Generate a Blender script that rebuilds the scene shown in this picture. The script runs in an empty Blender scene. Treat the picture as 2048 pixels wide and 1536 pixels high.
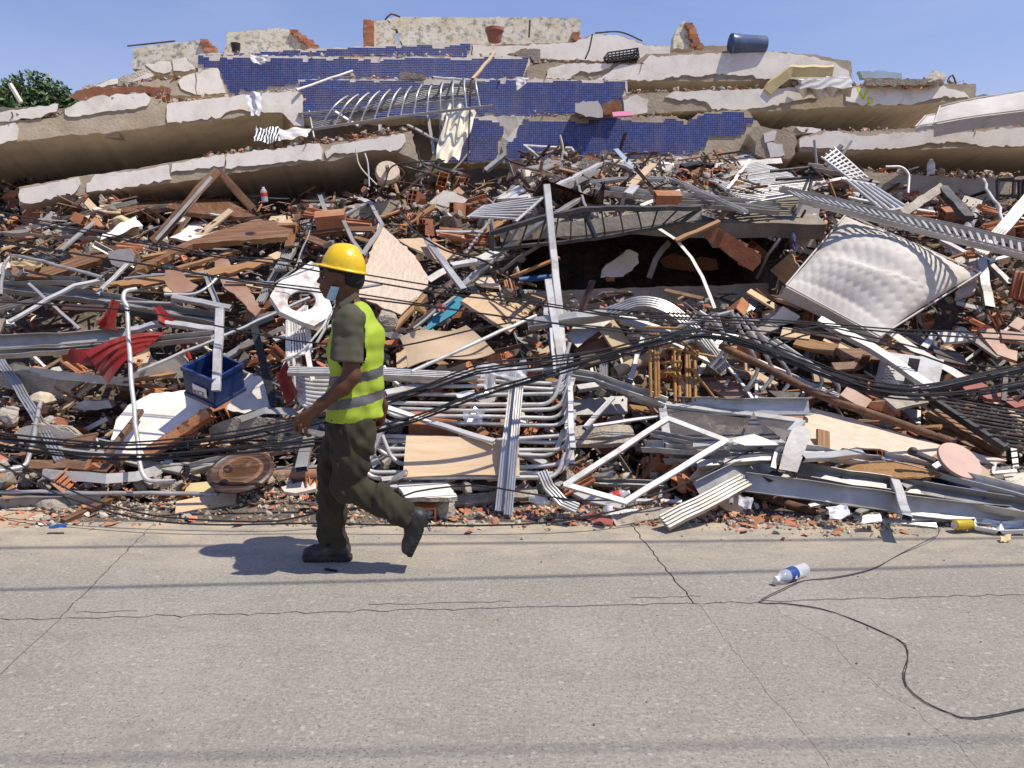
import bpy, bmesh, math, random
import numpy as np
from mathutils import Vector, Matrix, Quaternion
random.seed(7); RNG = np.random.default_rng(11)
SC = bpy.context.scene
COL = SC.collection
R = math.radians
# ------------------------------------------------------------------ camera
CAM_H, FPX, PITCH = 1.68,1480.0, R(9.1)
cam_d = bpy.data.cameras.new('camera'); cam_d.sensor_width = 36.0; cam_d.lens = FPX / 2048 * 36
cam_d.clip_start = 0.05; cam_d.clip_end = 2000
cam = bpy.data.objects.new('camera', cam_d); COL.objects.link(cam)
cam.location = (0,0, CAM_H); cam.rotation_euler = (R(90) - PITCH, 0,0)
SC.camera = cam
# ------------------------------------------------------------------ sky + sun
SUN = Vector((0.43,-0.13,0.90)).normalized()
world = bpy.data.worlds.new('World'); SC.world = world; world.use_nodes = True
wn = world.node_tree; wn.nodes.clear()
wo = wn.nodes.new('ShaderNodeOutputWorld'); wb = wn.nodes.new('ShaderNodeBackground')
sky = wn.nodes.new('ShaderNodeTexSky'); sky.sky_type = 'NISHITA'; sky.sun_disc = False
sky.sun_elevation = math.asin(SUN.z); sky.sun_rotation = math.atan2(SUN.x, SUN.y)
sky.altitude = 0; sky.air_density = 1.6; sky.dust_density = 0.4; sky.ozone_density = 6.0
wb.inputs['Strength'].default_value = 0.122
# thin high cloud veil
tc = wn.nodes.new('ShaderNodeTexCoord'); mp = wn.nodes.new('ShaderNodeMapping'); mp.inputs['Scale'].default_value = (1.0,1.6,6.0)
mp.inputs['Rotation'].default_value = (0, R(14),0)
nz = wn.nodes.new('ShaderNodeTexNoise'); nz.inputs['Scale'].default_value = 2.2; nz.inputs['Detail'].default_value = 7; nz.inputs['Roughness'].default_value = 0.62
rp = wn.nodes.new('ShaderNodeValToRGB'); rp.color_ramp.elements[0].position = 0.42; rp.color_ramp.elements[1].position = 0.85
rp.color_ramp.elements[1].color = (0.30,0.30,0.30,1)
mx = wn.nodes.new('ShaderNodeMix'); mx.data_type = 'RGBA'
mx.inputs['B'].default_value = (4.6,5.2,7.4,1)
wn.links.new(tc.outputs['Generated'], mp.inputs['Vector']); wn.links.new(mp.outputs[0], nz.inputs['Vector'])
wn.links.new(nz.outputs['Fac'], rp.inputs['Fac']); wn.links.new(rp.outputs['Color'], mx.inputs['Factor'])
gr = wn.nodes.new('ShaderNodeMix'); gr.data_type = 'RGBA'; gr.blend_type = 'MULTIPLY'; gr.inputs['Factor'].default_value = 1; gr.inputs['B'].default_value = (1.06,.90,1.12,1)
wn.links.new(sky.outputs[0], gr.inputs['A']); wn.links.new(gr.outputs['Result'], mx.inputs['A']); wn.links.new(mx.outputs['Result'], wb.inputs['Color'])
wn.links.new(wb.outputs[0], wo.inputs['Surface'])
sun_d = bpy.data.lights.new('sun', 'SUN'); sun_d.energy = 4.9; sun_d.angle = R(0.53); sun_d.color = (1.0,0.93,0.80)
sun = bpy.data.objects.new('sun', sun_d); COL.objects.link(sun)
sun.rotation_euler = SUN.to_track_quat('Z', 'Y').to_euler(); sun.location = (6,-3,14)
vs = SC.view_settings; vs.view_transform = 'Standard'; vs.look = 'None'; vs.exposure = 0.0; vs.gamma = 1.0; vs.use_curve_mapping = False
SC.render.film_transparent = False
SC.cycles.use_denoising = True
SC.cycles.max_bounces = 6; SC.cycles.diffuse_bounces = 3; SC.cycles.glossy_bounces = 3; SC.cycles.transmission_bounces = 6; SC.cycles.transparent_max_bounces = 8
SC.cycles.caustics_reflective = False; SC.cycles.caustics_refractive = False

# ------------------------------------------------------------------ materials
def srgb(r, g, b):
    f = lambda c: (c / 255 / 12.92) if c / 255 <= 0.04045 else ((c / 255 + 0.055) / 1.055) ** 2.4
    return (f(r), f(g), f(b),1)
MATS = {}
def mat(name, c1, c2=None, scale=6, rough=.75, metal=0, bump=.25, bscale=45, dirt=None, dirt_amt=.5, dscale=3, rand=.18, stretch=(1,1,1), detail=6, trans=0, alpha=1, spec=.4, bdist=.01, hue=0.0, coat=0):
    m = bpy.data.materials.new(name); m.use_nodes = True; n = m.node_tree.nodes; L = m.node_tree.links
    b = n['Principled BSDF']; MATS[name] = m
    b.inputs['Roughness'].default_value = rough; b.inputs['Metallic'].default_value = metal
    b.inputs['Specular IOR Level'].default_value = spec
    if coat: b.inputs['Coat Weight'].default_value = coat
    if trans: b.inputs['Transmission Weight'].default_value = trans; b.inputs['IOR'].default_value = 1.3
    if alpha < 1: b.inputs['Alpha'].default_value = alpha
    t = n.new('ShaderNodeTexCoord'); mpn = n.new('ShaderNodeMapping'); mpn.inputs['Scale'].default_value = stretch
    L.new(t.outputs['Object'], mpn.inputs['Vector'])
    oi = n.new('ShaderNodeObjectInfo'); geo = n.new('ShaderNodeNewGeometry')
    # per-object offset of the pattern
    vm = n.new('ShaderNodeVectorMath'); vm.operation = 'MULTIPLY_ADD'; L.new(oi.outputs['Random'], vm.inputs[0]); vm.inputs[1].default_value = (37,17,53)
    L.new(mpn.outputs[0], vm.inputs[2])
    n1 = n.new('ShaderNodeTexNoise'); n1.inputs['Scale'].default_value = scale; n1.inputs['Detail'].default_value = detail; n1.inputs['Roughness'].default_value = .6
    L.new(vm.outputs[0], n1.inputs['Vector'])
    mr = n.new('ShaderNodeMapRange'); mr.inputs[1].default_value = .35; mr.inputs[2].default_value = .65; L.new(n1.outputs['Fac'], mr.inputs[0])
    mx = n.new('ShaderNodeMix'); mx.data_type = 'RGBA'; mx.inputs['A'].default_value = c1; mx.inputs['B'].default_value = c2 or c1
    L.new(mr.outputs[0], mx.inputs['Factor']); col = mx.outputs['Result']
    if dirt:
        n2 = n.new('ShaderNodeTexNoise'); n2.inputs['Scale'].default_value = dscale; n2.inputs['Detail'].default_value = 8; n2.inputs['Roughness'].default_value = .7
        v2 = n.new('ShaderNodeVectorMath'); v2.operation = 'ADD'; v2.inputs[1].default_value = (9,3,5); L.new(vm.outputs[0], v2.inputs[0]); L.new(v2.outputs[0], n2.inputs['Vector'])
        m2 = n.new('ShaderNodeMapRange'); m2.inputs[1].default_value = .48; m2.inputs[2].default_value = .66; m2.inputs[4].default_value = dirt_amt; L.new(n2.outputs['Fac'], m2.inputs[0])
        x2 = n.new('ShaderNodeMix'); x2.data_type = 'RGBA'; x2.inputs['B'].default_value = dirt; L.new(m2.outputs[0], x2.inputs['Factor']); L.new(col, x2.inputs['A']); col = x2.outputs['Result']
    if rand:
        ad = n.new('ShaderNodeMath'); ad.operation = 'ADD'; L.new(oi.outputs['Random'], ad.inputs[0]); L.new(geo.outputs['Random Per Island'], ad.inputs[1])
        fr = n.new('ShaderNodeMath'); fr.operation = 'FRACT'; L.new(ad.outputs[0], fr.inputs[0])
        m3 = n.new('ShaderNodeMapRange'); m3.inputs[3].default_value = 1 - rand; m3.inputs[4].default_value = 1 + rand; L.new(fr.outputs[0], m3.inputs[0])
        hs = n.new('ShaderNodeHueSaturation'); L.new(m3.outputs[0], hs.inputs['Value']); L.new(col, hs.inputs['Color']); col = hs.outputs['Color']
        if hue:
            m4 = n.new('ShaderNodeMapRange'); m4.inputs[3].default_value = .5 - hue; m4.inputs[4].default_value = .5 + hue; L.new(geo.outputs['Random Per Island'], m4.inputs[0]); L.new(m4.outputs[0], hs.inputs['Hue'])
    L.new(col, b.inputs['Base Color'])
    if bump:
        n3 = n.new('ShaderNodeTexNoise'); n3.inputs['Scale'].default_value = bscale; n3.inputs['Detail'].default_value = 5; L.new(mpn.outputs[0], n3.inputs['Vector'])
        bp = n.new('ShaderNodeBump'); bp.inputs['Strength'].default_value = bump; bp.inputs['Distance'].default_value = bdist; L.new(n3.outputs['Fac'], bp.inputs['Height']); L.new(bp.outputs[0], b.inputs['Normal'])
    m['bsdf_color'] = 1
    return m
DUST = (.42,.36,.28,1)
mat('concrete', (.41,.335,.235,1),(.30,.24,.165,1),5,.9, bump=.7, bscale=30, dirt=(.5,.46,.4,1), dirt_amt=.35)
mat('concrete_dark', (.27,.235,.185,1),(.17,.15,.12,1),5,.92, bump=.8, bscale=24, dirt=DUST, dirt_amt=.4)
mat('concrete_chunk', (.43,.375,.30,1),(.28,.24,.19,1),9,.93, bump=1, bscale=40, bdist=.02, dirt=(.6,.56,.5,1), dirt_amt=.4, rand=.22)
mat('plaster', (.80,.75,.67,1),(.72,.665,.58,1),3,.85, bump=.2, bscale=60, dirt=(.45,.39,.31,1), dirt_amt=.45, dscale=4, rand=.07)
mat('plaster_chunk', (.72,.665,.58,1),(.60,.545,.46,1),6,.88, bump=.3, bscale=60, dirt=(.48,.42,.34,1), dirt_amt=.5, dscale=7, rand=.12)
mat('plaster_aged', (.66,.57,.40,1),(.74,.69,.58,1),5,.9, bump=.4, bscale=40, dirt=(.13,.12,.105,1), dirt_amt=.85, dscale=12, stretch=(1,1,.55), rand=.03)
mat('soffit', (.66,.59,.49,1),(.58,.51,.41,1),2.5,.9, bump=.1, dirt=(.40,.35,.28,1), dirt_amt=.5, rand=.03)
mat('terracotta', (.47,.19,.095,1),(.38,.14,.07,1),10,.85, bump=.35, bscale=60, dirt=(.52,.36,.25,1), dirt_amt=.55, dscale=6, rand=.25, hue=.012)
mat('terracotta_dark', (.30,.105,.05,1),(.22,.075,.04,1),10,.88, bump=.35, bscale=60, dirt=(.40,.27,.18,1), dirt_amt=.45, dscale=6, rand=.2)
mat('mortar', (.40,.36,.29,1),(.30,.265,.21,1),14,.95, bump=1, bscale=50, bdist=.02)
mat('aluminium', (.60,.585,.555,1),(.47,.46,.435,1),3,.40,.6, bump=.2, bscale=14, dirt=(.27,.235,.19,1), dirt_amt=.75, dscale=4, stretch=(.4,3,3), rand=.1)
mat('aluminium_dull', (.47,.455,.425,1),(.34,.33,.305,1),4,.5,.5, bump=.25, bscale=12, dirt=(.32,.28,.23,1), dirt_amt=.75, dscale=5, rand=.14)
mat('aluminium_white', (.62,.615,.60,1),(.54,.53,.51,1),3,.46,.25, bump=.06, bscale=14, dirt=(.30,.26,.20,1), dirt_amt=.7, dscale=6, rand=.08)
mat('steel_rust', (.16,.085,.05,1),(.10,.06,.045,1),14,.85,.2, bump=.6, bscale=60, dirt=(.27,.13,.06,1), dirt_amt=.7, dscale=9)
mat('steel_dark', (.05,.05,.052,1),(.075,.07,.065,1),8,.6,.4, bump=.2, dirt=(.20,.17,.14,1), dirt_amt=.5, dscale=6)
mat('steel_blue', (.045,.08,.14,1),(.07,.11,.17,1),8,.6,.2, bump=.2, dirt=(.25,.2,.15,1), dirt_amt=.6, dscale=6)
mat('black_plastic', (.012,.012,.013,1),(.02,.02,.02,1),6,.45, bump=.1, dirt=(.10,.09,.08,1), dirt_amt=.35)
mat('rubber', (.013,.013,.014,1),(.022,.022,.022,1),3,.5, bump=0, dirt=(.07,.065,.06,1), dirt_amt=.4, dscale=1.5, rand=.2)
mat('wire_grey', (.05,.05,.05,1),(.035,.035,.035,1),3,.5, bump=0, rand=.1)
mat('plywood', (.60,.43,.27,1),(.52,.36,.21,1),5,.62, bump=.15, bscale=30, dirt=(.62,.52,.40,1), dirt_amt=.5, dscale=4, stretch=(.6,7,7), rand=.12)
mat('plywood_pale', (.70,.58,.45,1),(.60,.47,.34,1),9,.7, bump=.25, bscale=30, dirt=(.42,.26,.16,1), dirt_amt=.5, dscale=13, stretch=(1,4,4), rand=.06)
mat('wood_orange', (.40,.21,.08,1),(.30,.145,.055,1),6,.55, bump=.15, bscale=30, dirt=(.50,.38,.26,1), dirt_amt=.45, dscale=4, stretch=(.5,9,9), rand=.22)
mat('wood_brown', (.20,.095,.04,1),(.135,.06,.028,1),6,.55, bump=.2, bscale=30, dirt=(.38,.29,.2,1), dirt_amt=.5, dscale=4, stretch=(.5,9,9), rand=.25)
mat('wood_dark', (.065,.032,.022,1),(.045,.024,.018,1),6,.4, bump=.12, bscale=30, dirt=(.25,.19,.14,1), dirt_amt=.4, dscale=4, stretch=(.5,9,9), rand=.2)
mat('wood_raw', (.62,.47,.30,1),(.54,.38,.22,1),6,.75, bump=.3, bscale=30, dirt=(.5,.42,.33,1), dirt_amt=.4, dscale=5, stretch=(.5,9,9), rand=.15)
mat('wood_splinter', (.40,.26,.145,1),(.22,.12,.06,1),8,.75, bump=.3, rand=.4, hue=.015)
mat('cardboard', (.50,.37,.24,1),(.44,.32,.20,1),3,.85, bump=.1, dirt=(.55,.45,.34,1), dirt_amt=.4, rand=.06)
mat('white_plastic', (.78,.77,.73,1),(.70,.69,.65,1),4,.42, bump=.05, dirt=(.42,.36,.28,1), dirt_amt=.6, dscale=5)
mat('enamel', (.82,.81,.77,1),(.76,.745,.70,1),4,.28, bump=.03, dirt=(.20,.085,.035,1), dirt_amt=.75, dscale=6)
mat('red_plastic', (.26,.018,.012,1),(.19,.013,.010,1),4,.4, bump=.05, dirt=(.38,.25,.18,1), dirt_amt=.35, dscale=4)
mat('blue_plastic', (.015,.045,.16,1),(.012,.035,.12,1),4,.42, bump=.05, dirt=(.16,.16,.18,1), dirt_amt=.4, dscale=5)
mat('barrel_plastic', (.09,.13,.25,1),(.06,.095,.2,1),2,.35, bump=.05, dirt=(.3,.3,.32,1), dirt_amt=.35, dscale=3)
mat('bright_blue', (.02,.09,.28,1),(.02,.07,.2,1),4,.5, bump=.05, dirt=(.35,.3,.25,1), dirt_amt=.3)
mat('teal', (.03,.26,.36,1),(.03,.20,.30,1),4,.6, bump=.05, dirt=(.35,.3,.25,1), dirt_amt=.3)
mat('pink', (.62,.20,.32,1),(.55,.16,.28,1),4,.5, bump=.05)
mat('pot_clay', (.34,.12,.07,1),(.28,.10,.06,1),5,.7, bump=.1, dirt=(.4,.3,.22,1), dirt_amt=.3)
mat('rattan', (.42,.22,.06,1),(.30,.15,.04,1),10,.5, bump=.3, bscale=70, dirt=(.16,.09,.04,1), dirt_amt=.5, dscale=9, rand=.15)
mat('mattress', (.63,.59,.53,1),(.54,.505,.45,1),4,.9, bump=.25, bscale=90, dirt=(.46,.40,.33,1), dirt_amt=.45, dscale=2.6, rand=0)
mat('mattress_side', (.62,.59,.55,1),(.54,.51,.47,1),4,.9, bump=.25, bscale=90, dirt=(.38,.33,.27,1), dirt_amt=.55, dscale=3, rand=0)
mat('foam', (.62,.50,.26,1),(.55,.43,.22,1),4,.92, bump=.3, bscale=60, dirt=(.42,.34,.2,1), dirt_amt=.5, dscale=3, rand=0)
mat('fabric_white', (.78,.76,.72,1),(.70,.68,.64,1),4,.92, bump=.25, bscale=70, dirt=(.46,.40,.32,1), dirt_amt=.4, dscale=4)
mat('fabric_cream', (.74,.70,.58,1),(.66,.61,.48,1),4,.92, bump=.25, bscale=70, dirt=(.46,.38,.25,1), dirt_amt=.4, dscale=4)
mat('bag_plastic', (.82,.82,.80,1),(.75,.75,.74,1),4,.35, bump=.15, bscale=30, dirt=(.5,.45,.38,1), dirt_amt=.3)
mat('film_clear', (.85,.86,.86,1),(.78,.79,.8,1),4,.2, bump=.3, bscale=14, alpha=.42, rand=0)
mat('glass_smoke', (.16,.14,.13,1),(.10,.09,.085,1),3,.12, bump=.05, bscale=4, dirt=(.35,.30,.25,1), dirt_amt=.6, dscale=3, alpha=.72, rand=0)
mat('acrylic_blue', (.55,.66,.74,1),(.5,.6,.7,1),3,.25, bump=.05, alpha=.6, rand=0)
mat('pet', (.86,.90,.92,1), None, 3,.06, bump=.25, bscale=25, alpha=.38, rand=0, spec=.7)
mat('label_blue', (.02,.06,.26,1),(.02,.05,.2,1),4,.4, bump=0, rand=0)
mat('label_white', (.82,.82,.82,1), None, 4,.5, bump=0, rand=0)
mat('label_red', (.55,.03,.03,1), None, 4,.5, bump=0, rand=0)
mat('can_yellow', (.62,.46,.03,1),(.55,.40,.03,1),4,.3,.3, bump=.05, rand=0)
mat('can_metal', (.75,.75,.75,1), None, 4,.25,1, bump=0, rand=0)
mat('styrofoam', (.84,.84,.82,1),(.80,.80,.78,1),4,.7, bump=.15, bscale=90, dirt=(.5,.4,.28,1), dirt_amt=.2, rand=0)
mat('food', (.35,.16,.05,1),(.2,.09,.03,1),20,.6, bump=.5, rand=.2)
mat('sawdust', (.42,.24,.10,1),(.32,.17,.07,1),30,.95, bump=1, bscale=120, rand=.1)
mat('sandstone', (.60,.50,.37,1),(.5,.4,.28,1),8,.9, bump=.8, bscale=30, rand=.1)
mat('laminate_pink', (.38,.21,.135,1),(.30,.16,.10,1),4,.5, bump=.05, dirt=(.5,.38,.3,1), dirt_amt=.4)
mat('red_tile', (.34,.10,.075,1),(.28,.085,.065,1),4,.6, bump=.1, dirt=(.45,.33,.26,1), dirt_amt=.55)
mat('pink_beige', (.50,.34,.27,1),(.44,.29,.23,1),5,.6, bump=.1, dirt=(.42,.32,.25,1), dirt_amt=.5)
mat('paint_yellow', (.62,.72,.02,1), None, 4,.7, bump=0, rand=0)
mat('light_blue_wall', (.50,.64,.72,1),(.44,.58,.66,1),4,.85, bump=.2, dirt=(.5,.45,.38,1), dirt_amt=.5)
mat('bark', (.10,.07,.045,1),(.06,.045,.03,1),10,.9, bump=.8, bscale=30)
mat('leaf', (.045,.085,.022,1),(.07,.12,.03,1),2,.5, bump=0, rand=.35, hue=.02)
mat('dirt_mound', (.15,.12,.09,1),(.085,.068,.05,1),4,.95, bump=1, bscale=18, bdist=.05, dirt=(.30,.24,.18,1), dirt_amt=.6, dscale=2, rand=0)
# zebra cloth
def zebra():
    m = mat('zebra_cloth', (.8,.79,.77,1), None, 4,.9, bump=.2, bscale=60, rand=0); n = m.node_tree.nodes; L = m.node_tree.links
    t = n.new('ShaderNodeTexCoord'); w = n.new('ShaderNodeTexWave'); w.inputs['Scale'].default_value = 9; w.inputs['Distortion'].default_value = 6; w.inputs['Detail'].default_value = 2; w.inputs['Detail Scale'].default_value = 1.2
    L.new(t.outputs['Object'], w.inputs['Vector']); r = n.new('ShaderNodeValToRGB'); r.color_ramp.interpolation = 'CONSTANT'
    r.color_ramp.elements[0].color = (.02,.02,.02,1); r.color_ramp.elements[1].position = .45; r.color_ramp.elements[1].color = (.78,.77,.75,1)
    L.new(w.outputs['Fac'], r.inputs['Fac']); L.new(r.outputs['Color'], n['Principled BSDF'].inputs['Base Color'])
zebra()
def mosaic():
    m = mat('mosaic_blue', (.03,.05,.2,1), None, 4,.3, bump=0, rand=0); n = m.node_tree.nodes; L = m.node_tree.links; b = n['Principled BSDF']
    t = n.new('ShaderNodeTexCoord'); sx = n.new('ShaderNodeSeparateXYZ'); L.new(t.outputs['Object'], sx.inputs[0])
    cb = n.new('ShaderNodeCombineXYZ'); L.new(sx.outputs['X'], cb.inputs[0]); L.new(sx.outputs['Y'], cb.inputs[1])
    T = .0255
    sc = n.new('ShaderNodeVectorMath'); sc.operation = 'SCALE'; sc.inputs['Scale'].default_value = 1 / T; L.new(cb.outputs[0], sc.inputs[0])
    fl = n.new('ShaderNodeVectorMath'); fl.operation = 'FLOOR'; L.new(sc.outputs[0], fl.inputs[0])
    fr = n.new('ShaderNodeVectorMath'); fr.operation = 'FRACTION'; L.new(sc.outputs[0], fr.inputs[0])
    wn_ = n.new('ShaderNodeTexWhiteNoise'); wn_.noise_dimensions = '2D'; L.new(fl.outputs[0], wn_.inputs['Vector'])
    rp = n.new('ShaderNodeValToRGB'); e = rp.color_ramp.elements
    e[0].color = (.014,.026,.12,1); e[1].position = 1; e[1].color = (.04,.08,.28,1)
    e.new(.45).color = (.017,.034,.165,1); e.new(.8).color = (.024,.048,.21,1)
    L.new(wn_.outputs['Value'], rp.inputs['Fac'])
    # weathered drip streaks
    mp_ = n.new('ShaderNodeMapping'); mp_.inputs['Scale'].default_value = (2.2,.5,1); L.new(t.outputs['Object'], mp_.inputs['Vector'])
    ns = n.new('ShaderNodeTexNoise'); ns.inputs['Scale'].default_value = 2.2; ns.inputs['Detail'].default_value = 7; L.new(mp_.outputs[0], ns.inputs['Vector'])
    m1 = n.new('ShaderNodeMapRange'); m1.inputs[1].default_value = .5; m1.inputs[2].default_value = .72; m1.inputs[4].default_value = .45; L.new(ns.outputs['Fac'], m1.inputs[0])
    x1 = n.new('ShaderNodeMix'); x1.data_type = 'RGBA'; x1.inputs['B'].default_value = (.16,.12,.16,1); L.new(m1.outputs[0], x1.inputs['Factor']); L.new(rp.outputs['Color'], x1.inputs['A'])
    s2 = n.new('ShaderNodeSeparateXYZ'); L.new(fr.outputs[0], s2.inputs[0])
    def grout(o):
        a = n.new('ShaderNodeMath'); a.operation = 'LESS_THAN'; a.inputs[1].default_value = .11; L.new(o, a.inputs[0]); return a
    a, c = grout(s2.outputs['X']), grout(s2.outputs['Y']); mxx = n.new('ShaderNodeMath'); mxx.operation = 'MAXIMUM'; L.new(a.outputs[0], mxx.inputs[0]); L.new(c.outputs[0], mxx.inputs[1])
    x2 = n.new('ShaderNodeMix'); x2.data_type = 'RGBA'; x2.inputs['B'].default_value = (.24,.22,.26,1); L.new(mxx.outputs[0], x2.inputs['Factor']); L.new(x1.outputs['Result'], x2.inputs['A'])
    L.new(x2.outputs['Result'], b.inputs['Base Color'])
    bp = n.new('ShaderNodeBump'); bp.inputs['Strength'].default_value = .5; bp.inputs['Distance'].default_value = -.003; L.new(mxx.outputs[0], bp.inputs['Height']); L.new(bp.outputs[0], b.inputs['Normal'])
mosaic()
def road_mat():
    m = mat('road_concrete', (.36,.328,.272,1),(.32,.292,.24,1),1.3,.93, bump=0, rand=.03); n = m.node_tree.nodes; L = m.node_tree.links; b = n['Principled BSDF']
    t = n.new('ShaderNodeTexCoord'); ge = n.new('ShaderNodeNewGeometry'); pos = ge.outputs['Position']
    base = b.inputs['Base Color'].links[0].from_socket
    def noise(scale, detail=4, rough=.6, stretch=None):
        q = n.new('ShaderNodeTexNoise'); q.inputs['Scale'].default_value = scale; q.inputs['Detail'].default_value = detail; q.inputs['Roughness'].default_value = rough
        if stretch: mm = n.new('ShaderNodeMapping'); mm.inputs['Scale'].default_value = stretch; mm.inputs['Rotation'].default_value = (0,0, R(3)); L.new(pos, mm.inputs['Vector']); L.new(mm.outputs[0], q.inputs['Vector'])
        else: L.new(pos, q.inputs['Vector'])
        return q.outputs['Fac']
    def mapr(s, a, c, d=0, e=1):
        q = n.new('ShaderNodeMapRange'); q.inputs[1].default_value = a; q.inputs[2].default_value = c; q.inputs[3].default_value = d; q.inputs[4].default_value = e; L.new(s, q.inputs[0]); return q.outputs[0]
    def mix(fac, a, colr, mode='MIX'):
        q = n.new('ShaderNodeMix'); q.data_type = 'RGBA'; q.blend_type = mode; L.new(fac, q.inputs['Factor']); L.new(a, q.inputs['A'])
        if isinstance(colr, tuple): q.inputs['B'].default_value = colr
        else: L.new(colr, q.inputs['B'])
        return q.outputs['Result']
    def mul(a, c):
        q = n.new('ShaderNodeMath'); q.operation = 'MULTIPLY'; L.new(a, q.inputs[0]); L.new(c, q.inputs[1]); return q.outputs[0]
    c = base
    c = mix(mapr(noise(60,6,.75),.38,.66,0,.75), c, (.16,.145,.12,1))
    c = mix(mapr(noise(38,5,.8,(1,1.6,1)),.54,.64,0,.6), c, (.50,.47,.41,1))            # mottled grit
    c = mix(mapr(noise(7,6,.7,(1,3.2,1)),.5,.75,0,.45), c, (.20,.18,.155,1))      # tyre-way streaks
    c = mix(mapr(noise(.9,5,.6),.52,.7,0,.35), c, (.42,.39,.345,1))
    c = mix(mapr(noise(2.2,8,.75,(1,2.5,1)),.54,.68,0,.5), c, (.19,.172,.145,1))
    c = mix(mapr(noise(22,6,.8),.52,.66,0,.4), c, (.20,.18,.15,1))
    # exposed aggregate: pale and dark stones
    for sc_, lo, colr, th, amt in ((31,.10,(.46,.445,.41,1),.22,.55),(95,.13,(.46,.44,.40,1),.45,.6),(52,.1,(.17,.16,.145,1),.3,.5),(80,.12,(.10,.093,.085,1),.5,.7)):
        v = n.new('ShaderNodeTexVoronoi'); v.inputs['Scale'].default_value = sc_; mm = n.new('ShaderNodeMapping'); mm.inputs['Location'].default_value = (sc_, 0,0); mm.inputs['Scale'].default_value = (.8,1.1,1); L.new(pos, mm.inputs['Vector']); L.new(mm.outputs[0], v.inputs['Vector'])
        sep = n.new('ShaderNodeSeparateColor'); L.new(v.outputs['Color'], sep.inputs[0])
        sel = mapr(sep.outputs[0], 1 - th * .5,1 - th * .5 + .02)
        blob = mapr(v.outputs['Distance'], .25,.33, amt, 0)
        c = mix(mul(sel, blob), c, colr)
    # blown beige dust near the heap
    sp = n.new('ShaderNodeSeparateXYZ'); L.new(pos, sp.inputs[0])
    near = mapr(sp.outputs['Y'], 3.75,4.75)
    dn = mapr(noise(2.6,7,.7,(1,2.2,1)),.36,.6)
    c = mix(mul(near, dn), c, (.50,.41,.29,1))
    L.new(c, b.inputs['Base Color'])
    bp = n.new('ShaderNodeBump'); bp.inputs['Strength'].default_value = .7; bp.inputs['Distance'].default_value = .006; L.new(noise(110,5,.8), bp.inputs['Height']); L.new(bp.outputs[0], b.inputs['Normal'])
road_mat()

# ------------------------------------------------------------------ projection of photograph pixels at a chosen distance
CP, SP = math.cos(PITCH), math.sin(PITCH)
def ray(x, y):
    a = (x - 1024) / FPX; b = (768 - y) / FPX
    return a, CP + b * SP, -SP + b * CP
def P(x, y, Y):
    a, d, u = ray(x, y); t = Y / d
    return Vector((a * t, Y, CAM_H + u * t))
def G(x, y, z=0.0):
    a, d, u = ray(x, y); t = (z - CAM_H) / u
    return Vector((a * t, d * t, z))
# value noise
_T = RNG.random((256,256))
def vnoise(X, Y, s, seed=0):
    X = np.asarray(X, float) / s + 50 + seed * 7.3; Y = np.asarray(Y, float) / s + 50 + seed * 3.1
    xi, yi = np.floor(X).astype(int), np.floor(Y).astype(int); fx, fy = X - xi, Y - yi
    fx = fx * fx * (3 - 2 * fx); fy = fy * fy * (3 - 2 * fy)
    g = lambda i, j: _T[i % 256, j % 256]
    return (g(xi, yi) * (1 - fx) + g(xi + 1, yi) * fx) * (1 - fy) + (g(xi, yi + 1) * (1 - fx) + g(xi + 1, yi + 1) * fx) * fy - .5
PY = [3.0,4.62,5.0,5.5,6.0,6.6,7.1,7.7,8.6,9.8,10.6,14]
PZ = [-.06,-.01,.05,.20,.46,.86,1.24,1.70,2.15,2.60,2.72,2.8]
def H_top(X, Y):
    X = np.asarray(X, float); Y = np.asarray(Y, float)
    z = np.interp(Y, PY, PZ)
    k = np.clip((Y - 4.7) / 1.0,0,1)
    return z + k * (.34 * vnoise(X, Y, 1.1,1) + .20 * vnoise(X, Y, .45,2) + .08 * vnoise(X, Y, .2,3))
CX0, CX1, CY0, CY1 = .12,2.75,7.15,9.35       # hollow under the fallen panel
def H(X, Y):
    X = np.asarray(X, float); Y = np.asarray(Y, float); z = H_top(X, Y)
    inside = (X > CX0) & (X < CX1) & (Y > CY0) & (Y < CY1)
    return np.where(inside, np.minimum(z, 1.24 + .05 * vnoise(X, Y, .25,5)), z)
def lid_z(Y): return 2.12 + (np.asarray(Y, float) - 7.65) * .40
_YS = np.arange(3.6,13,.02)
def D(x, y):
    """distance of the heap's surface along the line of sight through a photograph pixel"""
    a, d, u = ray(x, y); t = _YS / d
    X, Z = a * t, CAM_H + u * t
    h = H(X, _YS)
    lid = (X > CX0) & (X < CX1 + .1) & (_YS > 7.65) & (_YS < 9.9)
    hit = (Z <= h) | (lid & (np.abs(Z - lid_z(_YS)) < .03))
    i = np.argmax(hit)
    return float(_YS[i]) if hit.any() else 10.2
def Q(p):
    """(x, y) on the heap, (x, y, lift) towards the viewer, (x, y, Y) with Y > 3 at that distance, or a Vector"""
    if isinstance(p, Vector): return p
    if len(p) == 2: return P(p[0], p[1], D(p[0], p[1]) - .10)
    if p[2] > 3: return P(*p)
    return P(p[0], p[1], D(p[0], p[1]) - p[2])

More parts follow.
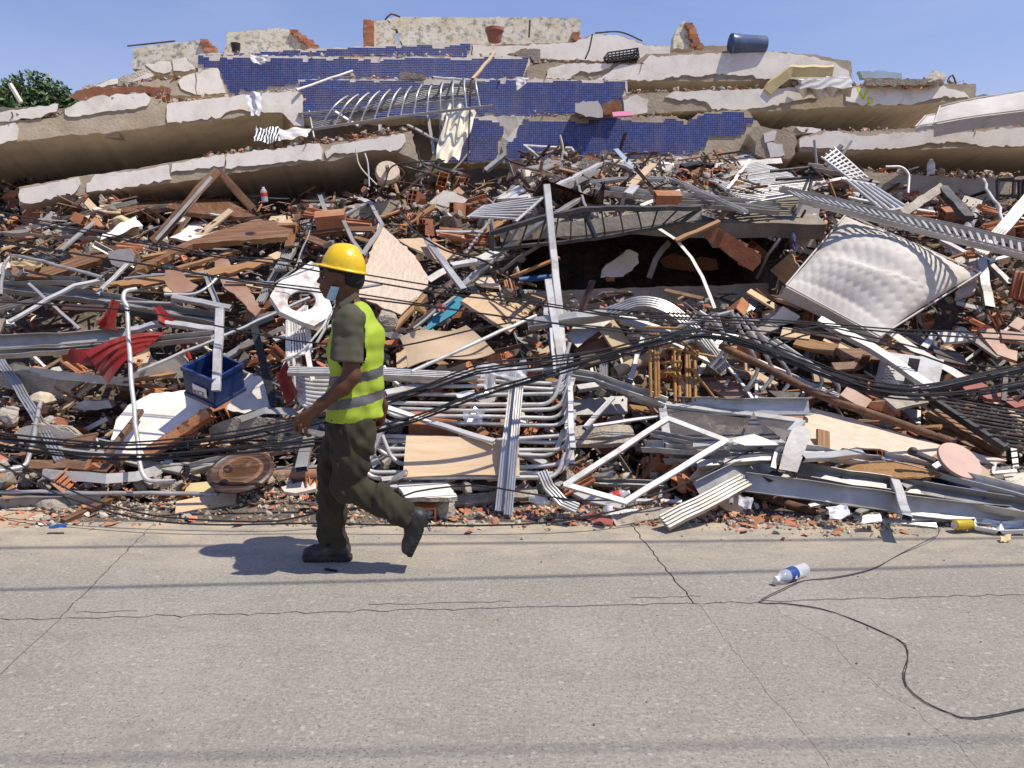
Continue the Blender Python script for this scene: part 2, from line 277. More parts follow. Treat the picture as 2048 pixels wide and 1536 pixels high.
# ------------------------------------------------------------------ mesh helpers
def new_mesh(name, verts, faces, mats, fm=None, smooth=False):
    me = bpy.data.meshes.new(name); me.from_pydata([tuple(v) for v in verts], [], [tuple(f) for f in faces])
    for m in (mats if isinstance(mats, (list, tuple)) else [mats]): me.materials.append(MATS[m] if isinstance(m, str) else m)
    if fm is not None: me.polygons.foreach_set('material_index', list(fm))
    if smooth: me.polygons.foreach_set('use_smooth', [True] * len(me.polygons))
    me.validate(); me.update()
    return me
def ob(name, me, parent=None, mtx=None):
    o = bpy.data.objects.new(name, me); COL.objects.link(o)
    if mtx is not None: o.matrix_world = mtx
    if parent: o.parent = parent; 
    return o
def tag(o, label, cat, group=None, kind=None):
    if label: o['label'] = label
    if cat: o['category'] = cat
    if group: o['group'] = group
    if kind: o['kind'] = kind
    return o
def empty(name, loc=(0,0,0), label=None, cat=None, group=None):
    o = bpy.data.objects.new(name, None); COL.objects.link(o); o.location = loc; o.empty_display_size = .1
    if label: tag(o, label, cat, group)
    return o
def adopt(child, parent):
    """parent a child given in world space (parents are empties or meshes; matrices are composed by hand)"""
    pm = parent.matrix_basis.copy()
    q = parent.parent
    while q: pm = q.matrix_basis @ pm; q = q.parent
    child.parent = parent; child.matrix_parent_inverse = pm.inverted()
    return child
def frame(o, x, zhint):
    x = x.normalized(); z = zhint - x * zhint.dot(x)
    if z.length < 1e-5: z = Vector((0,1,0)) - x * x.y
    z.normalize(); y = z.cross(x)
    m = Matrix((x, y, z)).transposed().to_4x4(); m.translation = o
    return m
def smooth_path(pts, step=.03, rad=.0):
    """Catmull-Rom through points"""
    pts = [Vector(p) for p in pts]
    if len(pts) < 3: return pts
    out = []
    e = [pts[0] * 2 - pts[1]] + pts + [pts[-1] * 2 - pts[-2]]
    for i in range(1, len(e) - 2):
        a, b, c, d = e[i - 1], e[i], e[i + 1], e[i + 2]; n = max(2, min(14, int((c - b).length / step)))
        for k in range(n):
            t = k / n
            out.append(.5 * ((2 * b) + (c - a) * t + (2 * a - 5 * b + 4 * c - d) * t * t + (3 * b - a - 3 * c + d) * t ** 3))
    out.append(pts[-1]); return out
def fillet(pts, r, n=5):
    pts = [Vector(p) for p in pts]; out = [pts[0]]
    for i in range(1, len(pts) - 1):
        a, b, c = pts[i - 1], pts[i], pts[i + 1]; d0 = (a - b); d1 = (c - b); rr = min(r, d0.length * .48, d1.length * .48)
        s, e = b + d0.normalized() * rr, b + d1.normalized() * rr
        for k in range(n + 1):
            t = k / n; out.append(s * (1 - t) ** 2 + b * 2 * t * (1 - t) + e * t * t)
    out.append(pts[-1]); return out
def sec_circle(r, n=8): return [(r * math.cos(2 * math.pi * i / n), r * math.sin(2 * math.pi * i / n)) for i in range(n)]
def sec_rect(w, h, b=.0):
    w, h = w / 2, h / 2
    if not b: return [(-w, -h),(w, -h),(w, h),(-w, h)]
    return [(-w + b, -h),(w - b, -h),(w, -h + b),(w, h - b),(w - b, h),(-w + b, h),(-w, h - b),(-w, -h + b)]
def sec_u(w, h, t=.004):
    w2, h2 = w / 2, h / 2
    return [(-w2,-h2),(w2,-h2),(w2, h2),(w2 - t, h2),(w2 - t, -h2 + t),(-w2 + t, -h2 + t),(-w2 + t, h2),(-w2, h2)]
def sec_l(w, h, t=.004): return [(-w / 2,-h / 2),(w / 2,-h / 2),(w / 2,-h / 2 + t),(-w / 2 + t, -h / 2 + t),(-w / 2 + t, h / 2),(-w / 2, h / 2)]
def sec_track(w, h, n=3, d=.28):
    """extruded window track with n grooves on the face"""
    pts = [(-w / 2,-h / 2),(w / 2,-h / 2)]; s = w / (2 * n + 1); x = w / 2
    pts.append((x, h / 2))
    for i in range(n):
        x -= s; pts += [(x, h / 2),(x, h / 2 - h * d)]
        x -= s; pts += [(x, h / 2 - h * d),(x, h / 2)]
    pts.append((-w / 2, h / 2)); return pts
def sweep_geo(pts, sec, up=Vector((0,-.3,1)), hollow=0.0, scale=None, twist=0.0):
    n = len(sec); V = []; F = []; m = len(pts)
    T = []
    for i in range(m):
        a = pts[max(0, i - 1)]; b = pts[min(m - 1, i + 1)]; d = (b - a)
        T.append(d.normalized() if d.length > 1e-7 else (T[-1] if T else Vector((1,0,0))))
    z = up - T[0] * up.dot(T[0])
    if z.length < 1e-4: z = Vector((1,0,0)) - T[0] * T[0].x
    z.normalize()
    secs = [sec]
    if hollow:
        k = 1 - hollow; secs.append([(p[0] * k, p[1] * k) for p in sec])
    for i in range(m):
        z = z - T[i] * z.dot(T[i]); z.normalize(); zz = z
        if twist: zz = Quaternion(T[i], twist * i / (m - 1)) @ z
        y = zz.cross(T[i]); s = scale[i] if scale else 1
        cor = 1.0
        for S in secs:
            for (u, v) in S: V.append(pts[i] + y * (u * s) + zz * (v * s))
    k = n * len(secs)
    for i in range(m - 1):
        for j in range(n):
            a, b = i * k + j, i * k + (j + 1) % n
            F.append((a, b, b + k, a + k))
            if hollow: F.append((a + n, a + n + k, b + n + k, b + n))
    for i in (0, m - 1):
        o = i * k
        if hollow:
            for j in range(n):
                a, b = o + j, o + (j + 1) % n; f = (a, a + n, b + n, b); F.append(f if i == 0 else f[::-1])
        else:
            f = tuple(o + j for j in range(n)); F.append(f[::-1] if i == 0 else f)
    return V, F
def sweep(name, pts, sec, m, parent=None, up=Vector((0,-.3,1)), hollow=0.0, smooth=False, twist=0.0, scale=None):
    pts = [Vector(p) for p in pts]; x = pts[-1] - pts[0]
    if x.length < 1e-3: x = pts[1] - pts[0]
    M = frame((pts[0] + pts[-1]) / 2, x, up); I = M.inverted()
    lp = [I @ p for p in pts]; lu = I.to_3x3() @ up
    V, F = sweep_geo(lp, sec, lu, hollow, scale, twist)
    me = new_mesh(name, V, F, m, smooth=smooth)
    if smooth: me.set_sharp_from_angle(angle=R(50))
    o = ob(name, me, None, M)
    return adopt(o, parent) if parent else o
def dent(pts, amt=.006, seg=.12):
    """resample a polyline with slight bends"""
    out = []
    for a, b in zip(pts[:-1], pts[1:]):
        n = max(1, int((b - a).length / seg))
        for k in range(n):
            j = Vector((random.gauss(0, amt), random.gauss(0, amt), random.gauss(0, amt))) if (out and k) else Vector()
            out.append(a.lerp(b, k / n) + j)
    out.append(pts[-1]); return out
ROLL = Vector((0.0,-.55,.83))
def bar(name, label, cat, pts, sec, m='aluminium', hollow=0, r=0, smooth=False, group=None, up=None, bend=.004, twist=0, parent=None):
    w = [Q(p) for p in pts]
    if r: w = fillet(w, r)
    if bend: w = dent(w, bend)
    o = sweep(name, w, sec, m, parent, up or ROLL, hollow, smooth, twist)
    if label: tag(o, label, cat, group)
    return o
def poly_normal(w):
    n = Vector()
    for i in range(len(w)):
        a, b = w[i], w[(i + 1) % len(w)]; n += a.cross(b)
    n.normalize()
    if n.y > 0: n = -n
    return n
def jag_outline(p2, amt, step, skip=()):
    out = []
    for i in range(len(p2)):
        a, b = p2[i], p2[(i + 1) % len(p2)]
        L = math.hypot(b[0] - a[0], b[1] - a[1]); n = max(1, int(L / step)) if (amt and i not in skip) else 1
        nx, ny = (-(b[1] - a[1]) / (L + 1e-9),(b[0] - a[0]) / (L + 1e-9))
        for k in range(n):
            t = k / n; j = random.gauss(0, amt) if k else 0; tj = t + (random.uniform(-.3,.3) / n if k else 0)
            out.append((a[0] + (b[0] - a[0]) * tj + nx * j, a[1] + (b[1] - a[1]) * tj + ny * j))
    return out
def plate_geo(p2, th, dome=0):
    n = len(p2); V = [(x, y, th / 2) for x, y in p2] + [(x, y, -th / 2) for x, y in p2]
    F = [tuple(range(n)), tuple(range(2 * n - 1, n - 1,-1))] + [(i, i + n, (i + 1) % n + n, (i + 1) % n) for i in range(n)]
    return V, F
def area2(p): return sum(p[i][0] * p[(i + 1) % len(p)][1] - p[(i + 1) % len(p)][0] * p[i][1] for i in range(len(p))) / 2
def panel(name, label, cat, pts, th, m, jag=0.0, step=.05, skip=(), group=None, parent=None, side=None, xdir=None, front=0.0):
    """flat piece from photograph corners laid on one plane, with a real thickness; side: material of its broken edge"""
    w = [Q(p) for p in pts]; c = sum(w, Vector()) / len(w); nrm = poly_normal(w)
    e = [(w[(i + 1) % len(w)] - w[i]) for i in range(len(w))]; x = max(e, key=lambda v: v.length) if xdir is None else xdir
    M = frame(c, x - nrm * x.dot(nrm), nrm); I = M.inverted()
    p2 = [((I @ p).x, (I @ p).y) for p in w]
    if area2(p2) < 0: p2 = p2[::-1]
    p2 = jag_outline(p2, jag, step, skip)
    V, F = plate_geo(p2, th)
    if front: V = [(a, b, z - th / 2 + front) for a, b, z in V]
    fm = [0,0] + [1 if side else 0] * (len(F) - 2)
    me = new_mesh(name, V, F, [m, side] if side else [m], fm)
    o = ob(name, me, None, M)
    if parent: adopt(o, parent)
    if label: tag(o, label, cat, group)
    return o
def box_geo(a, b):
    (x0, y0, z0),(x1, y1, z1) = a, b
    V = [(x0, y0, z0),(x1, y0, z0),(x1, y1, z0),(x0, y1, z0),(x0, y0, z1),(x1, y0, z1),(x1, y1, z1),(x0, y1, z1)]
    return V, [(0,3,2,1),(4,5,6,7),(0,1,5,4),(1,2,6,5),(2,3,7,6),(3,0,4,7)]
class MB:
    def __init__(s): s.V = []; s.F = []; s.M = []
    def add(s, V, F, mi=0, mtx=None):
        o = len(s.V); s.V += [tuple(mtx @ Vector(v)) if mtx else tuple(v) for v in V]; s.F += [tuple(i + o for i in f) for f in F]; s.M += [mi] * len(F); return s
    def box(s, a, b, mi=0, mtx=None): return s.add(*box_geo(a, b), mi, mtx)
    def mesh(s, name, mats, smooth=False): return new_mesh(name, s.V, s.F, mats, s.M, smooth)
def part(parent, name, V, F, m, smooth=False, fm=None, mtx=None):
    o = ob(name, new_mesh(name, V, F, m, fm, smooth), parent)
    if mtx is not None: o.matrix_basis = mtx
    return o
def orient(xd, zd, loc): return frame(loc, xd, zd)
def lathe(prof, n=20):
    V = []; F = []
    for (r, z) in prof:
        for i in range(n): V.append((r * math.cos(2 * math.pi * i / n), r * math.sin(2 * math.pi * i / n), z))
    for k in range(len(prof) - 1):
        for i in range(n): F.append((k * n + i, k * n + (i + 1) % n, (k + 1) * n + (i + 1) % n, (k + 1) * n + i))
    F.append(tuple(range(n - 1,-1,-1))); F.append(tuple((len(prof) - 1) * n + i for i in range(n)))
    return V, F
def grid_sheet(name, rows, th, m, parent=None, smooth=True, side=None, disp=None):
    """closed sheet with thickness from a grid of world points"""
    nr, nc = len(rows), len(rows[0]); c = sum((p for r in rows for p in r), Vector()) / (nr * nc)
    N = [[None] * nc for _ in range(nr)]
    for i in range(nr):
        for j in range(nc):
            a = rows[min(i + 1, nr - 1)][j] - rows[max(i - 1,0)][j]; b = rows[i][min(j + 1, nc - 1)] - rows[i][max(j - 1,0)]
            k = b.cross(a); k.normalize(); N[i][j] = k
    if N[nr // 2][nc // 2].y > 0: N = [[-k for k in r] for r in N]; flip = True
    else: flip = False
    V = []
    for s in (0,-1):
        for i in range(nr):
            for j in range(nc):
                d = disp(i / (nr - 1), j / (nc - 1)) if (disp and s == 0) else 0
                V.append(rows[i][j] - c + N[i][j] * (s * th + d))
    F = []; fm = []
    o2 = nr * nc
    for i in range(nr - 1):
        for j in range(nc - 1):
            q = (i * nc + j, i * nc + j + 1,(i + 1) * nc + j + 1,(i + 1) * nc + j)
            q = q if flip else q[::-1]
            F.append(q); F.append(tuple(k + o2 for k in q[::-1])); fm += [0,0]
    edge = [i * nc for i in range(nr)] ; loop = [j for j in range(nc)] + [i * nc + nc - 1 for i in range(1, nr)] + [(nr - 1) * nc + j for j in range(nc - 2,-1,-1)] + [i * nc for i in range(nr - 2,0,-1)]
    for a, b in zip(loop, loop[1:] + loop[:1]):
        q = (a, b, b + o2, a + o2); F.append(q[::-1] if flip else q); fm.append(1 if side else 0)
    me = new_mesh(name, V, F, [m, side] if side else [m], fm, smooth)
    if smooth: me.set_sharp_from_angle(angle=R(60))
    o = ob(name, me, None, Matrix.Translation(c))
    return adopt(o, parent) if parent else o
def patch(c00, c10, c11, c01, nu, nv, f=None):
    """bilinear patch of world points with an optional offset f(u, v)"""
    rows = []
    for i in range(nv + 1):
        v = i / nv; r = []
        for j in range(nu + 1):
            u = j / nu; p = c00.lerp(c10, u).lerp(c01.lerp(c11, u), v)
            r.append(p + f(u, v) if f else p)
        rows.append(r)
    return rows
# ================================================================== SETTING
def zr(x0, y0, s): return lambda pts: [(x0 + a[0] * s, y0 + a[1] * s) + tuple(a[2:]) for a in pts]
Z1 = zr(0,0,700 / 2048); Z2 = zr(500,0,700 / 2048); Z3 = zr(1000,0,700 / 2048); Z4 = zr(1500,40,548 / 2048)
# ---- ground sheet
V, F = [(-300,-300,-.12),(300,-300,-.12),(300,300,-.12),(-300,300,-.12)], [(0,1,2,3)]
g = ob('ground', new_mesh('ground', V, F, 'dirt_mound')); g['kind'] = 'structure'
# ---- street of cast concrete slabs with open joints and cracks
road = empty('road'); road['kind'] = 'structure'
JA, JB = G(0,1240), G(2048,1190)
jd = (JB - JA).normalized(); jn = Vector((-jd.y, jd.x, 0))
def jag_line(pts, amt, step):
    out = []
    for a, b in zip(pts[:-1], pts[1:]):
        L = (b - a).length; n = max(1, int(L / step)); d = (b - a).normalized(); nn = Vector((-d.y, d.x, 0))
        for k in range(n): out.append(a.lerp(b, k / n) + nn * (random.gauss(0, amt) if (k or out) else 0))
    out.append(pts[-1]); return out
def far_end(p, d, Y): return p + d * ((Y - p.y) / d.y)
joint = jag_line([JA - jd * 14, JA, JB, JB + jd * 14], .007,.045)
def at_joint(p): # point on joint nearest
    return JA + jd * (p - JA).dot(jd)
fl0, fl1 = G(310,1045), G(118,1238); fr0, fr1 = G(1275,1065), G(1388,1208)
nl0, nl1 = G(118,1240), G(0,1347)
c1 = [G(*p) for p in [(1400,1211),(1440,1265),(1498,1338),(1535,1385),(1579,1433),(1634,1500),(1668,1545)]]
c2 = [G(*p) for p in [(1546,1206),(1560,1225),(1589,1241),(1625,1262),(1657,1277),(1680,1303),(1719,1345),(1755,1372),(1790,1397),(1833,1423),(1870,1455),(1914,1491),(1960,1540)]]
def cut(line, side, gap):
    out = []
    for i, p in enumerate(line):
        d = (line[min(i + 1, len(line) - 1)] - line[max(i - 1,0)]).normalized(); out.append(p + Vector((-d.y, d.x, 0)) * side * gap)
    return out
def joint_between(a, b, side):
    s0, s1 = (a - JA).dot(jd),(b - JA).dot(jd)
    pts = [p for p in joint if s0 < (p - JA).dot(jd) < s1]
    return [p + jn * side * .0045 for p in [at_joint(a)] + pts + [at_joint(b)]]
def road_slab(poly):
    p2 = [(p.x, p.y) for p in poly]
    if area2(p2) < 0: p2 = p2[::-1]
    V, F = plate_geo(p2,.1); o = part(road, 'slab', V, F, 'road_concrete'); o.location.z = -.05
Yf = 5.05; XL, XR = JA - jd * 13, JB + jd * 13
fL = jag_line([fl1, fl0, far_end(fl0,(fl0 - fl1).normalized(), Yf)], .005,.045)
fR = jag_line([fr1, fr0, far_end(fr0,(fr0 - fr1).normalized(), Yf)], .005,.045)
fL[0] = at_joint(fL[0]); fR[0] = at_joint(fR[0])
def near_end(line, Y=-5):
    d = (line[-1] - line[-2]).normalized(); return line + [far_end(line[-1], d, Y)]
nL = jag_line(near_end([at_joint(nl0), nl1]),.003,.08)
n1 = jag_line(near_end(c1),.004,.05); n2 = jag_line(near_end(c2),.007,.04)
n1[0] = at_joint(n1[0]); n2[0] = at_joint(n2[0])
road_slab(joint_between(XL, fL[0], 1)[:-1] + cut(fL, 1,.004) + [Vector((XL.x, Yf, 0))])
road_slab(joint_between(fL[0], fR[0], 1)[1:-1] + cut(fR, 1,.004) + cut(fL, -1,.004)[::-1])
road_slab(joint_between(fR[0], XR, 1)[1:] + [Vector((XR.x, Yf, 0))] + cut(fR, -1,.004)[::-1])
road_slab(joint_between(XL, nL[0], -1)[:-1] + cut(nL, -1,.003) + [Vector((XL.x, -5,0))])
road_slab(joint_between(nL[0], n1[0], -1)[1:-1] + cut(n1,-1,.0010) + cut(nL, 1,.003)[::-1])
road_slab(joint_between(n1[0], n2[0], -1)[1:-1] + cut(n2,-1,.0009) + cut(n1,1,.0010)[::-1])
road_slab(joint_between(n2[0], XR, -1)[1:] + [Vector((XR.x, -5,0))] + cut(n2,1,.0009)[::-1])
# broken hairline running along the far side of the joint
hl = jag_line([G(*p) for p in [(0,1229),(400,1219),(900,1206),(1498,1189),(2048,1179)]], .006,.05)
MB_ = MB()
for i in range(len(hl) - 1):
    if vnoise(hl[i].x, 0,.35,9) < -.05: continue
    w = .0022 + .002 * random.random(); a, b = hl[i], hl[i + 1]
    MB_.add([(a.x, a.y - w, .003),(b.x, b.y - w, .003),(b.x, b.y + w, .003),(a.x, a.y + w, .003)], [(0,1,2,3)])
ob('hairline_crack', MB_.mesh('hairline_crack', 'concrete_dark'), road)
# ---- heap base
def mound():
    xs = np.arange(-9.5,9.51,.07); ys = np.arange(4.45,13.2,.07)
    X, Y = np.meshgrid(xs, ys); Zz = H(X, Y) - .26 * np.clip((Y - 5.0) / .6,0,1)
    V = np.stack([X, Y, Zz], -1).reshape(-1,3); nx = len(xs); F = []
    for i in range(len(ys) - 1):
        for j in range(nx - 1): F.append((i * nx + j, i * nx + j + 1,(i + 1) * nx + j + 1,(i + 1) * nx + j))
    o = ob('rubble_terrain', new_mesh('rubble_terrain', V.tolist(), F, 'dirt_mound', smooth=True)); o['kind'] = 'structure'
mound()
# ---- vertical faces of the pancaked floors
class Face:
    def __init__(s, x0, Y0, x1, Y1, lean=.17, yref=250):
        a, b = P(x0, yref, Y0), P(x1, yref, Y1); s.u = (b - a); s.u.z = 0; s.u.normalize()
        s.n = Vector((s.u.y, -s.u.x, 0)); s.n = (s.n + Vector((0,0, lean))).normalized(); s.p = a
    def at(s, x, y, proud=0.0):
        d = Vector(ray(x, y)); o = Vector((0,0, CAM_H)); p = s.p + s.n * proud
        t = (p - o).dot(s.n) / d.dot(s.n); return o + d * t
def face_plate(f, pts, proud, th, m, name, parent, jag=.008, step=.05, side=None, skip=()):
    w = [f.at(x, y, proud) for x, y in pts]
    return panel(name, None, None, w, th, m, jag, step, skip, parent=parent, side=side, xdir=f.u, front=0)
def prism(f, pts, depth, m, name, parent, back=Vector((0,1,0)), jag=.006, step=.06, mats=None, slope=0.0):
    """solid slab: a jagged front outline pushed back"""
    w = [f.at(x, y) for x, y in pts]; c = sum(w, Vector()) / len(w)
    M = frame(c, f.u, f.n); I = M.inverted(); p2 = [((I @ p).x, (I @ p).y) for p in w]
    if area2(p2) < 0: p2 = p2[::-1]
    p2 = jag_outline(p2, jag, step); n = len(p2)
    V = [(x, y, 0) for x, y in p2] + [(x, y + slope * depth, -depth) for x, y in p2]
    F = [tuple(range(n)), tuple(range(2 * n - 1, n - 1,-1))]; fm = [0,0]
    for i in range(n):
        j = (i + 1) % n; F.append((i, i + n, j + n, j)); dx, dy = p2[j][0] - p2[i][0], p2[j][1] - p2[i][1]
        fm.append(1 if (dx > 0 and abs(dx) > abs(dy)) else 0)       # underside
    o = ob(name, new_mesh(name, V, F, [m, 'soffit'], fm), None, M); return adopt(o, parent)
def floor_slab(label, f, core, patches, depth=3.2, m='concrete', slope=0.0, group='pancaked floor slabs', patch_mat='plaster'):
    t = empty('floor_slab', f.at(*core[0]), label, 'floor slab', group); t['kind'] = 'thing'
    prism(f, core, depth, m, 'edge_beam', t, slope=slope)
    for q in patches: face_plate(f, q, .010,.022, patch_mat, 'plaster', t, jag=.009, step=.045)
    return t
G_ = 'pancaked floor slabs'
fLA = Face(0,8.9,605,9.9); fLB = Face(40,8.75,830,9.6, yref=330)
LA = floor_slab('upper left floor slab sagging to the left, white plaster peeling in large patches', fLA,
    [(-260,262),(0,243),(110,236),(135,222),(165,204),(290,190),(335,207),(440,196),(530,186),(605,184),(609,256),(590,252),(565,228),(520,226),(441,239),(335,248),(309,252),(219,265),(130,271),(0,290),(-260,322)],
    [[(130,219),(164,202),(202,191),(290,186),(302,197),(294,212),(263,219),(219,222),(191,227),(150,234),(130,229)],
     [(335,208),(383,202),(444,195),(533,185),(595,183),(605,191),(608,253),(588,251),(564,226),(520,222),(479,219),(451,226),(441,236),(335,246)],
     [(-240,275),(-100,262),(0,253),(31,246),(38,260),(34,280),(0,289),(-240,315)],
     [(-240,232),(0,226),(116,208),(113,224),(73,236),(0,244),(-240,262)]], depth=3.0, slope=-.02)
# raw rib on the soffit
a_, b_ = fLA.at(219,268), P(305,312,11.2)
sweep('soffit_rib', [a_ + Vector((0,.05,-.005)), b_], sec_rect(.16,.05), 'concrete', LA)
LB = floor_slab('lower left floor slab with cracked cream plaster above the timber debris', fLB,
    [(38,374),(164,352),(239,342),(338,325),(444,309),(500,303),(647,288),(808,266),(823,261),(836,322),(794,303),(732,303),(667,322),(602,326),(523,338),(342,366),(171,387),(38,411)],
    [[(41,379),(157,354),(161,369),(150,386),(68,407),(41,403)],
     [(174,367),(191,349),(260,345),(338,330),(338,345),(342,359),(260,374),(174,385)],
     [(345,328),(448,309),(448,333),(403,337),(362,342),(342,345)],
     [(455,309),(639,287),(646,301),(643,320),(608,321),(526,330),(489,333),(451,337)],
     [(650,303),(671,290),(808,268),(811,284),(794,301),(739,301),(712,306),(664,309),(654,318)]], depth=3.0, slope=-.03)
fR0 = Face(960,12.0,1460,12.25, yref=100); fR1 = Face(1060,11.3,1703,11.5, yref=140); fR2 = Face(1246,10.7,1952,10.9, yref=200); fR3 = Face(1599,10.1,2048,10.2, yref=280); fR4 = Face(1730,9.6,2048,9.7, yref=380)
RT = floor_slab('top right white roof slab edge below the broken parapet wall', fR0,
    [(941,88),(1000,91),(1085,87),(1150,84),(1185,68),(1239,70),(1294,91),(1458,91),(1458,130),(941,130)],
    [[(945,90),(1000,93),(1085,89),(1150,86),(1185,70),(1239,72),(1294,92),(1340,92),(1340,122),(1219,122),(1100,119),(945,113)]], depth=2.5)
floor_slab('broad white slab edge under the blue barrel and black crate', fR1,
    [(1055,133),(1092,126),(1222,127),(1273,126),(1292,108),(1444,103),(1540,103),(1625,109),(1703,123),(1703,168),(1533,161),(1478,162),(1314,163),(1212,161),(1092,160),(1055,160)],
    [Z3([(260,460),(290,400),(400,375),(660,372),(640,400),(520,430),(470,415),(430,440),(420,462)]),
     Z3([(560,468),(700,380),(830,375),(870,330),(1300,315),(1400,295),(1560,305),(1760,320),(1950,365),(2000,400),(2040,420),(2040,470),(1700,465),(1500,462),(1480,440),(1380,440),(1300,430),(1180,450),(1080,440),(920,470)]),
     ], depth=3.0)
RM = floor_slab('long cracked slab edge with a yellow spray-painted mark', fR2,
    [(1246,192),(1290,186),(1410,183),(1625,173),(1768,171),(1848,168),(1952,168),(1952,198),(1942,199),(1821,211),(1719,211),(1594,218),(1500,223),(1424,220),(1294,227),(1246,232)],
    [Z3([(965,570),(1010,540),(1830,510),(1930,520),(1860,570),(1700,595),(1560,625),(1450,640),(1240,640),(1210,600),(1140,580),(1060,590)]),
     Z3([(720,590),(800,555),(870,590),(860,660),(790,680),(730,665)]),
     Z4([(710,520),(900,495),(1400,490),(1600,540),(1640,590),(1470,570),(1300,610),(1190,635),(820,635),(800,620),(715,605)])], depth=3.0)
# spray paint: V and a small D
def stroke(f, px, w, parent):
    pts = [f.at(x, y, .0235) for x, y in px]; V = []; F = []; c = pts[0]
    for i, p in enumerate(pts):
        d = (pts[min(i + 1, len(pts) - 1)] - pts[max(i - 1,0)]).normalized(); s = f.n.cross(d).normalized() * w
        V += [p + s - c, p - s - c]
    for i in range(len(pts) - 1): F.append((2 * i, 2 * i + 1,2 * i + 3,2 * i + 2))
    o = ob('paint_mark', new_mesh('paint_mark', V, F, 'paint_yellow'), None, Matrix.Translation(c)); adopt(o, parent)
stroke(fR2, [(1715,174),(1719,183),(1726,198)], .016, RM); stroke(fR2, [(1726,198),(1731,188),(1737,174)], .016, RM)
stroke(fR2, [(1737,194),(1737,208)], .012, RM); stroke(fR2, [(1736,194),(1742,196),(1746,201),(1743,206),(1736,208)], .011, RM)
floor_slab('lower right slab edge carrying the stained mattress', fR3,
    [(1599,276),(1639,262),(1741,262),(1800,257),(2048,254),(2330,250),(2330,292),(2048,295),(1875,298),(1727,302),(1599,303)],
    [Z4([(370,890),(470,865),(620,830),(850,870),(900,870),(1000,850),(1470,820),(1520,850),(2048,805),(3000,800),(3000,930),(2048,940),(1780,950),(1550,910),(1300,930),(1120,960),(960,962),(680,970),(530,960),(370,955)])], depth=3.0)
floor_slab('lowest right bare concrete beam behind the red brick rubble', fR4,
    [(1700,342),(1842,351),(1947,357),(2048,352),(2330,348),(2330,440),(1700,440)], [], depth=2.5)
# beam inside the hollow
fC = Face(1040,7.75,1600,7.95, yref=600)
floor_slab('dusty concrete beam lying in the dark hollow below the fallen grilles', fC,
    [(1020,585),(1200,577),(1400,572),(1520,566),(1600,570),(1600,650),(1020,655)], [], depth=1.0)
# the fallen slab that roofs the hollow
t = empty('floor_slab', (1.4,7.7,2.1), 'broken slab roofing the dark hollow, strewn with metal and brick', 'floor slab', G_); t['kind'] = 'thing'
rows = []
for i in range(16):
    Yy = 7.62 + i * .16; rows.append([Vector((CX0 + .02 + j * .19, Yy + (.10 * float(vnoise(j, 0,2,4)) if i == 0 else 0), float(lid_z(Yy)) + .08 * float(vnoise(j * .2, Yy, .5,6)))) for j in range(17)])
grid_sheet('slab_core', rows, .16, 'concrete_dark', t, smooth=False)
# ---- blue mosaic parapets
def steps(pts, f, T=.0255 * 2, runs=(1,4)):
    """outline whose edges climb in whole tiles"""
    return pts
def mosaic_wall(label, f, outline, backing, depth=.25):
    t = empty('tiled_wall', f.at(*outline[0]), label, 'wall', 'blue mosaic parapet walls')
    prism(f, backing, depth, 'plaster_chunk' if outline[0][0] != 1046 else 'concrete', 'backing_wall', t, jag=.01, step=.05)
    w = [f.at(x, y, .012) for x, y in outline]; c = sum(w, Vector()) / len(w); M = frame(c, f.u, f.n); I = M.inverted()
    p2 = [((I @ p).x, (I @ p).y) for p in w]
    if area2(p2) < 0: p2 = p2[::-1]
    T = .0255; q = []
    n = len(p2)
    for i in range(n):
        a, b = p2[i], p2[(i + 1) % n]; L = math.hypot(b[0] - a[0], b[1] - a[1]); k = max(2, int(L / (T * 3)))
        off = 0
        for j in range(k):
            tt = j / k
            if random.random() < .45: off = random.choice((0,0,0,-1,-1,-2)) * T
            x, y = a[0] + (b[0] - a[0]) * tt, a[1] + (b[1] - a[1]) * tt
            nx, ny = -(b[1] - a[1]) / L, (b[0] - a[0]) / L
            x, y = x - nx * off, y - ny * off; x, y = round(x / T) * T, round(y / T) * T
            if q and (x, y) == q[-1]: continue
            if q and q[-1][0] != x and q[-1][1] != y: q.append((x, q[-1][1]) if abs(b[0] - a[0]) > abs(b[1] - a[1]) else (q[-1][0], y))
            q.append((x, y))
    # drop immediate repeats
    q2 = [p for i, p in enumerate(q) if p != q[i - 1]]
    V, F = plate_geo(q2,.012)
    o = ob('mosaic', new_mesh('mosaic', V, F, ['mosaic_blue', 'plaster_chunk'], [0,0] + [1] * (len(F) - 2)), None, M); adopt(o, t)
    return t
fB1 = Face(920,10.35,1500,10.55, yref=280); fB2 = Face(600,10.75,1250,10.95, yref=200); fB3 = Face(395,11.15,1060,11.35, yref=150); fB4 = Face(395,11.5,941,11.65, yref=100)
fB0 = Face(1000,9.95,1500,10.1, yref=330)
mosaic_wall('lowest large blue mosaic wall split by a raw concrete column', fB1,
    [(880,236),(957,235),(1000,240),(1008,268),(996,280),(994,322),(918,323),(880,323)], [(878,233),(1049,232),(1049,326),(878,326)])
mosaic_wall('blue mosaic panel cracked along its right end above the grilles', fB1,
    [(1046,237),(1136,236),(1140,243),(1166,246),(1178,237),(1239,235),(1352,237),(1379,248),(1396,230),(1489,223),(1505,246),(1478,272),(1414,273),(1413,296),(1386,301),(1379,318),(1240,320),(1014,322),(1018,285),(1030,262)],
    [(1051,233),(1239,231),(1352,233),(1379,242),(1396,226),(1492,219),(1520,250),(1522,326),(1051,326)])
mosaic_wall('second blue mosaic band behind the bent metal grille', fB2,
    [(598,162),(700,160),(830,162),(1000,161),(1130,163),(1252,164),(1250,180),(1243,200),(1244,233),(598,236)], [(596,159),(1000,157),(1254,161),(1254,238),(596,238)])
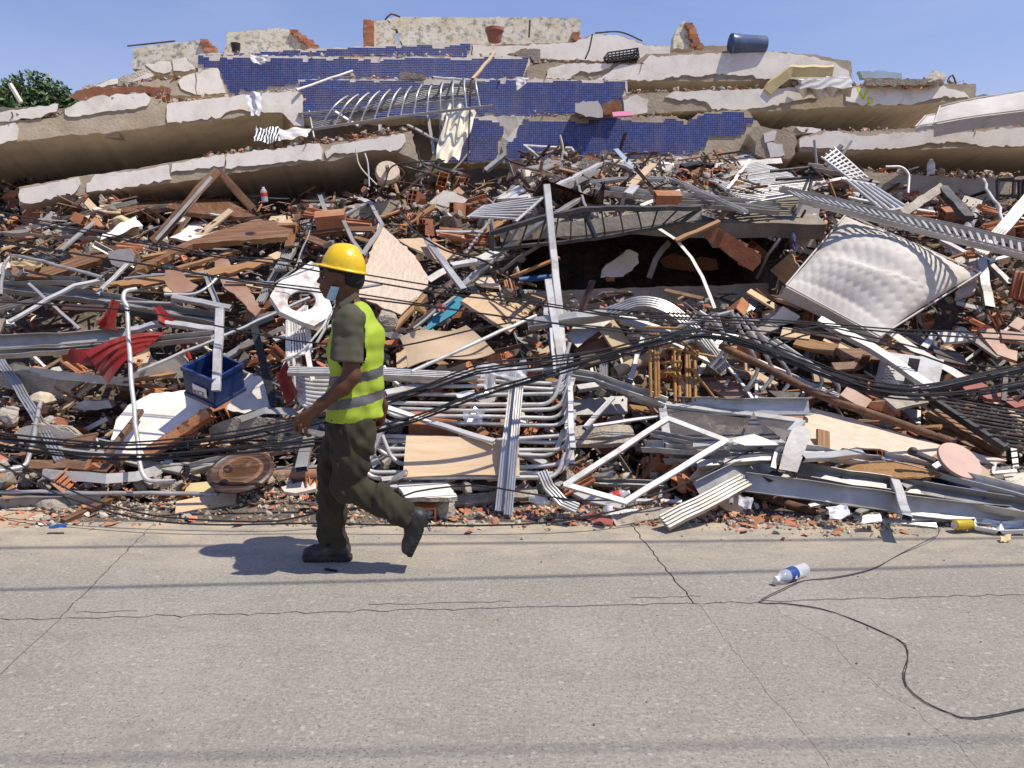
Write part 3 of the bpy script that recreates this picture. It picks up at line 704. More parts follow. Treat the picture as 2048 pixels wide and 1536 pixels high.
mosaic_wall('third blue mosaic band up, chipped along the top', fB3,
    [(397,112),(520,118),(640,117),(690,116),(740,118),(758,127),(775,118),(900,117),(1057,113),(1052,135),(1045,160),(700,162),(460,190),(440,150),(397,130)],
    [(395,109),(640,113),(900,114),(1060,110),(1060,165),(395,200)])
mosaic_wall('thin top blue mosaic strip below the roof parapet', fB4,
    [(400,112),(500,107),(600,101),(760,95),(941,87),(941,114),(400,120)], [(398,108),(500,103),(760,92),(943,84),(943,122),(398,124)])
mosaic_wall('fallen strip of blue mosaic wall half buried beneath the grilles', fB0,
    [(1300,345),(1360,332),(1440,325),(1500,313),(1515,322),(1450,338),(1390,346),(1310,352)], [(1296,342),(1360,328),(1500,309),(1520,324),(1450,345),(1300,360)])
# bare column strip between the two lower mosaic panels
t = empty('concrete_column', fB1.at(1025,300), 'bare concrete column exposed between two blue mosaic panels', 'column')
prism(fB1, [(990,234),(1000,232),(1056,232),(1046,240),(1030,258),(1016,275),(1018,300),(1016,323),(994,323),(996,296),(994,275),(1006,258)], .3, 'concrete', 'core', t, jag=.008)
t.location.y -= 0
# rear storeys closing off the gaps
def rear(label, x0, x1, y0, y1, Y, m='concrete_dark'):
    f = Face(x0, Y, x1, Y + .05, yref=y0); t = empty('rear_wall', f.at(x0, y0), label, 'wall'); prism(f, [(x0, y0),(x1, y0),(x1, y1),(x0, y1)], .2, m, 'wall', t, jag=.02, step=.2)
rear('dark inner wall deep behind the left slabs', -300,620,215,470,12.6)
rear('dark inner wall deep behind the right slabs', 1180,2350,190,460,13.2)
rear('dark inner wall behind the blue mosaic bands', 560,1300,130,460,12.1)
# ---- weathered roof parapets with brick at the broken ends
def bricks_at(parent, f, spots, w=.115, h=.05, d=.12, m='terracotta'):
    me = None
    for x, y in spots:
        p = f.at(x, y); 
        if me is None: me = new_mesh('brick', *box_geo((-w / 2,-d / 2,-h / 2),(w / 2, d / 2, h / 2)), m)
        o = ob('brick', me, None, Matrix.Translation(p) @ Matrix.Rotation(math.atan2(f.u.y, f.u.x) + random.gauss(0,.06),4, 'Z')); adopt(o, parent)
def parapet(label, f, outline, spots, depth=.14):
    t = empty('parapet_wall', f.at(*outline[0]), label, 'wall', 'weathered roof parapet walls')
    prism(f, outline, depth, 'plaster_aged', 'wall', t, jag=.008, step=.06)
    bricks_at(t, f, spots); return t
fP = Face(730,12.0,1160,12.2, yref=60); fQ = Face(265,11.7,640,11.9, yref=90)
parapet('long mottled roof parapet wall behind the terracotta pot', fP, Z2([(800,112),(840,100),(1540,100),(1750,104),(1930,108),(1938,245),(1880,262),(1300,262),(895,268),(870,200),(862,168),(815,160),(822,130)]), [(1151,70),(1149,76),(1153,80)])
parapet('short leaning parapet stub at the end of the long roof wall', fP, Z2([(722,122),(790,112),(822,140),(826,170),(850,180),(872,262),(770,272),(728,275)]),
        [(735 + random.uniform(-1,2),45 + i * 5.4) for i in range(10)] + [(741,47 + i * 5.4) for i in range(9)])
parapet('middle weathered parapet with stepped brick end', fQ, Z1([(1325,190),(1640,162),(1690,172),(1705,200),(1770,235),(1810,268),(1815,300),(1560,310),(1315,318),(1310,290),(1328,250)]),
        Z1([(1725,190),(1745,208),(1772,222),(1782,240),(1800,250),(1815,262),(1826,275),(1845,278),(1850,290),(1830,288),(1815,248)]))
parapet('left weathered parapet above the broken white blocks', fQ, Z1([(776,285),(1000,250),(1190,232),(1212,290),(1240,320),(1200,380),(1160,400),(776,405),(770,360),(784,340)]),
        Z1([(1200,245),(1210,262),(1216,280),(1240,285),(1246,298),(1222,296)]))
parapet('pointed standing wall fragment with ragged brick edge on the roof', Face(1345,11.7,1395,11.75, yref=80), Z3([(1012,285),(1016,215),(1040,165),(1080,118),(1092,150),(1112,190),(1118,245),(1135,285)]),
        Z3([(1100,150),(1108,165),(1118,180),(1122,200),(1130,215),(1135,235),(1142,250),(1155,268),(1165,278),(1130,268),(1120,225)]),.12)
# ---- broken upper-left blocks
def block(name, label, cat, f, outline, depth, m, patches=(), group=None, pm='plaster', back=0):
    t = empty(name, f.at(*outline[0]), label, cat, group); prism(f, outline, depth, m, 'core', t, jag=.01, step=.05)
    for q in patches: face_plate(f, q, .008,.018, pm, 'plaster', t)
    return t
fT = Face(250,10.0,455,10.5, yref=170)
GB = 'broken concrete blocks on the upper left'
block('concrete_block', 'tall white plastered beam end with a vertical crack, upper left', 'beam', fT, Z1([(780,500),(900,470),(1045,462),(1140,425),(1235,396),(1275,398),(1300,470),(1325,548),(1140,560),(975,556),(900,520)]),.9, 'concrete',
      [Z1([(1042,480),(1070,450),(1138,430),(1145,470),(1140,515),(1150,556),(1060,520)]), Z1([(1146,428),(1235,398),(1272,400),(1300,475),(1322,546),(1155,555),(1148,510),(1152,470)])], GB)
block('concrete_block', 'tilted white block lying on top of the cracked beam end', 'beam', Face(280,10.7,390,10.9, yref=130), Z1([(845,380),(960,358),(1000,348),(1090,333),(1148,410),(1080,425),(980,440),(880,425)]),.6, 'concrete',
      [Z1([(850,380),(960,360),(995,360),(1008,400),(1000,420),(960,432),(890,410)]), Z1([(1008,350),(1090,336),(1145,408),(1080,420),(1015,415)])], GB)
block('concrete_block', 'flat broken slab piece sloping down on the upper left skyline', 'slab', Face(150,10.2,310,10.6, yref=160), Z1([(480,510),(620,470),(700,455),(790,420),(860,400),(905,440),(780,490),(690,500),(560,540)]),.8, 'concrete_chunk',
      [Z1([(560,505),(650,465),(690,462),(690,490),(580,515)]), Z1([(780,475),(860,428),(900,445),(860,462),(790,478)])], GB)
# crumpled column head on the right
block('concrete_block', 'crumpled cracked column head beside the blue mosaic panel', 'column', Face(1500,10.1,1600,10.0, yref=290), Z4([(-20,850),(60,790),(200,815),(330,850),(350,920),(340,1000),(290,1040),(120,1040),(40,1000),(50,920)]),.7, 'concrete',
      [Z4([(100,850),(200,830),(180,900),(110,920)]), Z4([(125,920),(240,930),(260,1010),(150,1030)])])
block('concrete_block', 'thin cracked slab layer above the lower right slab', 'slab', Face(1570,10.25,1680,10.2, yref=255), Z4([(250,800),(340,795),(530,815),(540,840),(700,850),(620,850),(400,850),(330,860)]),.9, 'concrete', [Z4([(340,800),(528,815),(525,845),(400,845)])])
# ---- tree at the far left
def tree():
    c = P(78,205,24); t = empty('leafy_tree', (c.x, 24,0), 'dark green leafy tree on the far left skyline', 'tree')
    sweep_pts = [Vector((c.x, 24,-.1)), Vector((c.x + .1,24, c.z * .45)), Vector((c.x - .1,24, c.z * .8)), Vector((c.x, 24.1, c.z))]
    sweep('trunk', smooth_path(sweep_pts, .3), sec_circle(.2,10), 'bark', t, smooth=True)
    for k in range(7):
        a = k * .9 + .3; e = Vector((c.x + 1.0 * math.cos(a),24 + 1.0 * math.sin(a), c.z + .25 * math.sin(k * 2.1)))
        sweep('limb', [sweep_pts[1].lerp(sweep_pts[3], .4 + .08 * k), e], sec_circle(.05,6), 'bark', t, smooth=True)
    n = 9000; V = []; F = []
    lobes = [(c.x + dx, 24 + dy, c.z + dz, r) for dx, dy, dz, r in ((-.9,0,-.1,.75),(-.2,.1,.15,.8),(.45,0,-.05,.7),(.85,.2,-.35,.55),(-1.5,.1,-.45,.6),(0,-.3,-.5,.8),(-.6,-.4,-.6,.8),(.6,-.3,-.8,.7),(-1.7,0,-1.0,.7),(.2,.3,-1.2,.9))]
    for k in range(n):
        lx, ly, lz, r = lobes[k % len(lobes)]; d = RNG.normal(size=3); d /= np.linalg.norm(d); rr = r * (.55 + .5 * RNG.random() ** .6)
        p = np.array([lx, ly, lz]) + d * rr; u = RNG.normal(size=3); u /= np.linalg.norm(u); v = np.cross(u, d + .5 * RNG.normal(size=3)); v /= np.linalg.norm(v) + 1e-9
        s = .085 * (.7 + .6 * RNG.random()); o = len(V)
        V += [tuple(p - u * s), tuple(p + v * s * .45 - u * s * .1), tuple(p + u * s), tuple(p - v * s * .45 - u * s * .1)]; F.append((o, o + 1, o + 2, o + 3))
    o = ob('crown', new_mesh('crown', V, F, 'leaf'), None); adopt(o, t)
tree()
# ---- overhead service lines, and one added line, whose shadows cross the street
def overhead(label, y0, y1, zz, rad):
    a, b = G(0, y0), G(2048, y1); k = zz / SUN.z
    a2, b2 = a + SUN * k, b + SUN * k; d = (b2 - a2).normalized()
    bar('overhead_line', label, 'cable', [a2 - d * 12, a2, b2, b2 + d * 12], sec_circle(rad, 6), 'rubber', bend=0, smooth=True, group='overhead service lines')
overhead('thick overhead cable high above the street crossing nearest the heap', 1096,1076,5.2,.016)
overhead('thick overhead cable high above the street crossing past the water bottle', 1180,1130,5.0,.014)
overhead('added unseen line above the near street, its faint shadow standing for stains', 1520,1478,6.8,.008)  # added out of view; its thin shadow stands in for faint stains
# ================================================================== THE WALKING MAN (signed-distance bodies turned into meshes)
class Field:
    def __init__(s, lo, hi, h):
        s.lo = np.array(lo, float); s.h = h; s.n = np.ceil((np.array(hi) - s.lo) / h).astype(int) + 1
        s.a = np.full(s.n, .3, np.float32)
    def sl(s, lo, hi):
        i0 = np.clip(np.floor((np.array(lo) - s.lo) / s.h).astype(int),0, s.n); i1 = np.clip(np.ceil((np.array(hi) - s.lo) / s.h).astype(int) + 1,0, s.n)
        q = tuple(slice(a, b) for a, b in zip(i0, i1))
        g = [s.lo[k] + s.h * np.arange(i0[k], i1[k]) for k in range(3)]
        return q, np.meshgrid(*g, indexing='ij')
    def put(s, fn, lo, hi, k=.02, mode='u'):
        q, (X, Y, Z) = s.sl(lo, hi)
        if X.size == 0: return s
        d = fn(X, Y, Z).astype(np.float32); a = s.a[q]
        if mode == 'u':
            h = np.clip(.5 + .5 * (a - d) / k, 0,1); s.a[q] = a * (1 - h) + d * h - k * h * (1 - h)
        elif mode == 's':
            h = np.clip(.5 - .5 * (a + d) / k, 0,1); s.a[q] = a * (1 - h) - d * h + k * h * (1 - h)
        return s
    def all(s, fn):
        g = [s.lo[k] + s.h * np.arange(s.n[k]) for k in range(3)]; X, Y, Z = np.meshgrid(*g, indexing='ij'); s.a = fn(s.a, X, Y, Z).astype(np.float32); return s
    def cone(s, a, b, ra, rb, k=.02, flat=None, mode='u', pad=.03):
        """rounded tapered limb; flat=(direction, factor) squashes it"""
        a = np.array(a, float); b = np.array(b, float); R_ = max(ra, rb) * (1 if not flat else max(1, flat[1])) + pad + k
        fd = np.array(flat[0], float) / np.linalg.norm(flat[0]) if flat else None
        def fn(X, Y, Z):
            px, py, pz = X - a[0], Y - a[1], Z - a[2]; d = b - a; L2 = d @ d + 1e-12
            t = np.clip((px * d[0] + py * d[1] + pz * d[2]) / L2,0,1)
            qx, qy, qz = px - d[0] * t, py - d[1] * t, pz - d[2] * t
            if flat:
                c = qx * fd[0] + qy * fd[1] + qz * fd[2]; e = (1 / flat[1] - 1) * c
                qx, qy, qz = qx + e * fd[0], qy + e * fd[1], qz + e * fd[2]
            r = ra + (rb - ra) * t
            return (np.sqrt(qx * qx + qy * qy + qz * qz) - r) * (min(1, flat[1]) if flat else 1)
        return s.put(fn, np.minimum(a, b) - R_, np.maximum(a, b) + R_, k, mode)
    def ell(s, c, r, k=.015, mode='u', rot=0.0, pad=.03):
        c = np.array(c, float); r = np.array(r, float); cr, sr = math.cos(rot), math.sin(rot); m = r.max() + pad + k
        def fn(X, Y, Z):
            x, y, z = X - c[0], Y - c[1], Z - c[2]
            x, z = x * cr + z * sr, -x * sr + z * cr
            n = np.sqrt((x / r[0]) ** 2 + (y / r[1]) ** 2 + (z / r[2]) ** 2); g = np.sqrt((x / r[0] ** 2) ** 2 + (y / r[1] ** 2) ** 2 + (z / r[2] ** 2) ** 2) + 1e-9
            return n * (n - 1) / g
        return s.put(fn, c - m, c + m, k, mode)
    def mesh(s):
        """naive surface nets"""
        a = s.a; sg = a < 0; n = np.array(a.shape)
        c = np.zeros(n - 1, np.int8)
        offs = [(i, j, k) for i in (0,1) for j in (0,1) for k in (0,1)]
        def cs(i, j, k): return (slice(i, n[0] - 1 + i), slice(j, n[1] - 1 + j), slice(k, n[2] - 1 + k))
        for o in offs: c += sg[cs(*o)]
        act = (c > 0) & (c < 8); idx = np.full(act.shape, -1, np.int64); ids = np.argwhere(act); idx[act] = np.arange(len(ids))
        acc = np.zeros((len(ids),3)); cnt = np.zeros(len(ids))
        for ax in range(3):
            for o in offs:
                if o[ax]: continue
                o2 = list(o); o2[ax] = 1
                v0 = a[ids[:, 0] + o[0], ids[:, 1] + o[1], ids[:, 2] + o[2]]; v1 = a[ids[:, 0] + o2[0], ids[:, 1] + o2[1], ids[:, 2] + o2[2]]
                x = (v0 < 0) != (v1 < 0); t = np.where(x, v0 / np.where(v0 == v1,1, v0 - v1),0)
                p = np.tile(np.array(o, float),(len(ids),1)); p[:, ax] += t
                acc[x] += p[x]; cnt[x] += 1
        V = s.lo + s.h * (ids + acc / cnt[:, None]); F = []
        for ax in range(3):
            u, v = [(1,2),(2,0),(0,1)][ax]
            e = [slice(None)] * 3; e2 = [slice(None)] * 3; e[ax] = slice(0, n[ax] - 1); e2[ax] = slice(1, n[ax])
            x = sg[tuple(e)] != sg[tuple(e2)]; pos = np.argwhere(x); neg = sg[tuple(e)][x]
            ok = (pos[:, u] > 0) & (pos[:, v] > 0) & (pos[:, u] < n[u] - 1) & (pos[:, v] < n[v] - 1); pos = pos[ok]; neg = neg[ok]
            q = []
            for du, dv in ((-1,-1),(0,-1),(0,0),(-1,0)):
                w = pos.copy(); w[:, u] += du; w[:, v] += dv; q.append(idx[w[:, 0], w[:, 1], w[:, 2]])
            q = np.stack(q, 1); q[~neg] = q[~neg][:, ::-1]; F.append(q[(q >= 0).all(1)])
        return V, np.concatenate(F)
def sdf_obj(name, fld, mats, parent, center, matfn=None, smooth_it=1):
    V, F = fld.mesh()
    for _ in range(smooth_it):      # light relaxation
        acc = np.zeros_like(V); c = np.zeros(len(V))
        for i in range(4): np.add.at(acc, F[:, i], V[F[:, (i + 1) % 4]]); np.add.at(c, F[:, i], 1)
        V = V * .5 + .5 * acc / np.maximum(c, 1)[:, None]
    fm = None
    if matfn is not None: cen = V[F].mean(1); fm = matfn(cen).astype(int).tolist()
    me = new_mesh(name, (V - np.array(center)).tolist(), F.tolist(), mats, fm, True)
    o = ob(name, me, None, Matrix.Translation(center)); return adopt(o, parent)
mat('skin', (.125,.055,.028,1),(.095,.040,.021,1),9,.5, bump=.15, bscale=160, bdist=.002, rand=0, spec=.3)
mat('hair_black', (.012,.010,.009,1),(.02,.017,.014,1),60,.8, bump=.6, bscale=260, rand=0)
mat('shirt_olive', (.098,.092,.060,1),(.070,.066,.043,1),7,.92, bump=.3, bscale=220, bdist=.003, rand=0)
mat('trouser_olive', (.045,.040,.022,1),(.024,.022,.013,1),7,.92, bump=.3, bscale=220, bdist=.003, rand=0)
mat('vest_lime', (.40,.53,.04,1),(.34,.46,.035,1),5,.75, bump=.25, bscale=160, bdist=.003, rand=0, dirt=(.30,.36,.05,1), dirt_amt=.5, dscale=7)
mat('vest_band', (.125,.125,.125,1),(.095,.095,.095,1),8,.45, bump=.15, bscale=120, rand=0)
mat('print_black', (.015,.015,.015,1), None, 5,.8, bump=0, rand=0)
mat('helmet_yellow', (.80,.53,.012,1),(.76,.50,.012,1),3,.28, bump=.02, rand=0, spec=.5, dirt=(.6,.42,.06,1), dirt_amt=.3, dscale=8)
mat('mask_blue', (.42,.62,.70,1),(.36,.55,.64,1),6,.9, bump=.3, bscale=80, rand=0)
mat('strap_white', (.75,.75,.72,1), None, 6,.7, bump=0, rand=0)
mat('helmet_strap', (.42,.45,.46,1), None, 6,.6, bump=.05, rand=0)
mat('boot_black', (.022,.021,.022,1),(.035,.032,.030,1),9,.5, bump=.3, bscale=70, rand=0, dirt=(.12,.10,.075,1), dirt_amt=.5, dscale=9)
mat('boot_sole', (.02,.02,.02,1),(.04,.036,.03,1),12,.8, bump=.4, bscale=60, rand=0)
mat('eye_white', (.62,.58,.54,1), None, 5,.25, bump=0, rand=0)
mat('iris', (.012,.008,.006,1), None, 5,.2, bump=0, rand=0)
YM = 3.97
def m_(x, y, dy=0.0): return np.array(P(x, y, YM + dy))
def folds(X, Y, Z, s=1.0, a=.004):
    return a * (np.sin(23 * s * X + 31 * s * Z + 2.2 * np.sin(17 * s * Z + 9 * Y)) * .6 + np.sin(41 * s * Z - 29 * s * X + 13 * s * Y + 1.7 * np.sin(21 * s * X)) * .4 + .5 * np.sin(67 * s * X + 11 * s * Z))
def make_man():
    root = empty('person', (m_(660,1118,.08)[0], YM, 0), 'man in yellow hard hat and lime safety vest walking along the street', 'person')
    ctr = np.array(P(690,800, YM))
    # ---------------- body: head, neck, torso, arms, hands - one surface
    f = Field((-1.32,3.58,.62),(-.55,4.34,1.80),.0045)
    f.ell(m_(688,545),(.098,.074,.098),.02)
    f.ell(m_(667,565),(.068,.058,.082),.025)
    f.ell(m_(700,560),(.070,.066,.062),.03)
    for s in (-1,1):
        f.cone(m_(688,577, s * .046), m_(657,591, s * .016),.024,.017,.02)      # jaw
        f.ell(m_(655,563, s * .038),(.022,.018,.02),.018)                       # cheekbone
    f.ell(m_(655,589),(.024,.026,.020),.018)                                    # chin
    f.ell(m_(650,577),(.026,.034,.026),.016)                                    # mouth mound
    f.ell(m_(645.5,548),(.016,.048,.012),.014)                                  # brow
    f.cone(m_(643,553), m_(637.5,562.5),.009,.0115,.010)                        # nose
    for s in (-1,1): f.ell(m_(641.5,564.5, s * .012),(.0105,.008,.008),.007)
    f.ell(m_(641,573.2),(.0085,.023,.0058),.005); f.ell(m_(642.6,578.8),(.0095,.021,.0065),.005)
    f.ell(m_(639.5,576),(.008,.026,.0016),.003, 's')
    for s in (-1,1):
        f.ell(m_(648,554.5, s * .033),(.014,.017,.010),.009, 's'); f.ell(m_(650.8,555, s * .032),(.0105,.0125,.0095),.003)
        f.ell(m_(682,557, s * .082),(.019,.012,.031),.005, rot=.25); f.ell(m_(683,556, s * .096),(.010,.007,.019),.004, 's', rot=.25)
    f.cone(m_(694,578), m_(700,632),.054,.062,.03)
    f.cone(m_(702,640), m_(705,720),.10,.11,.05, flat=((0,1,0),1.35)); f.cone(m_(705,720), m_(700,850),.105,.10,.05, flat=((0,1,0),1.3))
    def limb(pts, rs, k=.02, flat=None):
        for i in range(len(pts) - 1): f.cone(pts[i], pts[i + 1], rs[i], rs[i + 1], k, flat)
    # near arm
    limb([m_(702,640,-.13), m_(701,650,-.18), m_(703,752,-.212)], [.05,.050,.043], .03)
    limb([m_(704,752,-.215), m_(686,773,-.225), m_(640,811,-.235)], [.043,.043,.027], .025)
    f.cone(m_(643,808,-.235), m_(632,818,-.235),.027,.027,.02, flat=((0,1,0),.78))
    w, kn = m_(634,817,-.235), [(594,834),(595,842),(602,850),(611,856)]
    for i, (x, y) in enumerate(kn): f.cone(w, m_(x + 2, y - 1,-.235 + .003 * i),.020,.0125,.012, flat=((0,1,0),.8))
    dirs = [((-.5,.25,-.85),(.15,.70,-.70),(.75,.55,-.1)),((-.42,.22,-.88),(.2,.66,-.72),(.8,.5,-.1)),((-.25,.2,-.95),(.3,.62,-.72),(.85,.4,.05)),((-.05,.2,-.97),(.4,.6,-.7),(.85,.4,.1))]
    for (x, y), dd, L in zip(kn, dirs, (.040,.044,.040,.032)):
        p = m_(x, y, -.237); r = .0105
        for q, (d, l) in enumerate(zip(dd, (L, L * .68, L * .4))):
            d = np.array(d) / np.linalg.norm(d); e = p + d * l; f.cone(p, e, r, r - .0012,.004); p = e; r -= .001
    t0 = m_(628,820,-.20); t1 = m_(613,832,-.175); t2 = m_(604,846,-.172)
    f.cone(t0, t1,.015,.012,.012); f.cone(t1, t2,.0118,.0095,.006)
    # far arm
    limb([m_(702,640,.13), m_(703,650,.18), m_(736,745,.23)], [.05,.050,.043], .03)
    limb([m_(736,745,.23), m_(750,775,.235), m_(766,812,.235)], [.042,.041,.027], .025)
    limb([m_(766,812,.235), m_(761,838,.225)], [.026,.028], .02,((0,1,0),.75))
    for i in range(4):
        p = m_(766 - 5 * i, 838 + i * .5,.225 + .004 * i); d = [(-.25,-.1,-.95),(-.7,-.3,-.6),(-.8,-.5,.2)]
        for q, l in enumerate((.036,.025,.02)):
            dd = np.array(d[q]) / np.linalg.norm(d[q]); e = p + dd * l; f.cone(p, e, .0100 - .001 * q, .0092 - .001 * q, .004); p = e
    f.cone(m_(758,826,.20), m_(748,846,.19),.013,.010,.01)
    sdf_obj('body', f, 'skin', root, tuple(ctr))
    # eyes, brows
    for s in (-1,1):
        e = m_(650.4,554.7, s * .032); V, F = lathe([(.0001,-.0108),(.006,-.009),(.0104,-.003),(.0106,0),(.0104,.003),(.006,.009),(.0001,.0108)], 12)
        ey = ob('eye', new_mesh('eye', V, F, 'eye_white', smooth=True), None, Matrix.Translation(tuple(e))); adopt(ey, root)
        V, F = lathe([(.0001,0),(.0052,.0012),(.0052,.0022),(.0001,.004)], 10)
        ir = ob('iris', new_mesh('iris', V, F, 'iris', smooth=True), None, Matrix.Translation(tuple(e + np.array([-.0088, s * .002,0]))) @ Matrix.Rotation(R(-90),4, 'Y')); adopt(ir, ey)
    # ---------------- hair
    f = Field(m_(740,610)[:1].tolist() + [0,0] if 0 else (-1.06,3.86,1.44),(-.78,4.08,1.80),.005)
    f.ell(m_(689,544),(.101,.078,.101),.01); f.ell(m_(701,560),(.072,.069,.064),.03)
    hx = m_(684,550)[0]; zn = m_(700,590)[2]
    f.all(lambda a, X, Y, Z: np.maximum(a, np.minimum(np.maximum(.0,0),0) + np.maximum(np.minimum(hx + .030 - X, (m_(650,546)[2] - Z)), zn + .012 - Z)))
    sdf_obj('hair', f, 'hair_black', root, tuple(ctr))
    # ---------------- shirt: collar and sleeves over the torso
    f = Field((-1.12,3.60,.80),(-.66,4.34,1.56),.006)
    f.cone(m_(709,650), m_(713,706),.086,.108,.05, flat=((0,1,0),1.42)); f.cone(m_(713,706), m_(708,836),.108,.118,.05, flat=((0,1,0),1.2))
    f.cone(m_(696,602), m_(704,628),.060,.072,.02)
    f.all(lambda a, X, Y, Z: np.maximum(a, (Z - (m_(705,590)[2] + (X - m_(712,590)[0]) * .55))))        # collar slopes to the throat
    for s, sh, hem in ((-1, m_(700,643,-.180), m_(692,722,-.205)),(1, m_(700,643,.180), m_(726,715,.220))):
        f.cone(m_(702,636, s * .12), sh, .074,.076,.03); f.cone(sh, hem + (hem - sh) * .35,.076,.090,.02)
        ax = (hem - sh) / np.linalg.norm(hem - sh)
        def cut_hem(a, X, Y, Z, sh=sh, hem=hem, ax=ax, s=s):
            t = (X - hem[0]) * ax[0] + (Y - hem[1]) * ax[1] + (Z - hem[2]) * ax[2]
            rad = np.sqrt(np.maximum((X - hem[0]) ** 2 + (Y - hem[1]) ** 2 + (Z - hem[2]) ** 2 - t * t, 0))
            side = (Y - YM) * s > .115
            a = np.where(side & (rad < .16), np.maximum(a, t), a)
            hole = np.maximum(rad - .066,-t - .04)
            return np.where(side, np.maximum(a, -hole), a)
        f.all(cut_hem)
    f.all(lambda a, X, Y, Z: a + folds(X, Y, Z, 1.0,.0045) + folds(Z, X, Y, 1.9,.0016))
    sdf_obj('shirt', f, 'shirt_olive', root, tuple(ctr))
    # collar leaf
    rows = patch(*[Vector(m_(x, y, d)) for x, y, d in ((712,584,-.055),(678,606,-.085),(684,620,-.100),(717,590,-.075))], 6,3)
    grid_sheet('collar', rows, .004, 'shirt_olive', root)
    # ---------------- safety vest
    f = Field((-1.14,3.66,.78),(-.66,4.28,1.60),.0055)
    def torso(g, e):
        g.cone(m_(707,646), m_(711,706),.094 + e, .124 + e, .05, flat=((0,1,0),1.42)); g.cone(m_(711,706), m_(708,850),.124 + e, .146 + e, .05, flat=((0,1,0),1.2))
        g.cone(m_(716,630), m_(730,670),.060 + e, .088 + e, .04, flat=((0,1,0),1.6))
    torso(f, .012)
    zb = m_(700,838)[2]
    up_ = np.array(P(700,600, YM)) - np.array(P(706,838, YM)); up_ /= np.linalg.norm(up_)
    def trim(a, X, Y, Z):
        a = a + folds(X, Y, Z, .55,.0075) + folds(Z, Y, X, 1.2,.003)
        flare = Z - (zb + .012 * np.sin(9 * X + 4 * Y) + np.where(X > m_(735,800)[0], .015,0))
        a = np.maximum(a, -flare)
        nx = m_(690,600); neck = np.sqrt((X - nx[0]) ** 2 + (Y - YM) ** 2 * 1.0 + ((Z - nx[2]) * .8) ** 2) - .080
        a = np.maximum(a, -neck)
        for s in (-1,1):          # armholes
            c0, c1 = m_(694,645, s * .2), m_(700,712, s * .2)
            t = np.clip((Z - c1[2]) / (c0[2] - c1[2]),0,1); cx = c1[0] + (c0[0] - c1[0]) * t
            hole = np.sqrt((X - cx) ** 2 + ((Z - (c1[2] + (c0[2] - c1[2]) * t)) * 1.0) ** 2) - .072
            a = np.where((Y - YM) * s > .055, np.maximum(a, -hole), a)
        return a
    f.all(trim)
    g = Field(f.lo, f.lo + f.h * (f.n - 1), f.h); torso(g, -.002); g.a = g.a[:f.n[0], :f.n[1], :f.n[2]]
    f.a = np.maximum(f.a, -(g.a + folds(*f.sl(f.lo, f.lo + f.h * f.n)[1], .55,.0065).astype(np.float32)))
    zb1, zb2 = m_(700,752)[2], m_(700,797)[2]; x0 = m_(700,800)[0]
    def bands(c):
        z = c[:, 2] - (c[:, 0] - x0) * .16
        return ((np.abs(z - zb1) < .027) | (np.abs(z - zb2) < .027)) * 1
    sdf_obj('safety_vest', f, ['vest_lime', 'vest_band'], root, tuple(ctr), bands)
    vest = root.children[-1]
    # printed letter O on the back
    c = Vector(m_(757,757,-.118)); V = []; F = []; tg = Vector((.72,.69,0))
    for i in range(20):
        a = 2 * math.pi * i / 20
        for r in (.62,1): V.append(tuple(c + tg * (.016 * r * math.cos(a)) + Vector((0,0,.017 * (r + (.08 if r < 1 else 0)) * math.sin(a)))))
    for i in range(20): j = (i + 1) % 20; F.append((2 * i, 2 * i + 1,2 * j + 1,2 * j))
    o = ob('printed_letter', new_mesh('printed_letter', V, F, 'print_black'), None); adopt(o, vest)
    # ---------------- trousers
    f = Field((-1.24,3.72,.08),(-.46,4.24,.93),.006)
    f.cone(m_(702,836), m_(702,862),.122,.126,.04, flat=((0,1,0),1.25))
    def leg(pts, rs):
        for i in range(len(pts) - 1): f.cone(pts[i], pts[i + 1], rs[i], rs[i + 1], .03)
    leg([m_(690,862,.085), m_(676,915,.09), m_(664,968,.09), m_(664,1030,.09), m_(667,1110,.09)], [.112,.098,.088,.080,.084])
    leg([m_(712,862,-.085), m_(702,925,-.085), m_(697,972,-.08)], [.115,.100,.090])
    leg([m_(697,972,-.08), m_(760,1000,-.075), m_(846,1050,-.07)], [.090,.078,.068])
    h1 = m_(667,1088,.09); h2 = m_(824,1036,-.072); a2 = m_(846,1050,-.07) - m_(760,1000,-.075); a2 /= np.linalg.norm(a2)
    def hems(a, X, Y, Z):
        fo = folds(X, Y, Z, .8,.008) + folds(X + .5 * Z, Y, .35 * Z - X, 1.6,.0055)
        a = a + fo
        near = Y < YM + .005
        t2 = (X - h2[0]) * a2[0] + (Y - h2[1]) * a2[1] + (Z - h2[2]) * a2[2]
        a = np.where(near & (X > m_(780,1000)[0]), np.maximum(a, t2), a)
        a = np.where(X < m_(740,1000)[0], np.maximum(a, h1[2] - Z - .012 * (X - h1[0]) / .08), a)
        r1 = np.sqrt((X - h1[0]) ** 2 + (Y - h1[1]) ** 2); a = np.maximum(a, -np.maximum(r1 - .068, Z - h1[2] - .06))
        rr = np.sqrt(np.maximum((X - h2[0]) ** 2 + (Y - h2[1]) ** 2 + (Z - h2[2]) ** 2 - t2 * t2,0)); a = np.where(near, np.maximum(a, -np.maximum(rr - .058,-t2 - .05)), a)
        a = np.maximum(a, Z - m_(700,828)[2])
        # knee crease and pocket seam
        kc = m_(712,962,-.16); d = np.sqrt((X - kc[0]) ** 2 * .25 + (Z - kc[2] - .15 * (X - kc[0])) ** 2 + ((Y - kc[1]) * .6) ** 2); a = a + .010 * np.exp(-(d / .014) ** 2)
        return a
    f.all(hems)
    sdf_obj('trousers', f, 'trouser_olive', root, tuple(ctr))
    # ---------------- boots
    b = Field((-.03,-.07,-.01),(.32,.07,.24),.005)
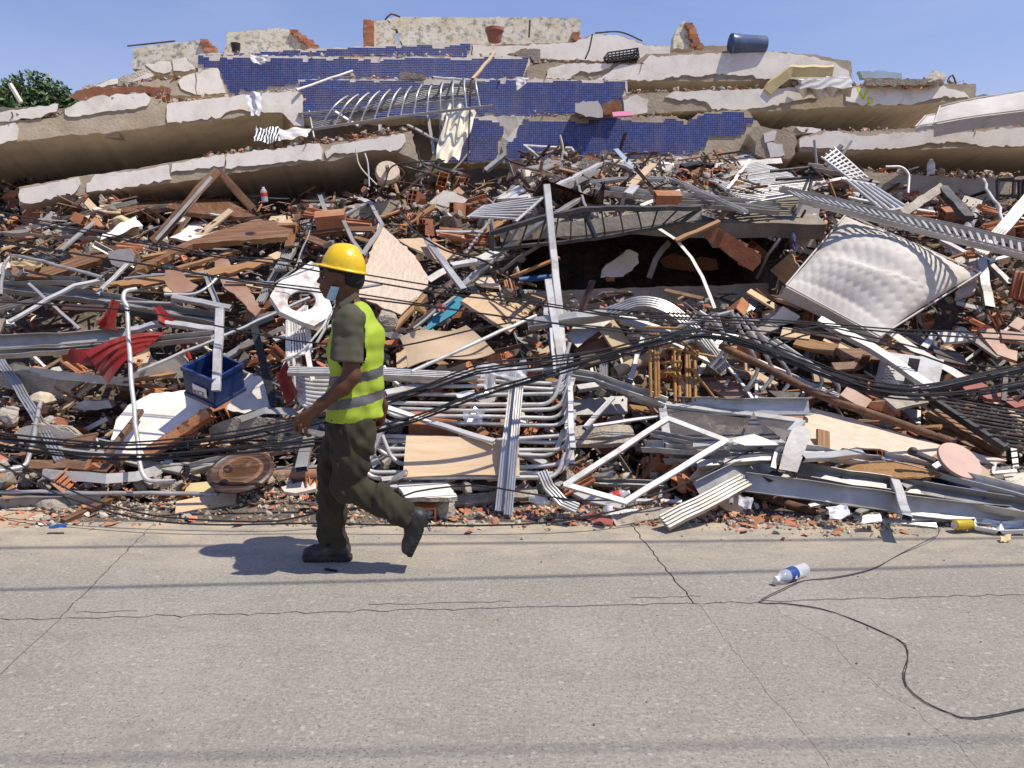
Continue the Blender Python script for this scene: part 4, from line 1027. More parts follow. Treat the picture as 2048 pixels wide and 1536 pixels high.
    b.cone((.060,0,.07),(.078,0,.17),.050,.050,.03); b.cone((.05,0,.055),(.12,0,.055),.042,.044,.03); b.cone((.10,0,.075),(.20,0,.045),.045,.040,.03, flat=((0,1,0),1.05)); b.cone((.20,0,.042),(.243,0,.044),.042,.039,.03, flat=((0,0,1),.9))
    def solecut(a, X, Y, Z):
        a = np.maximum(a, .022 - Z); a = np.maximum(a, Z - .165)
        w = .040 + .010 * np.sin((X - .02) / .28 * 2.6) ; foot = np.maximum(np.maximum(np.abs(Y) - w, np.abs(X - .136) - .150), np.maximum(Z - .030,-Z))
        cx = np.sqrt(np.maximum(X - .225,0) ** 2 + Y ** 2) - .060; cb = np.sqrt(np.maximum(.045 - X, 0) ** 2 + Y ** 2) - .050
        foot = np.maximum(foot, np.maximum(cx, cb))
        lug = np.maximum(np.abs(((X / .024) % 1) - .5) * .024 - .0045, np.maximum(Z - .011,0)); arch = np.maximum(np.abs(X - .105) - .016, Z - .014)
        foot = np.maximum(foot, -np.maximum(lug, -.0 + (.0 - np.abs(Y) + .0) * 0 - .001 + 0 * X)); foot = np.maximum(foot, -arch)
        return np.minimum(a, foot) + .0016 * np.sin(90 * X + 40 * Z) * (Z > .04) * (Z < .12)
    b.all(solecut)
    V, F = b.mesh(); zc = V[F].mean(1)[:, 2]
    bme = new_mesh('boot', V.tolist(), F.tolist(), ['boot_black', 'boot_sole'], (zc < .031).astype(int).tolist(), True)
    heel = Vector(G(704,1119)); heel.y = YM + .09; heel.z = .001
    bo = ob('boot', bme, None, orient(Vector((-1,.02,0)), Vector((0,0,1)), heel)); adopt(bo, root)
    hp, tp = Vector(m_(866,1026,-.07)), Vector(m_(821,1120,-.07)); x = (tp - hp); zz = Vector((-.9,0,.44))
    bo = ob('boot', bme, None, orient(x, zz, hp)); adopt(bo, root)
    # ---------------- hard hat
    hc = m_(686,531); f = Field(tuple(hc - np.array([.2,.16,.08])), tuple(hc + np.array([.16,.16,.16])),.004)
    f.ell(hc + np.array([.004,0,-.012]),(.116,.100,.124),.01); f.cone(hc + np.array([-.03,0,.075]), hc + np.array([.05,0,.07]),.030,.030,.03, flat=((0,1,0),.7))
    pf, pb = m_(641,529), m_(724,546); sl = (pb[2] - pf[2]) / (pb[0] - pf[0])
    def shell(a, X, Y, Z):
        pl = Z - (pf[2] + (X - pf[0]) * sl); inner = np.sqrt(((X - hc[0] - .004) / .110) ** 2 + ((Y - YM) / .094) ** 2 + ((Z - hc[2] + .012) / .117) ** 2) * .10 - .10
        a = np.maximum(np.maximum(a, -pl - .004),-inner)
        u = X - (hc[0] + .002); rr = np.sqrt((u / np.where(u < 0,.168,.124)) ** 2 + ((Y - YM) / .112) ** 2); brim = np.maximum((rr - 1) * .10, np.abs(pl - .002 + .012 * np.clip(rr - .8,0,1) - np.where(u < -.1,(u + .1) * .05,0)) - .0035); brim = np.maximum(brim, -inner)
        h = np.clip(.5 + .5 * (a - brim) / .010,0,1); a = a * (1 - h) + brim * h - .010 * h * (1 - h)
        for cx in (-.082,-.012,.068):          # accessory slots on the side
            tb = np.maximum(np.maximum(np.abs(X - hc[0] - cx) - .012, np.abs(pl - .012) - .009), np.maximum(np.abs(np.sqrt(((X - hc[0]) / .116) ** 2 + ((Y - YM) / .10) ** 2) * .1 - .101) - .003,0)); a = np.minimum(a, tb)
        return a
    f.all(shell); hat = sdf_obj('hard_hat', f, 'helmet_yellow', root, tuple(hc))
    rows = patch(*[Vector(m_(x, y, d)) for x, y, d in ((676,537,-.088),(716,546,-.070),(718,562,-.062),(690,545,-.088))], 5,3)
    grid_sheet('suspension_strap', rows, .003, 'helmet_strap', hat)
    rows = patch(*[Vector(m_(x, y, d)) for x, y, d in ((711,546,-.075),(722,547,-.03),(720,566,-.03),(712,565,-.07))], 4,3)
    grid_sheet('ratchet_knob', rows, .006, 'helmet_strap', hat)
    # ---------------- face mask hanging below the chin
    rows = patch(*[Vector(m_(x, y, d)) for x, y, d in ((662,572,-.066),(679,575,-.074),(669,603,-.056),(652,597,-.030))], 8,10, lambda u, v: Vector((0,-.014 * math.sin(math.pi * u),0)) + Vector((.0015 * math.sin(v * 40),-.003 * math.sin(v * 40),0)))
    mk = grid_sheet('face_mask', rows, .003, 'mask_blue', root)
    rows = patch(*[Vector(m_(x, y, d)) for x, y, d in ((663,573,.062),(678,575,.070),(668,601,.040),(653,596,.012))], 6,6, lambda u, v: Vector((0,.012 * math.sin(math.pi * u),0)))
    grid_sheet('face_mask', rows, .003, 'mask_blue', root)
    sweep('ear_loop', smooth_path([Vector(m_(678,547,-.078)), Vector(m_(671,560,-.076)), Vector(m_(664.5,574,-.066))]), sec_circle(.0022,6), 'strap_white', mk, smooth=True)
    sweep('ear_loop', smooth_path([Vector(m_(682,566,-.082)), Vector(m_(679,571,-.078)), Vector(m_(676,577,-.071))]), sec_circle(.0022,6), 'strap_white', mk, smooth=True)
    sweep('earphone_wire', smooth_path([Vector(m_(x, y, d)) for x, y, d in ((668,600,-.03),(664,622,-.05),(655,640,-.075),(653,655,-.085),(660,662,-.10))]), sec_circle(.0022,6), 'rubber', root, smooth=True)
make_man()
# ================================================================== KIT OF PIECES
ZA = zr(0,380,620 / 2048); ZB = zr(0,700,620 / 2048); ZC = zr(560,300,620 / 2048); ZD = zr(560,700,620 / 2048)
ZE = zr(1000,280,560 / 2048); ZF = zr(1500,280,548 / 2004); ZG = zr(1060,640,560 / 1955); ZH = zr(1500,640,548 / 1913)
def lift(pts, l): return [p if len(p) > 2 else (p[0], p[1], l) for p in pts]
SEC = dict(tube=(sec_rect(.040,.025,.002),.12), tubeS=(sec_rect(.025,.018,.002),.15), tubeL=(sec_rect(.060,.040,.003),.10), tubeX=(sec_rect(.085,.045,.003),.08),
           u=(sec_u(.05,.03),0), uL=(sec_u(.085,.05),0), uX=(sec_u(.13,.06,.005),0), track=(sec_track(.07,.035,3),0), trackL=(sec_track(.11,.04,4),0), trackS=(sec_track(.045,.025,2),0),
           l=(sec_l(.045,.045),0), flat=(sec_rect(.035,.005),0), flatL=(sec_rect(.07,.005),0), rod=(sec_circle(.008,6),0), pipe=(sec_circle(.016,10),.2), pipeL=(sec_circle(.03,12),.15), pipeX=(sec_circle(.05,14),.12),
           plank=(sec_rect(.09,.022),0), plankL=(sec_rect(.14,.03),0), batten=(sec_rect(.045,.03),0), stick=(sec_rect(.025,.018),0), hose=(sec_circle(.010,8),0))
CATN = dict(tube='metal bar', u='metal channel', track='window track', l='metal angle', flat='metal strip', rod='rebar', pipe='pipe', plank='plank', batten='plank', stick='stick', hose='hose')
NAMEN = dict(tube='metal_bar', u='metal_channel', track='window_track', l='metal_angle', flat='metal_strip', rod='rebar', pipe='bent_pipe', plank='wooden_plank', batten='wooden_batten', stick='wooden_stick', hose='black_hose')
def B(label, z, pts, sec='tube', m='aluminium', l=.14, r=0, smooth_=None, bend=.003, up=None, twist=0, group=None, name=None, cat=None):
    s, hol = SEC[sec]; key = sec.rstrip('SLX')
    key = key if key in CATN else sec
    w = lift(z(pts) if z else pts, l)
    return bar(name or NAMEN[key], label, cat or CATN[key], w, s, m, hol, r, smooth=key in ('rod', 'pipe', 'hose'), group=group, up=up, bend=bend, twist=twist)
def PN(name, label, cat, z, pts, th, m, l=.12, jag=.006, step=.05, side=None, group=None, xdir=None, skip=()):
    return panel(name, label, cat, lift(z(pts) if z else pts, l), th, m, jag, step, skip, group, None, side, xdir)
def tilt_panel(name, label, cat, z, pts, th, m, Y, dz=0.0, dx=0.0, jag=.006, step=.05, side=None, group=None):
    """board whose plane leans: distance grows by dz per photograph pixel upward and dx per pixel to the right"""
    q = z(pts) if z else pts; cx = sum(p[0] for p in q) / len(q); cy = sum(p[1] for p in q) / len(q)
    Y = Y if Y > 3 else D(cx, cy) - Y
    return panel(name, label, cat, [P(p[0], p[1], Y + dz * (cy - p[1]) + dx * (p[0] - cx)) for p in q], th, m, jag, step, (), group, None, side)
# hollow clay brick with open cells; x = length of the cells
def hollow_brick_mesh(L=.24, W=.11, Hh=.17, nx=2, ny=3, t=.010, broken=0, m=('terracotta', 'terracotta_dark')):
    b = MB()
    xs = lambda: (-L / 2 + (random.uniform(0, broken) if broken else 0), L / 2 - (random.uniform(0, broken) if broken else 0))
    def wall(y0, y1, z0, z1):
        x0, x1 = xs(); V, F = box_geo((x0, y0, z0),(x1, y1, z1))
        if broken: V = [(v[0] + random.uniform(-broken, broken) * .5, v[1], v[2]) for v in V]
        b.add(V, F)
    wall(-W / 2,-W / 2 + t, -Hh / 2, Hh / 2); wall(W / 2 - t, W / 2,-Hh / 2, Hh / 2); wall(-W / 2 + t, W / 2 - t, -Hh / 2,-Hh / 2 + t); wall(-W / 2 + t, W / 2 - t, Hh / 2 - t, Hh / 2)
    for i in range(1, nx): y = -W / 2 + W * i / nx; wall(y - t / 2, y + t / 2,-Hh / 2 + t, Hh / 2 - t)
    for i in range(1, ny): z = -Hh / 2 + Hh * i / ny; wall(-W / 2 + t, W / 2 - t, z - t / 2 * .9, z + t / 2 * .9)
    return b.mesh('hollow_brick', [m[0]])
BRICKS = [hollow_brick_mesh(), hollow_brick_mesh(broken=.05), hollow_brick_mesh(L=.16, broken=.06), hollow_brick_mesh(L=.12, W=.10, Hh=.11, nx=2, ny=2, broken=.05), hollow_brick_mesh(L=.20, broken=.09)]
SPLIT = []       # brick halves: a shell with ribs showing
def half_brick_mesh():
    b = MB(); L, W, Hh, t = random.uniform(.14,.24),.11, random.uniform(.10,.17),.011
    V, F = box_geo((-L / 2,-W / 2,0),(L / 2, W / 2, t)); b.add([(v[0] + random.uniform(-.02,.02), v[1], v[2]) for v in V], F)
    for i in range(4):
        y = -W / 2 + (W - t) * i / 3; h = random.uniform(.02,.05)
        V, F = box_geo((-L / 2 + .004, y, t - .002),(L / 2 - .004, y + t, h)); b.add([(v[0] + random.uniform(-.012,.012), v[1], v[2] + (random.uniform(-.014,.01) if v[2] > t else 0)) for v in V], F)
    return b.mesh('brick_shell', ['terracotta'])
SPLIT = [half_brick_mesh() for _ in range(6)]
def chunk_mesh(name, mats, ax=(1,1,1), n=16, plaster=True):
    bm = bmesh.new()
    for _ in range(n):
        d = Vector((random.gauss(0,1), random.gauss(0,1), random.gauss(0,1))).normalized()
        bm.verts.new((d.x * ax[0] * random.uniform(.75,1), d.y * ax[1] * random.uniform(.75,1), d.z * ax[2] * random.uniform(.75,1)))
    bmesh.ops.convex_hull(bm, input=bm.verts)
    for v in [v for v in bm.verts if not v.link_faces]: bm.verts.remove(v)
    bm.normal_update()
    if plaster and len(mats) > 1:
        cut_ = ax[2] * .45
        g = bmesh.ops.bisect_plane(bm, geom=bm.verts[:] + bm.edges[:] + bm.faces[:], plane_co=(0,0, cut_), plane_no=(0,0,1), clear_outer=True)
        ed = [e for e in g['geom_cut'] if isinstance(e, bmesh.types.BMEdge)]
        r = bmesh.ops.edgeloop_fill(bm, edges=ed)
        for f in r['faces']: f.material_index = 1
    me = bpy.data.meshes.new(name); bm.to_mesh(me); bm.free()
    for m in mats: me.materials.append(MATS[m])
    return me
CH_CON = [chunk_mesh('concrete_chunk', ['concrete_chunk'], (1, random.uniform(.6,1), random.uniform(.45,.8)),18) for _ in range(8)]
CH_PLA = [chunk_mesh('plaster_chunk', ['concrete_chunk', 'plaster_chunk'], (1, random.uniform(.6,1), random.uniform(.35,.6)),18) for _ in range(8)]
CH_TER = [chunk_mesh('clay_shard', ['terracotta'], (1, random.uniform(.5,.9), random.uniform(.12,.25)),10) for _ in range(8)]
CH_WOD = []
for _ in range(6):
    V, F = box_geo((-1,-random.uniform(.06,.14),-.035),(1, random.uniform(.06,.14),.035)); V = [(v[0] * random.uniform(.8,1), v[1] * random.uniform(.5,1), v[2]) for v in V]; CH_WOD.append(new_mesh('wood_splinter', V, F, 'wood_splinter'))
def rough_chunk(name, label, cat, c, size, m='concrete_chunk', ax=(1,.8,.7), seed=0, group=None, rot=None, sub=3):
    """larger lump with a knobbly surface"""
    bm = bmesh.new(); bmesh.ops.create_icosphere(bm, subdivisions=sub, radius=1)
    rs = np.random.default_rng(seed + 5); K = rs.normal(size=(7,3)); K /= np.linalg.norm(K, axis=1)[:, None]; cut_ = rs.uniform(.55,.85,7)
    for v in bm.verts:
        p = np.array(v.co)
        for k, d in zip(K, cut_):
            e = p @ k - d
            if e > 0: p = p - k * e
        n = .035 * math.sin(9 * p[0] + 3 * seed) * math.sin(8 * p[1] + seed) + .03 * math.sin(17 * p[2] + 5 * p[0]) + random.gauss(0,.012)
        v.co = Vector(p * (1 + n)) * size; v.co.x *= ax[0]; v.co.y *= ax[1]; v.co.z *= ax[2]
    me = bpy.data.meshes.new(name); bm.to_mesh(me); bm.free(); me.materials.append(MATS[m])
    o = ob(name, me, None, Matrix.Translation(Q(c)) @ (rot or Matrix.Rotation(seed * 1.3,4, 'Z') @ Matrix.Rotation(seed * .4,4, 'X')))
    return tag(o, label, cat, group) if label else o
def wall_piece(label, z, pts, th=.10, l=.14, Y=None, dz=0.0, dx=0.0, plaster='plaster', brick_edges=(), name='wall_fragment', cat='wall fragment', group=None, hollow=True):
    """lump of plastered brick wall: a plaster skin over clay bricks that show along the given broken edges"""
    q = z(pts) if z else pts; cx = sum(p[0] for p in q) / len(q); cy = sum(p[1] for p in q) / len(q); Y0 = Y or D(cx, cy) - l
    w = [P(p[0], p[1], Y0 + dz * (cy - p[1]) + dx * (p[0] - cx)) for p in q]
    c = sum(w, Vector()) / len(w); nrm = poly_normal(w)
    t = empty(name, c, label, cat, group)
    skin = panel('plaster', None, None, w, .018, plaster, .008,.05, parent=t, side='mortar')
    core = [c + (p - c) * .93 - nrm * (th * .55) for p in w]
    panel('mortar_core', None, None, core, th * .8, 'mortar', .014,.06, parent=t)
    for e in brick_edges:
        a, b = w[e], w[(e + 1) % len(w)]; L = (b - a).length; n = max(1, int(L / .13)); d = (b - a).normalized(); inw = (c - (a + b) / 2); inw -= d * inw.dot(d); inw.normalize()
        for k in range(n):
            p = a.lerp(b, (k + .5) / n) + inw * .035 - nrm * (th * .62) + Vector((random.gauss(0,.008),) * 3)
            if hollow: M = frame(p, (-inw if random.random() < .7 else d), nrm + d * .04) @ Matrix.Diagonal((.55,.9,.55,1)); me = random.choice(BRICKS)
            else: M = frame(p, d, nrm) @ Matrix.Diagonal((.55,.6,.4,1)); me = random.choice(BRICKS[:3])
            o = ob('brick', me, None, M); adopt(o, t)
    return t
def quad_frame(name, label, cat, z, pts, sec='tube', m='aluminium', l=.16, closed=True, pane=None, group=None, Y=None):
    """window frame: each side bar a part, optional glass"""
    w = [Q(p) for p in lift(z(pts) if z else pts, l)]; t = empty(name, w[0], label, cat, group); n = len(w); nrm = poly_normal(w) if n > 2 else Vector((0,-1,0))
    s, hol = SEC[sec]
    for i in range(n if closed else n - 1):
        a, b = w[i], w[(i + 1) % n]; d = (b - a).normalized() * .012; sweep('frame_bar', dent([a - d, b + d], .002,.2), s, m, t, nrm, hol)
    if pane: panel('pane', None, None, w, .005, pane, 0,1, parent=t)
    return t
def louvre(name, label, cat, a, b, c, d, n, sec='tubeS', rail='tube', m='aluminium', along='v', group=None, gap=None, rails=2, th=Vector((0,0,0))):
    """grille of slats between rails; corners a b c d are world points, slats run a-b ... d-c"""
    t = empty(name, a, label, cat, group); nrm = poly_normal([a, b, c, d])
    for k in range(rails):
        u = k / (rails - 1); sweep('rail', dent([a.lerp(b, u) - (d - a).normalized() * .02, d.lerp(c, u) + (d - a).normalized() * .02], .003,.3), SEC[rail][0], m, t, nrm, SEC[rail][1])
    for i in range(n):
        u = (i + .5) / n; p, q = a.lerp(d, u) + nrm * .004, b.lerp(c, u) + nrm * .004
        sweep('slat', dent([p, q], .003,.4), SEC[sec][0], m, t, nrm, SEC[sec][1])
    return t
def cloth(name, label, cat, pts, m, amp=.04, n=14, th=.004, Y=None, group=None, seed=0, fold=(1.4,1.3)):
    """crumpled cloth or bag over four photograph corners"""
    w = [Q(p) for p in pts]; nrm = poly_normal(w); amp *= .6
    f = lambda u, v: nrm * (amp * (math.sin(u * fold[0] * 6.28 + seed + 1.3 * math.sin(v * 3 + seed)) * .7 + math.sin(v * fold[1] * 4 + 1.7 * seed + 3 * u) * .4 + .3 * math.sin(13 * u + 9 * v + seed) + .25 * math.sin(15 * v - 10 * u + 2 * seed))) + Vector((0,0,0))
    rows = patch(w[0], w[1], w[2], w[3], n, n, f)
    for i in range(n + 1):
        for j in range(n + 1):
            e = max(abs(i / n - .5), abs(j / n - .5)) * 2
            rows[i][j] = rows[i][j] + Vector((amp * .4 * e ** 3 * math.sin(i * .5 + seed),0, amp * .5 * e ** 3 * math.sin(j * .4 + 2 * seed)))
    o = grid_sheet(name, rows, th, m); return tag(o, label, cat, group)
def round_thing(name, label, cat, prof, m, mtx, parts=(), n=24, group=None):
    V, F = lathe(prof, n); me = new_mesh(name, V, F, m, smooth=True); me.set_sharp_from_angle(angle=R(40))
    t = empty(name, mtx.translation, label, cat, group); o = ob('body', me, None, mtx); adopt(o, t)
    for pn, pr, pm in parts:
        V, F = lathe(pr, n); me = new_mesh(pn, V, F, pm, smooth=True); me.set_sharp_from_angle(angle=R(40)); q = ob(pn, me, None, mtx); adopt(q, t)
    return t
# ================================================================== LEFT OF THE HEAP
# --- timber
t = empty('broken_timber', Q((385,345,.3)), 'dark broken wooden window frame standing as an upside-down V', 'frame')
ap = P(436,341,7.55)
for e, w_ in ((P(306,484,7.15),.085),(P(505,416,7.75),.07)): sweep('frame_bar', dent([e, ap], .006), sec_rect(w_, .05), 'wood_brown', t, Vector((.5,-1,.2)))
sweep('metal_liner', [P(312,480,7.10), P(425,352,7.50)], sec_rect(.03,.01), 'aluminium_dull', t, Vector((.5,-1,.2)))
PN('wooden_plank', 'long curved brown door plank lying under the lower left slab', 'plank', ZA, [(775,45),(920,62),(1500,110),(1690,150),(1600,192),(1300,205),(1100,150),(800,112)], .05, 'wood_brown', .25,.008)
PN('wooden_plank', 'long orange-edged plank climbing to the right across the timber debris', 'plank', ZA, [(840,505),(940,450),(1300,378),(1700,240),(1960,232),(1900,320),(1300,425),(840,545)], .06, 'wood_brown', .34,.006, side='wood_orange')
B('bright orange top edge board of the long climbing plank', ZA, [(940,448),(1300,376),(1560,300),(1700,238),(1960,228)], 'batten', 'wood_orange', .40)
PN('wooden_plank', 'dark brown plank at the far left below the drawer', 'plank', ZA, [(90,545),(300,480),(720,405),(720,460),(300,570),(95,582)], .05, 'wood_brown', .28,.006)
PN('wooden_plank', 'splintered orange plank with a ragged pale grain', 'plank', ZA, [(740,625),(1000,575),(1250,528),(1800,460),(1812,500),(1250,575),(1000,622),(740,655)], .03, 'wood_orange', .34,.012)
B('thin orange stick resting on the splintered plank', ZA, [(1170,520),(1575,402)], 'batten', 'wood_orange', .38)
PN('torn_board', 'brown painted board torn into a tall ragged strip left of the man', 'board', ZA, [(1405,450),(1490,450),(1540,510),(1620,590),(1640,650),(1725,800),(1690,872),(1560,700),(1470,600)], .012, 'laminate_pink', .42,.010, side='wood_raw')
bpy.context.view_layer.update()
PN('torn_board', 'small torn brown board with rounded edge', 'board', ZA, [(1095,540),(1190,528),(1230,580),(1310,630),(1270,682),(1150,682),(1088,600)], .012, 'laminate_pink', .46,.008, side='wood_raw')
B('dark wooden strip crossing under the white plaster sheet', ZA, [(1540,0),(1760,225)], 'plank', 'wood_dark', .2)
PN('wooden_plank', 'pale broken plank end near the top of the left debris', 'plank', ZA, [(1790,170),(1920,185),(1905,225),(1775,220)], .03, 'wood_raw', .25)
PN('wooden_sheet', 'dark wardrobe panel tilted beside the cola bottle', 'panel', Z1, [(1680,1195),(1840,1092),(1900,1120),(1740,1229)], .02, 'wood_dark', .3,.004)
B('orange edge strip of the tilted wardrobe panel', Z1, [(1680,1192),(1842,1090)], 'stick', 'wood_orange', .34)
for k, (a, b, mm) in enumerate((((1590,610),(1740,640), 'wood_raw'),((1610,880),(2040,560), 'wood_brown'),((470,400),(560,470), 'wood_brown'),((0,330),(230,330), 'wood_dark'),((640,380),(880,400), 'wood_dark'))):
    B(['short pale plank near the torn brown board', 'slim brown lath behind the white stove top', 'small brown lath beside the drawer', 'dark board edge at the left border near the drawer', 'dark flat board under the plastered lump'][k], ZA, [a, b], 'plank', mm, .2)
# --- drawer
def tray(label, corners, depth, m, name='drawer_box', cat='drawer', t_=.012):
    w = [Q(c) for c in corners]; n = poly_normal(w); n = -n if n.z < 0 else n; t = empty(name, w[0], label, cat)
    panel('bottom', None, None, [p - n * depth for p in w], t_, m, 0,1, parent=t)
    for i in range(4):
        a, b = w[i], w[(i + 1) % 4]; panel('side', None, None, [a, b, b - n * depth, a - n * depth], t_, m, 0,1, parent=t)
    return t
c = Q((55,470,.3)); ux = Vector((1,.12,.02)).normalized(); uy = Vector((-.2,.9,.38)).normalized()
tray('small open wooden drawer lying at the left edge', [c - ux * .17 - uy * .12, c + ux * .17 - uy * .12, c + ux * .17 + uy * .12, c - ux * .17 + uy * .12], .09, 'wood_orange')
# --- plaster, foam, cloth
PN('plaster_sheet', 'bright white plaster sheet catching the sun among the planks', 'plaster', ZA, [(1195,215),(1260,200),(1500,190),(1585,275),(1500,312),(1350,362),(1130,362),(1205,290)], .03, 'plaster', .2,.008, side='concrete_chunk')
rough_chunk('foam_cushion', 'ochre foam cushion spilling white fibre', 'cushion', (250,452,.25),.17, 'foam', (1.3,.8,.7),3, rot=Matrix.Rotation(.4,4, 'Y'))
cloth('fibre_wadding', 'tuft of white fibre wadding hanging from the ochre cushion', 'wadding', [(205,465,.35),(270,432,.40),(285,450,.42),(200,480,.38)], 'fabric_white', .03, seed=2)
cloth('yellow_cloth', 'crumpled yellow cloth by the bent pipe at the left edge', 'cloth', [(10,522,.25),(80,520,.25),(82,540,.3),(12,536,.3)], 'foam', .03, seed=4)
cloth('black_cloth', 'crumpled black plastic near the bent arch pipe', 'plastic', [(72,505,.25),(125,512,.25),(122,525,.28),(75,518,.28)], 'black_plastic', .035, seed=5)
PN('plywood_piece', 'pale plywood scrap pencilled with two words', 'board', ZA, [(690,50),(740,45),(800,110),(795,175),(690,150),(650,110)], .015, 'wood_raw', .25,.006)
wall_piece('plastered lump with brick ends in the middle of the planks', ZA, [(715,405),(860,385),(895,430),(880,495),(800,515),(740,490)], .09,.42, plaster='plaster_chunk', brick_edges=(1,))
wall_piece('slab of striped clay bricks leaning at the upper left', ZA, [(150,150),(240,75),(500,40),(525,100),(370,170),(250,200),(155,185)], .07,.2, plaster='terracotta', brick_edges=(2,3), dz=.004)
wall_piece('white capped brick lump beside the striped clay slab', ZA, [(270,200),(340,140),(365,180),(345,215),(280,218)], .07,.25, plaster='plaster', brick_edges=())
# --- metal
B('bent silver arch pipe at the left edge of the heap', ZA, [(5,695),(20,500),(70,432),(140,438),(680,578)], 'pipe', 'aluminium', .55, r=.12)
B('white channel rising from the left below the arch pipe', ZA, [(60,872),(490,632),(690,592)], 'tube', 'aluminium_white', .5)
B('thin white bar crossing below the arch pipe', ZA, [(190,618),(525,918)], 'tubeS', 'aluminium', .45)
B('long dull channel stretching across the left half of the heap', ZA, [(-60,628),(700,720),(1450,862)], 'uX', 'aluminium_dull', .42)
B('second long dull track below the arch pipe', ZA, [(-60,595),(520,600)], 'uL', 'aluminium_dull', .38)
B('square silver tube with open end pointing right', ZA, [(1140,708),(1525,782)], 'tubeL', 'aluminium', .55)
B('slim bar beneath the open silver tube', ZA, [(700,735),(1175,748)], 'tubeS', 'aluminium_dull', .5)
B('white cane-shaped pipe standing in front of the left debris', None, [(272,578,5.75),(248,582,5.65),(246,600,5.6),(254,612,5.58),(262,760,5.3),(280,935,4.98),(292,962,4.94),(350,963,4.92)], 'pipe', 'aluminium_white', r=.07)
B('bent silver pipe curving upward beside the torn boards', ZA, [(1085,690),(1290,692),(1380,640),(1442,570)], 'pipe', 'aluminium', .5, r=.1)
B('upright white channel in front of the blue crate', None, [(440,618,5.75),(433,770,5.35),(432,782,5.33)], 'tubeL', 'aluminium_white', bend=.002)
B('short grey channel leaning above the upright white channel', ZA, [(1355,545),(1450,800)], 'u', 'aluminium_dull', .5)
B('wide grooved white track leaning up to the right near the stove top', ZA, [(1715,745),(2070,105)], 'track', 'aluminium', .42)
B('thin wire rod beside the grooved leaning track', ZA, [(1780,640),(1950,520),(2080,180)], 'rod', 'aluminium_dull', .42)
B('heavy galvanised channel running in from the left edge', ZA, [(-80,1012),(400,1000),(830,962)], 'uX', 'aluminium_dull', .75, up=Vector((0,-.9,.4)))
B('lower lip rail of the heavy galvanised channel', ZA, [(-80,1085),(600,1040),(1400,962)], 'uL', 'aluminium_dull', .72)
B('rust-spotted white rail above the red chair', ZA, [(835,930),(1100,880),(1430,925)], 'tubeL', 'aluminium_white', .68)
B('long slender white bar sloping down behind the cane pipe', ZA, [(865,1215),(1430,985),(2048,710)], 'tubeS', 'aluminium_white', .8)
B('grooved white track falling from the left edge to the cables', ZB, [(0,65),(230,420),(400,730)], 'track', 'aluminium', .3)
B('thin silver rod bent at the foot of the left track', ZB, [(268,345),(195,690),(170,770),(0,800)], 'pipe', 'aluminium_dull', .35, r=.05)
B('white stair-notched rail across the left brickwork', ZB, [(90,120),(400,170),(890,215)], 'flatL', 'aluminium_dull', .38, up=Vector((0,-1,.1)))
B('rusty spotted rail sloping under the black cables', ZB, [(380,640),(800,720),(1200,800)], 'tubeL', 'aluminium_dull', .2)
o = B('curved white gutter strip lying near the street', ZB, [(280,815),(450,832),(700,850),(900,835),(1050,790),(1140,735)], 'flatL', 'aluminium_white', .22, up=Vector((0,-1,.25)))
B('flattened silver tube along the street edge at the left', ZB, [(-80,935),(500,945),(1250,948),(1440,960)], 'pipe', 'aluminium', .12)
B('low white channel at the left street edge', ZB, [(-80,1018),(660,985)], 'uL', 'aluminium_dull', .08, up=Vector((0,-1,.1)))
B('brown wooden stick pointing at the street beside the cardboard', ZB, [(415,1132),(780,965)], 'batten', 'wood_brown', .05)
B('weathered yellowish plank lying on the rubble fringe', ZB, [(1165,1050),(1560,975)], 'plankL', 'wood_raw', .06, up=Vector((0,-.35,.94)))
B('cream board strip behind the weathered plank', ZB, [(1230,930),(1540,895)], 'plankL', 'foam', .06, up=Vector((0,-.35,.94)))
B('dark brown hollow beam lying under the black cables', ZB, [(160,765),(450,765),(735,795)], 'tubeX', 'wood_brown', .25)
B('silver channel lying behind the round wooden wheel', ZB, [(1255,790),(1640,700),(2048,600)], 'uL', 'aluminium', .22)
B('pale pink drain pipe on the rubble behind the man', ZB, [(1770,825),(2150,832)], 'pipeX', 'laminate_pink', .12, smooth_=True)
B('black steel post leaning behind the blue crate', None, [(508,650,6.15),(520,700,6.0),(547,815,5.75)], 'tubeL', 'black_plastic')
B('short black steel arm across the leaning black post', ZA, [(1620,930),(1810,850)], 'tubeL', 'black_plastic', .7)
B('grey bar in the shade left of the black post', ZA, [(1460,1130),(1660,1000)], 'tubeL', 'aluminium_dull', .3)
B('silver strip lying by the man\'s hand over the rubble', ZB, [(1590,460),(1750,400),(1960,410)], 'flatL', 'aluminium_dull', .4)
B('grey bar behind the walking man at knee height', ZB, [(1830,780),(2100,770)], 'tubeS', 'aluminium_dull', .2)
B('blue-edged grey door strip behind the man\'s thigh', ZB, [(1990,790),(2048,560),(2100,480)], 'tubeX', 'aluminium_dull', .3)
# --- more timber and bars buried behind
for k, (a, b, s, mm) in enumerate((((0,790),(360,700), 'u', 'aluminium_dull'),((420,775),(900,790), 'plank', 'wood_dark'),((870,800),(1430,880), 'uL', 'steel_dark'),((1490,600),(1800,620), 'tube', 'aluminium_dull'),((1000,560),(1350,548), 'tubeS', 'aluminium'),((820,585),(1150,552), 'tubeS', 'aluminium'),((400,400),(620,215), 'tube', 'aluminium_dull'),((640,690),(850,480), 'tube', 'aluminium_white'))):
    B(['grey channel just above the heavy galvanised channel', 'dark board in the shade above the red chair', 'dark steel channel in the shade right of the red chair', 'grey tube below the torn tall board', 'slim silver tube right of the arch pipe', 'slim silver tube touching the tip of the arch pipe', 'grey bent bar under the fibre wadding', 'white bar leaning below the plastered lump'][k], ZA, [a, b], s, mm, .38)
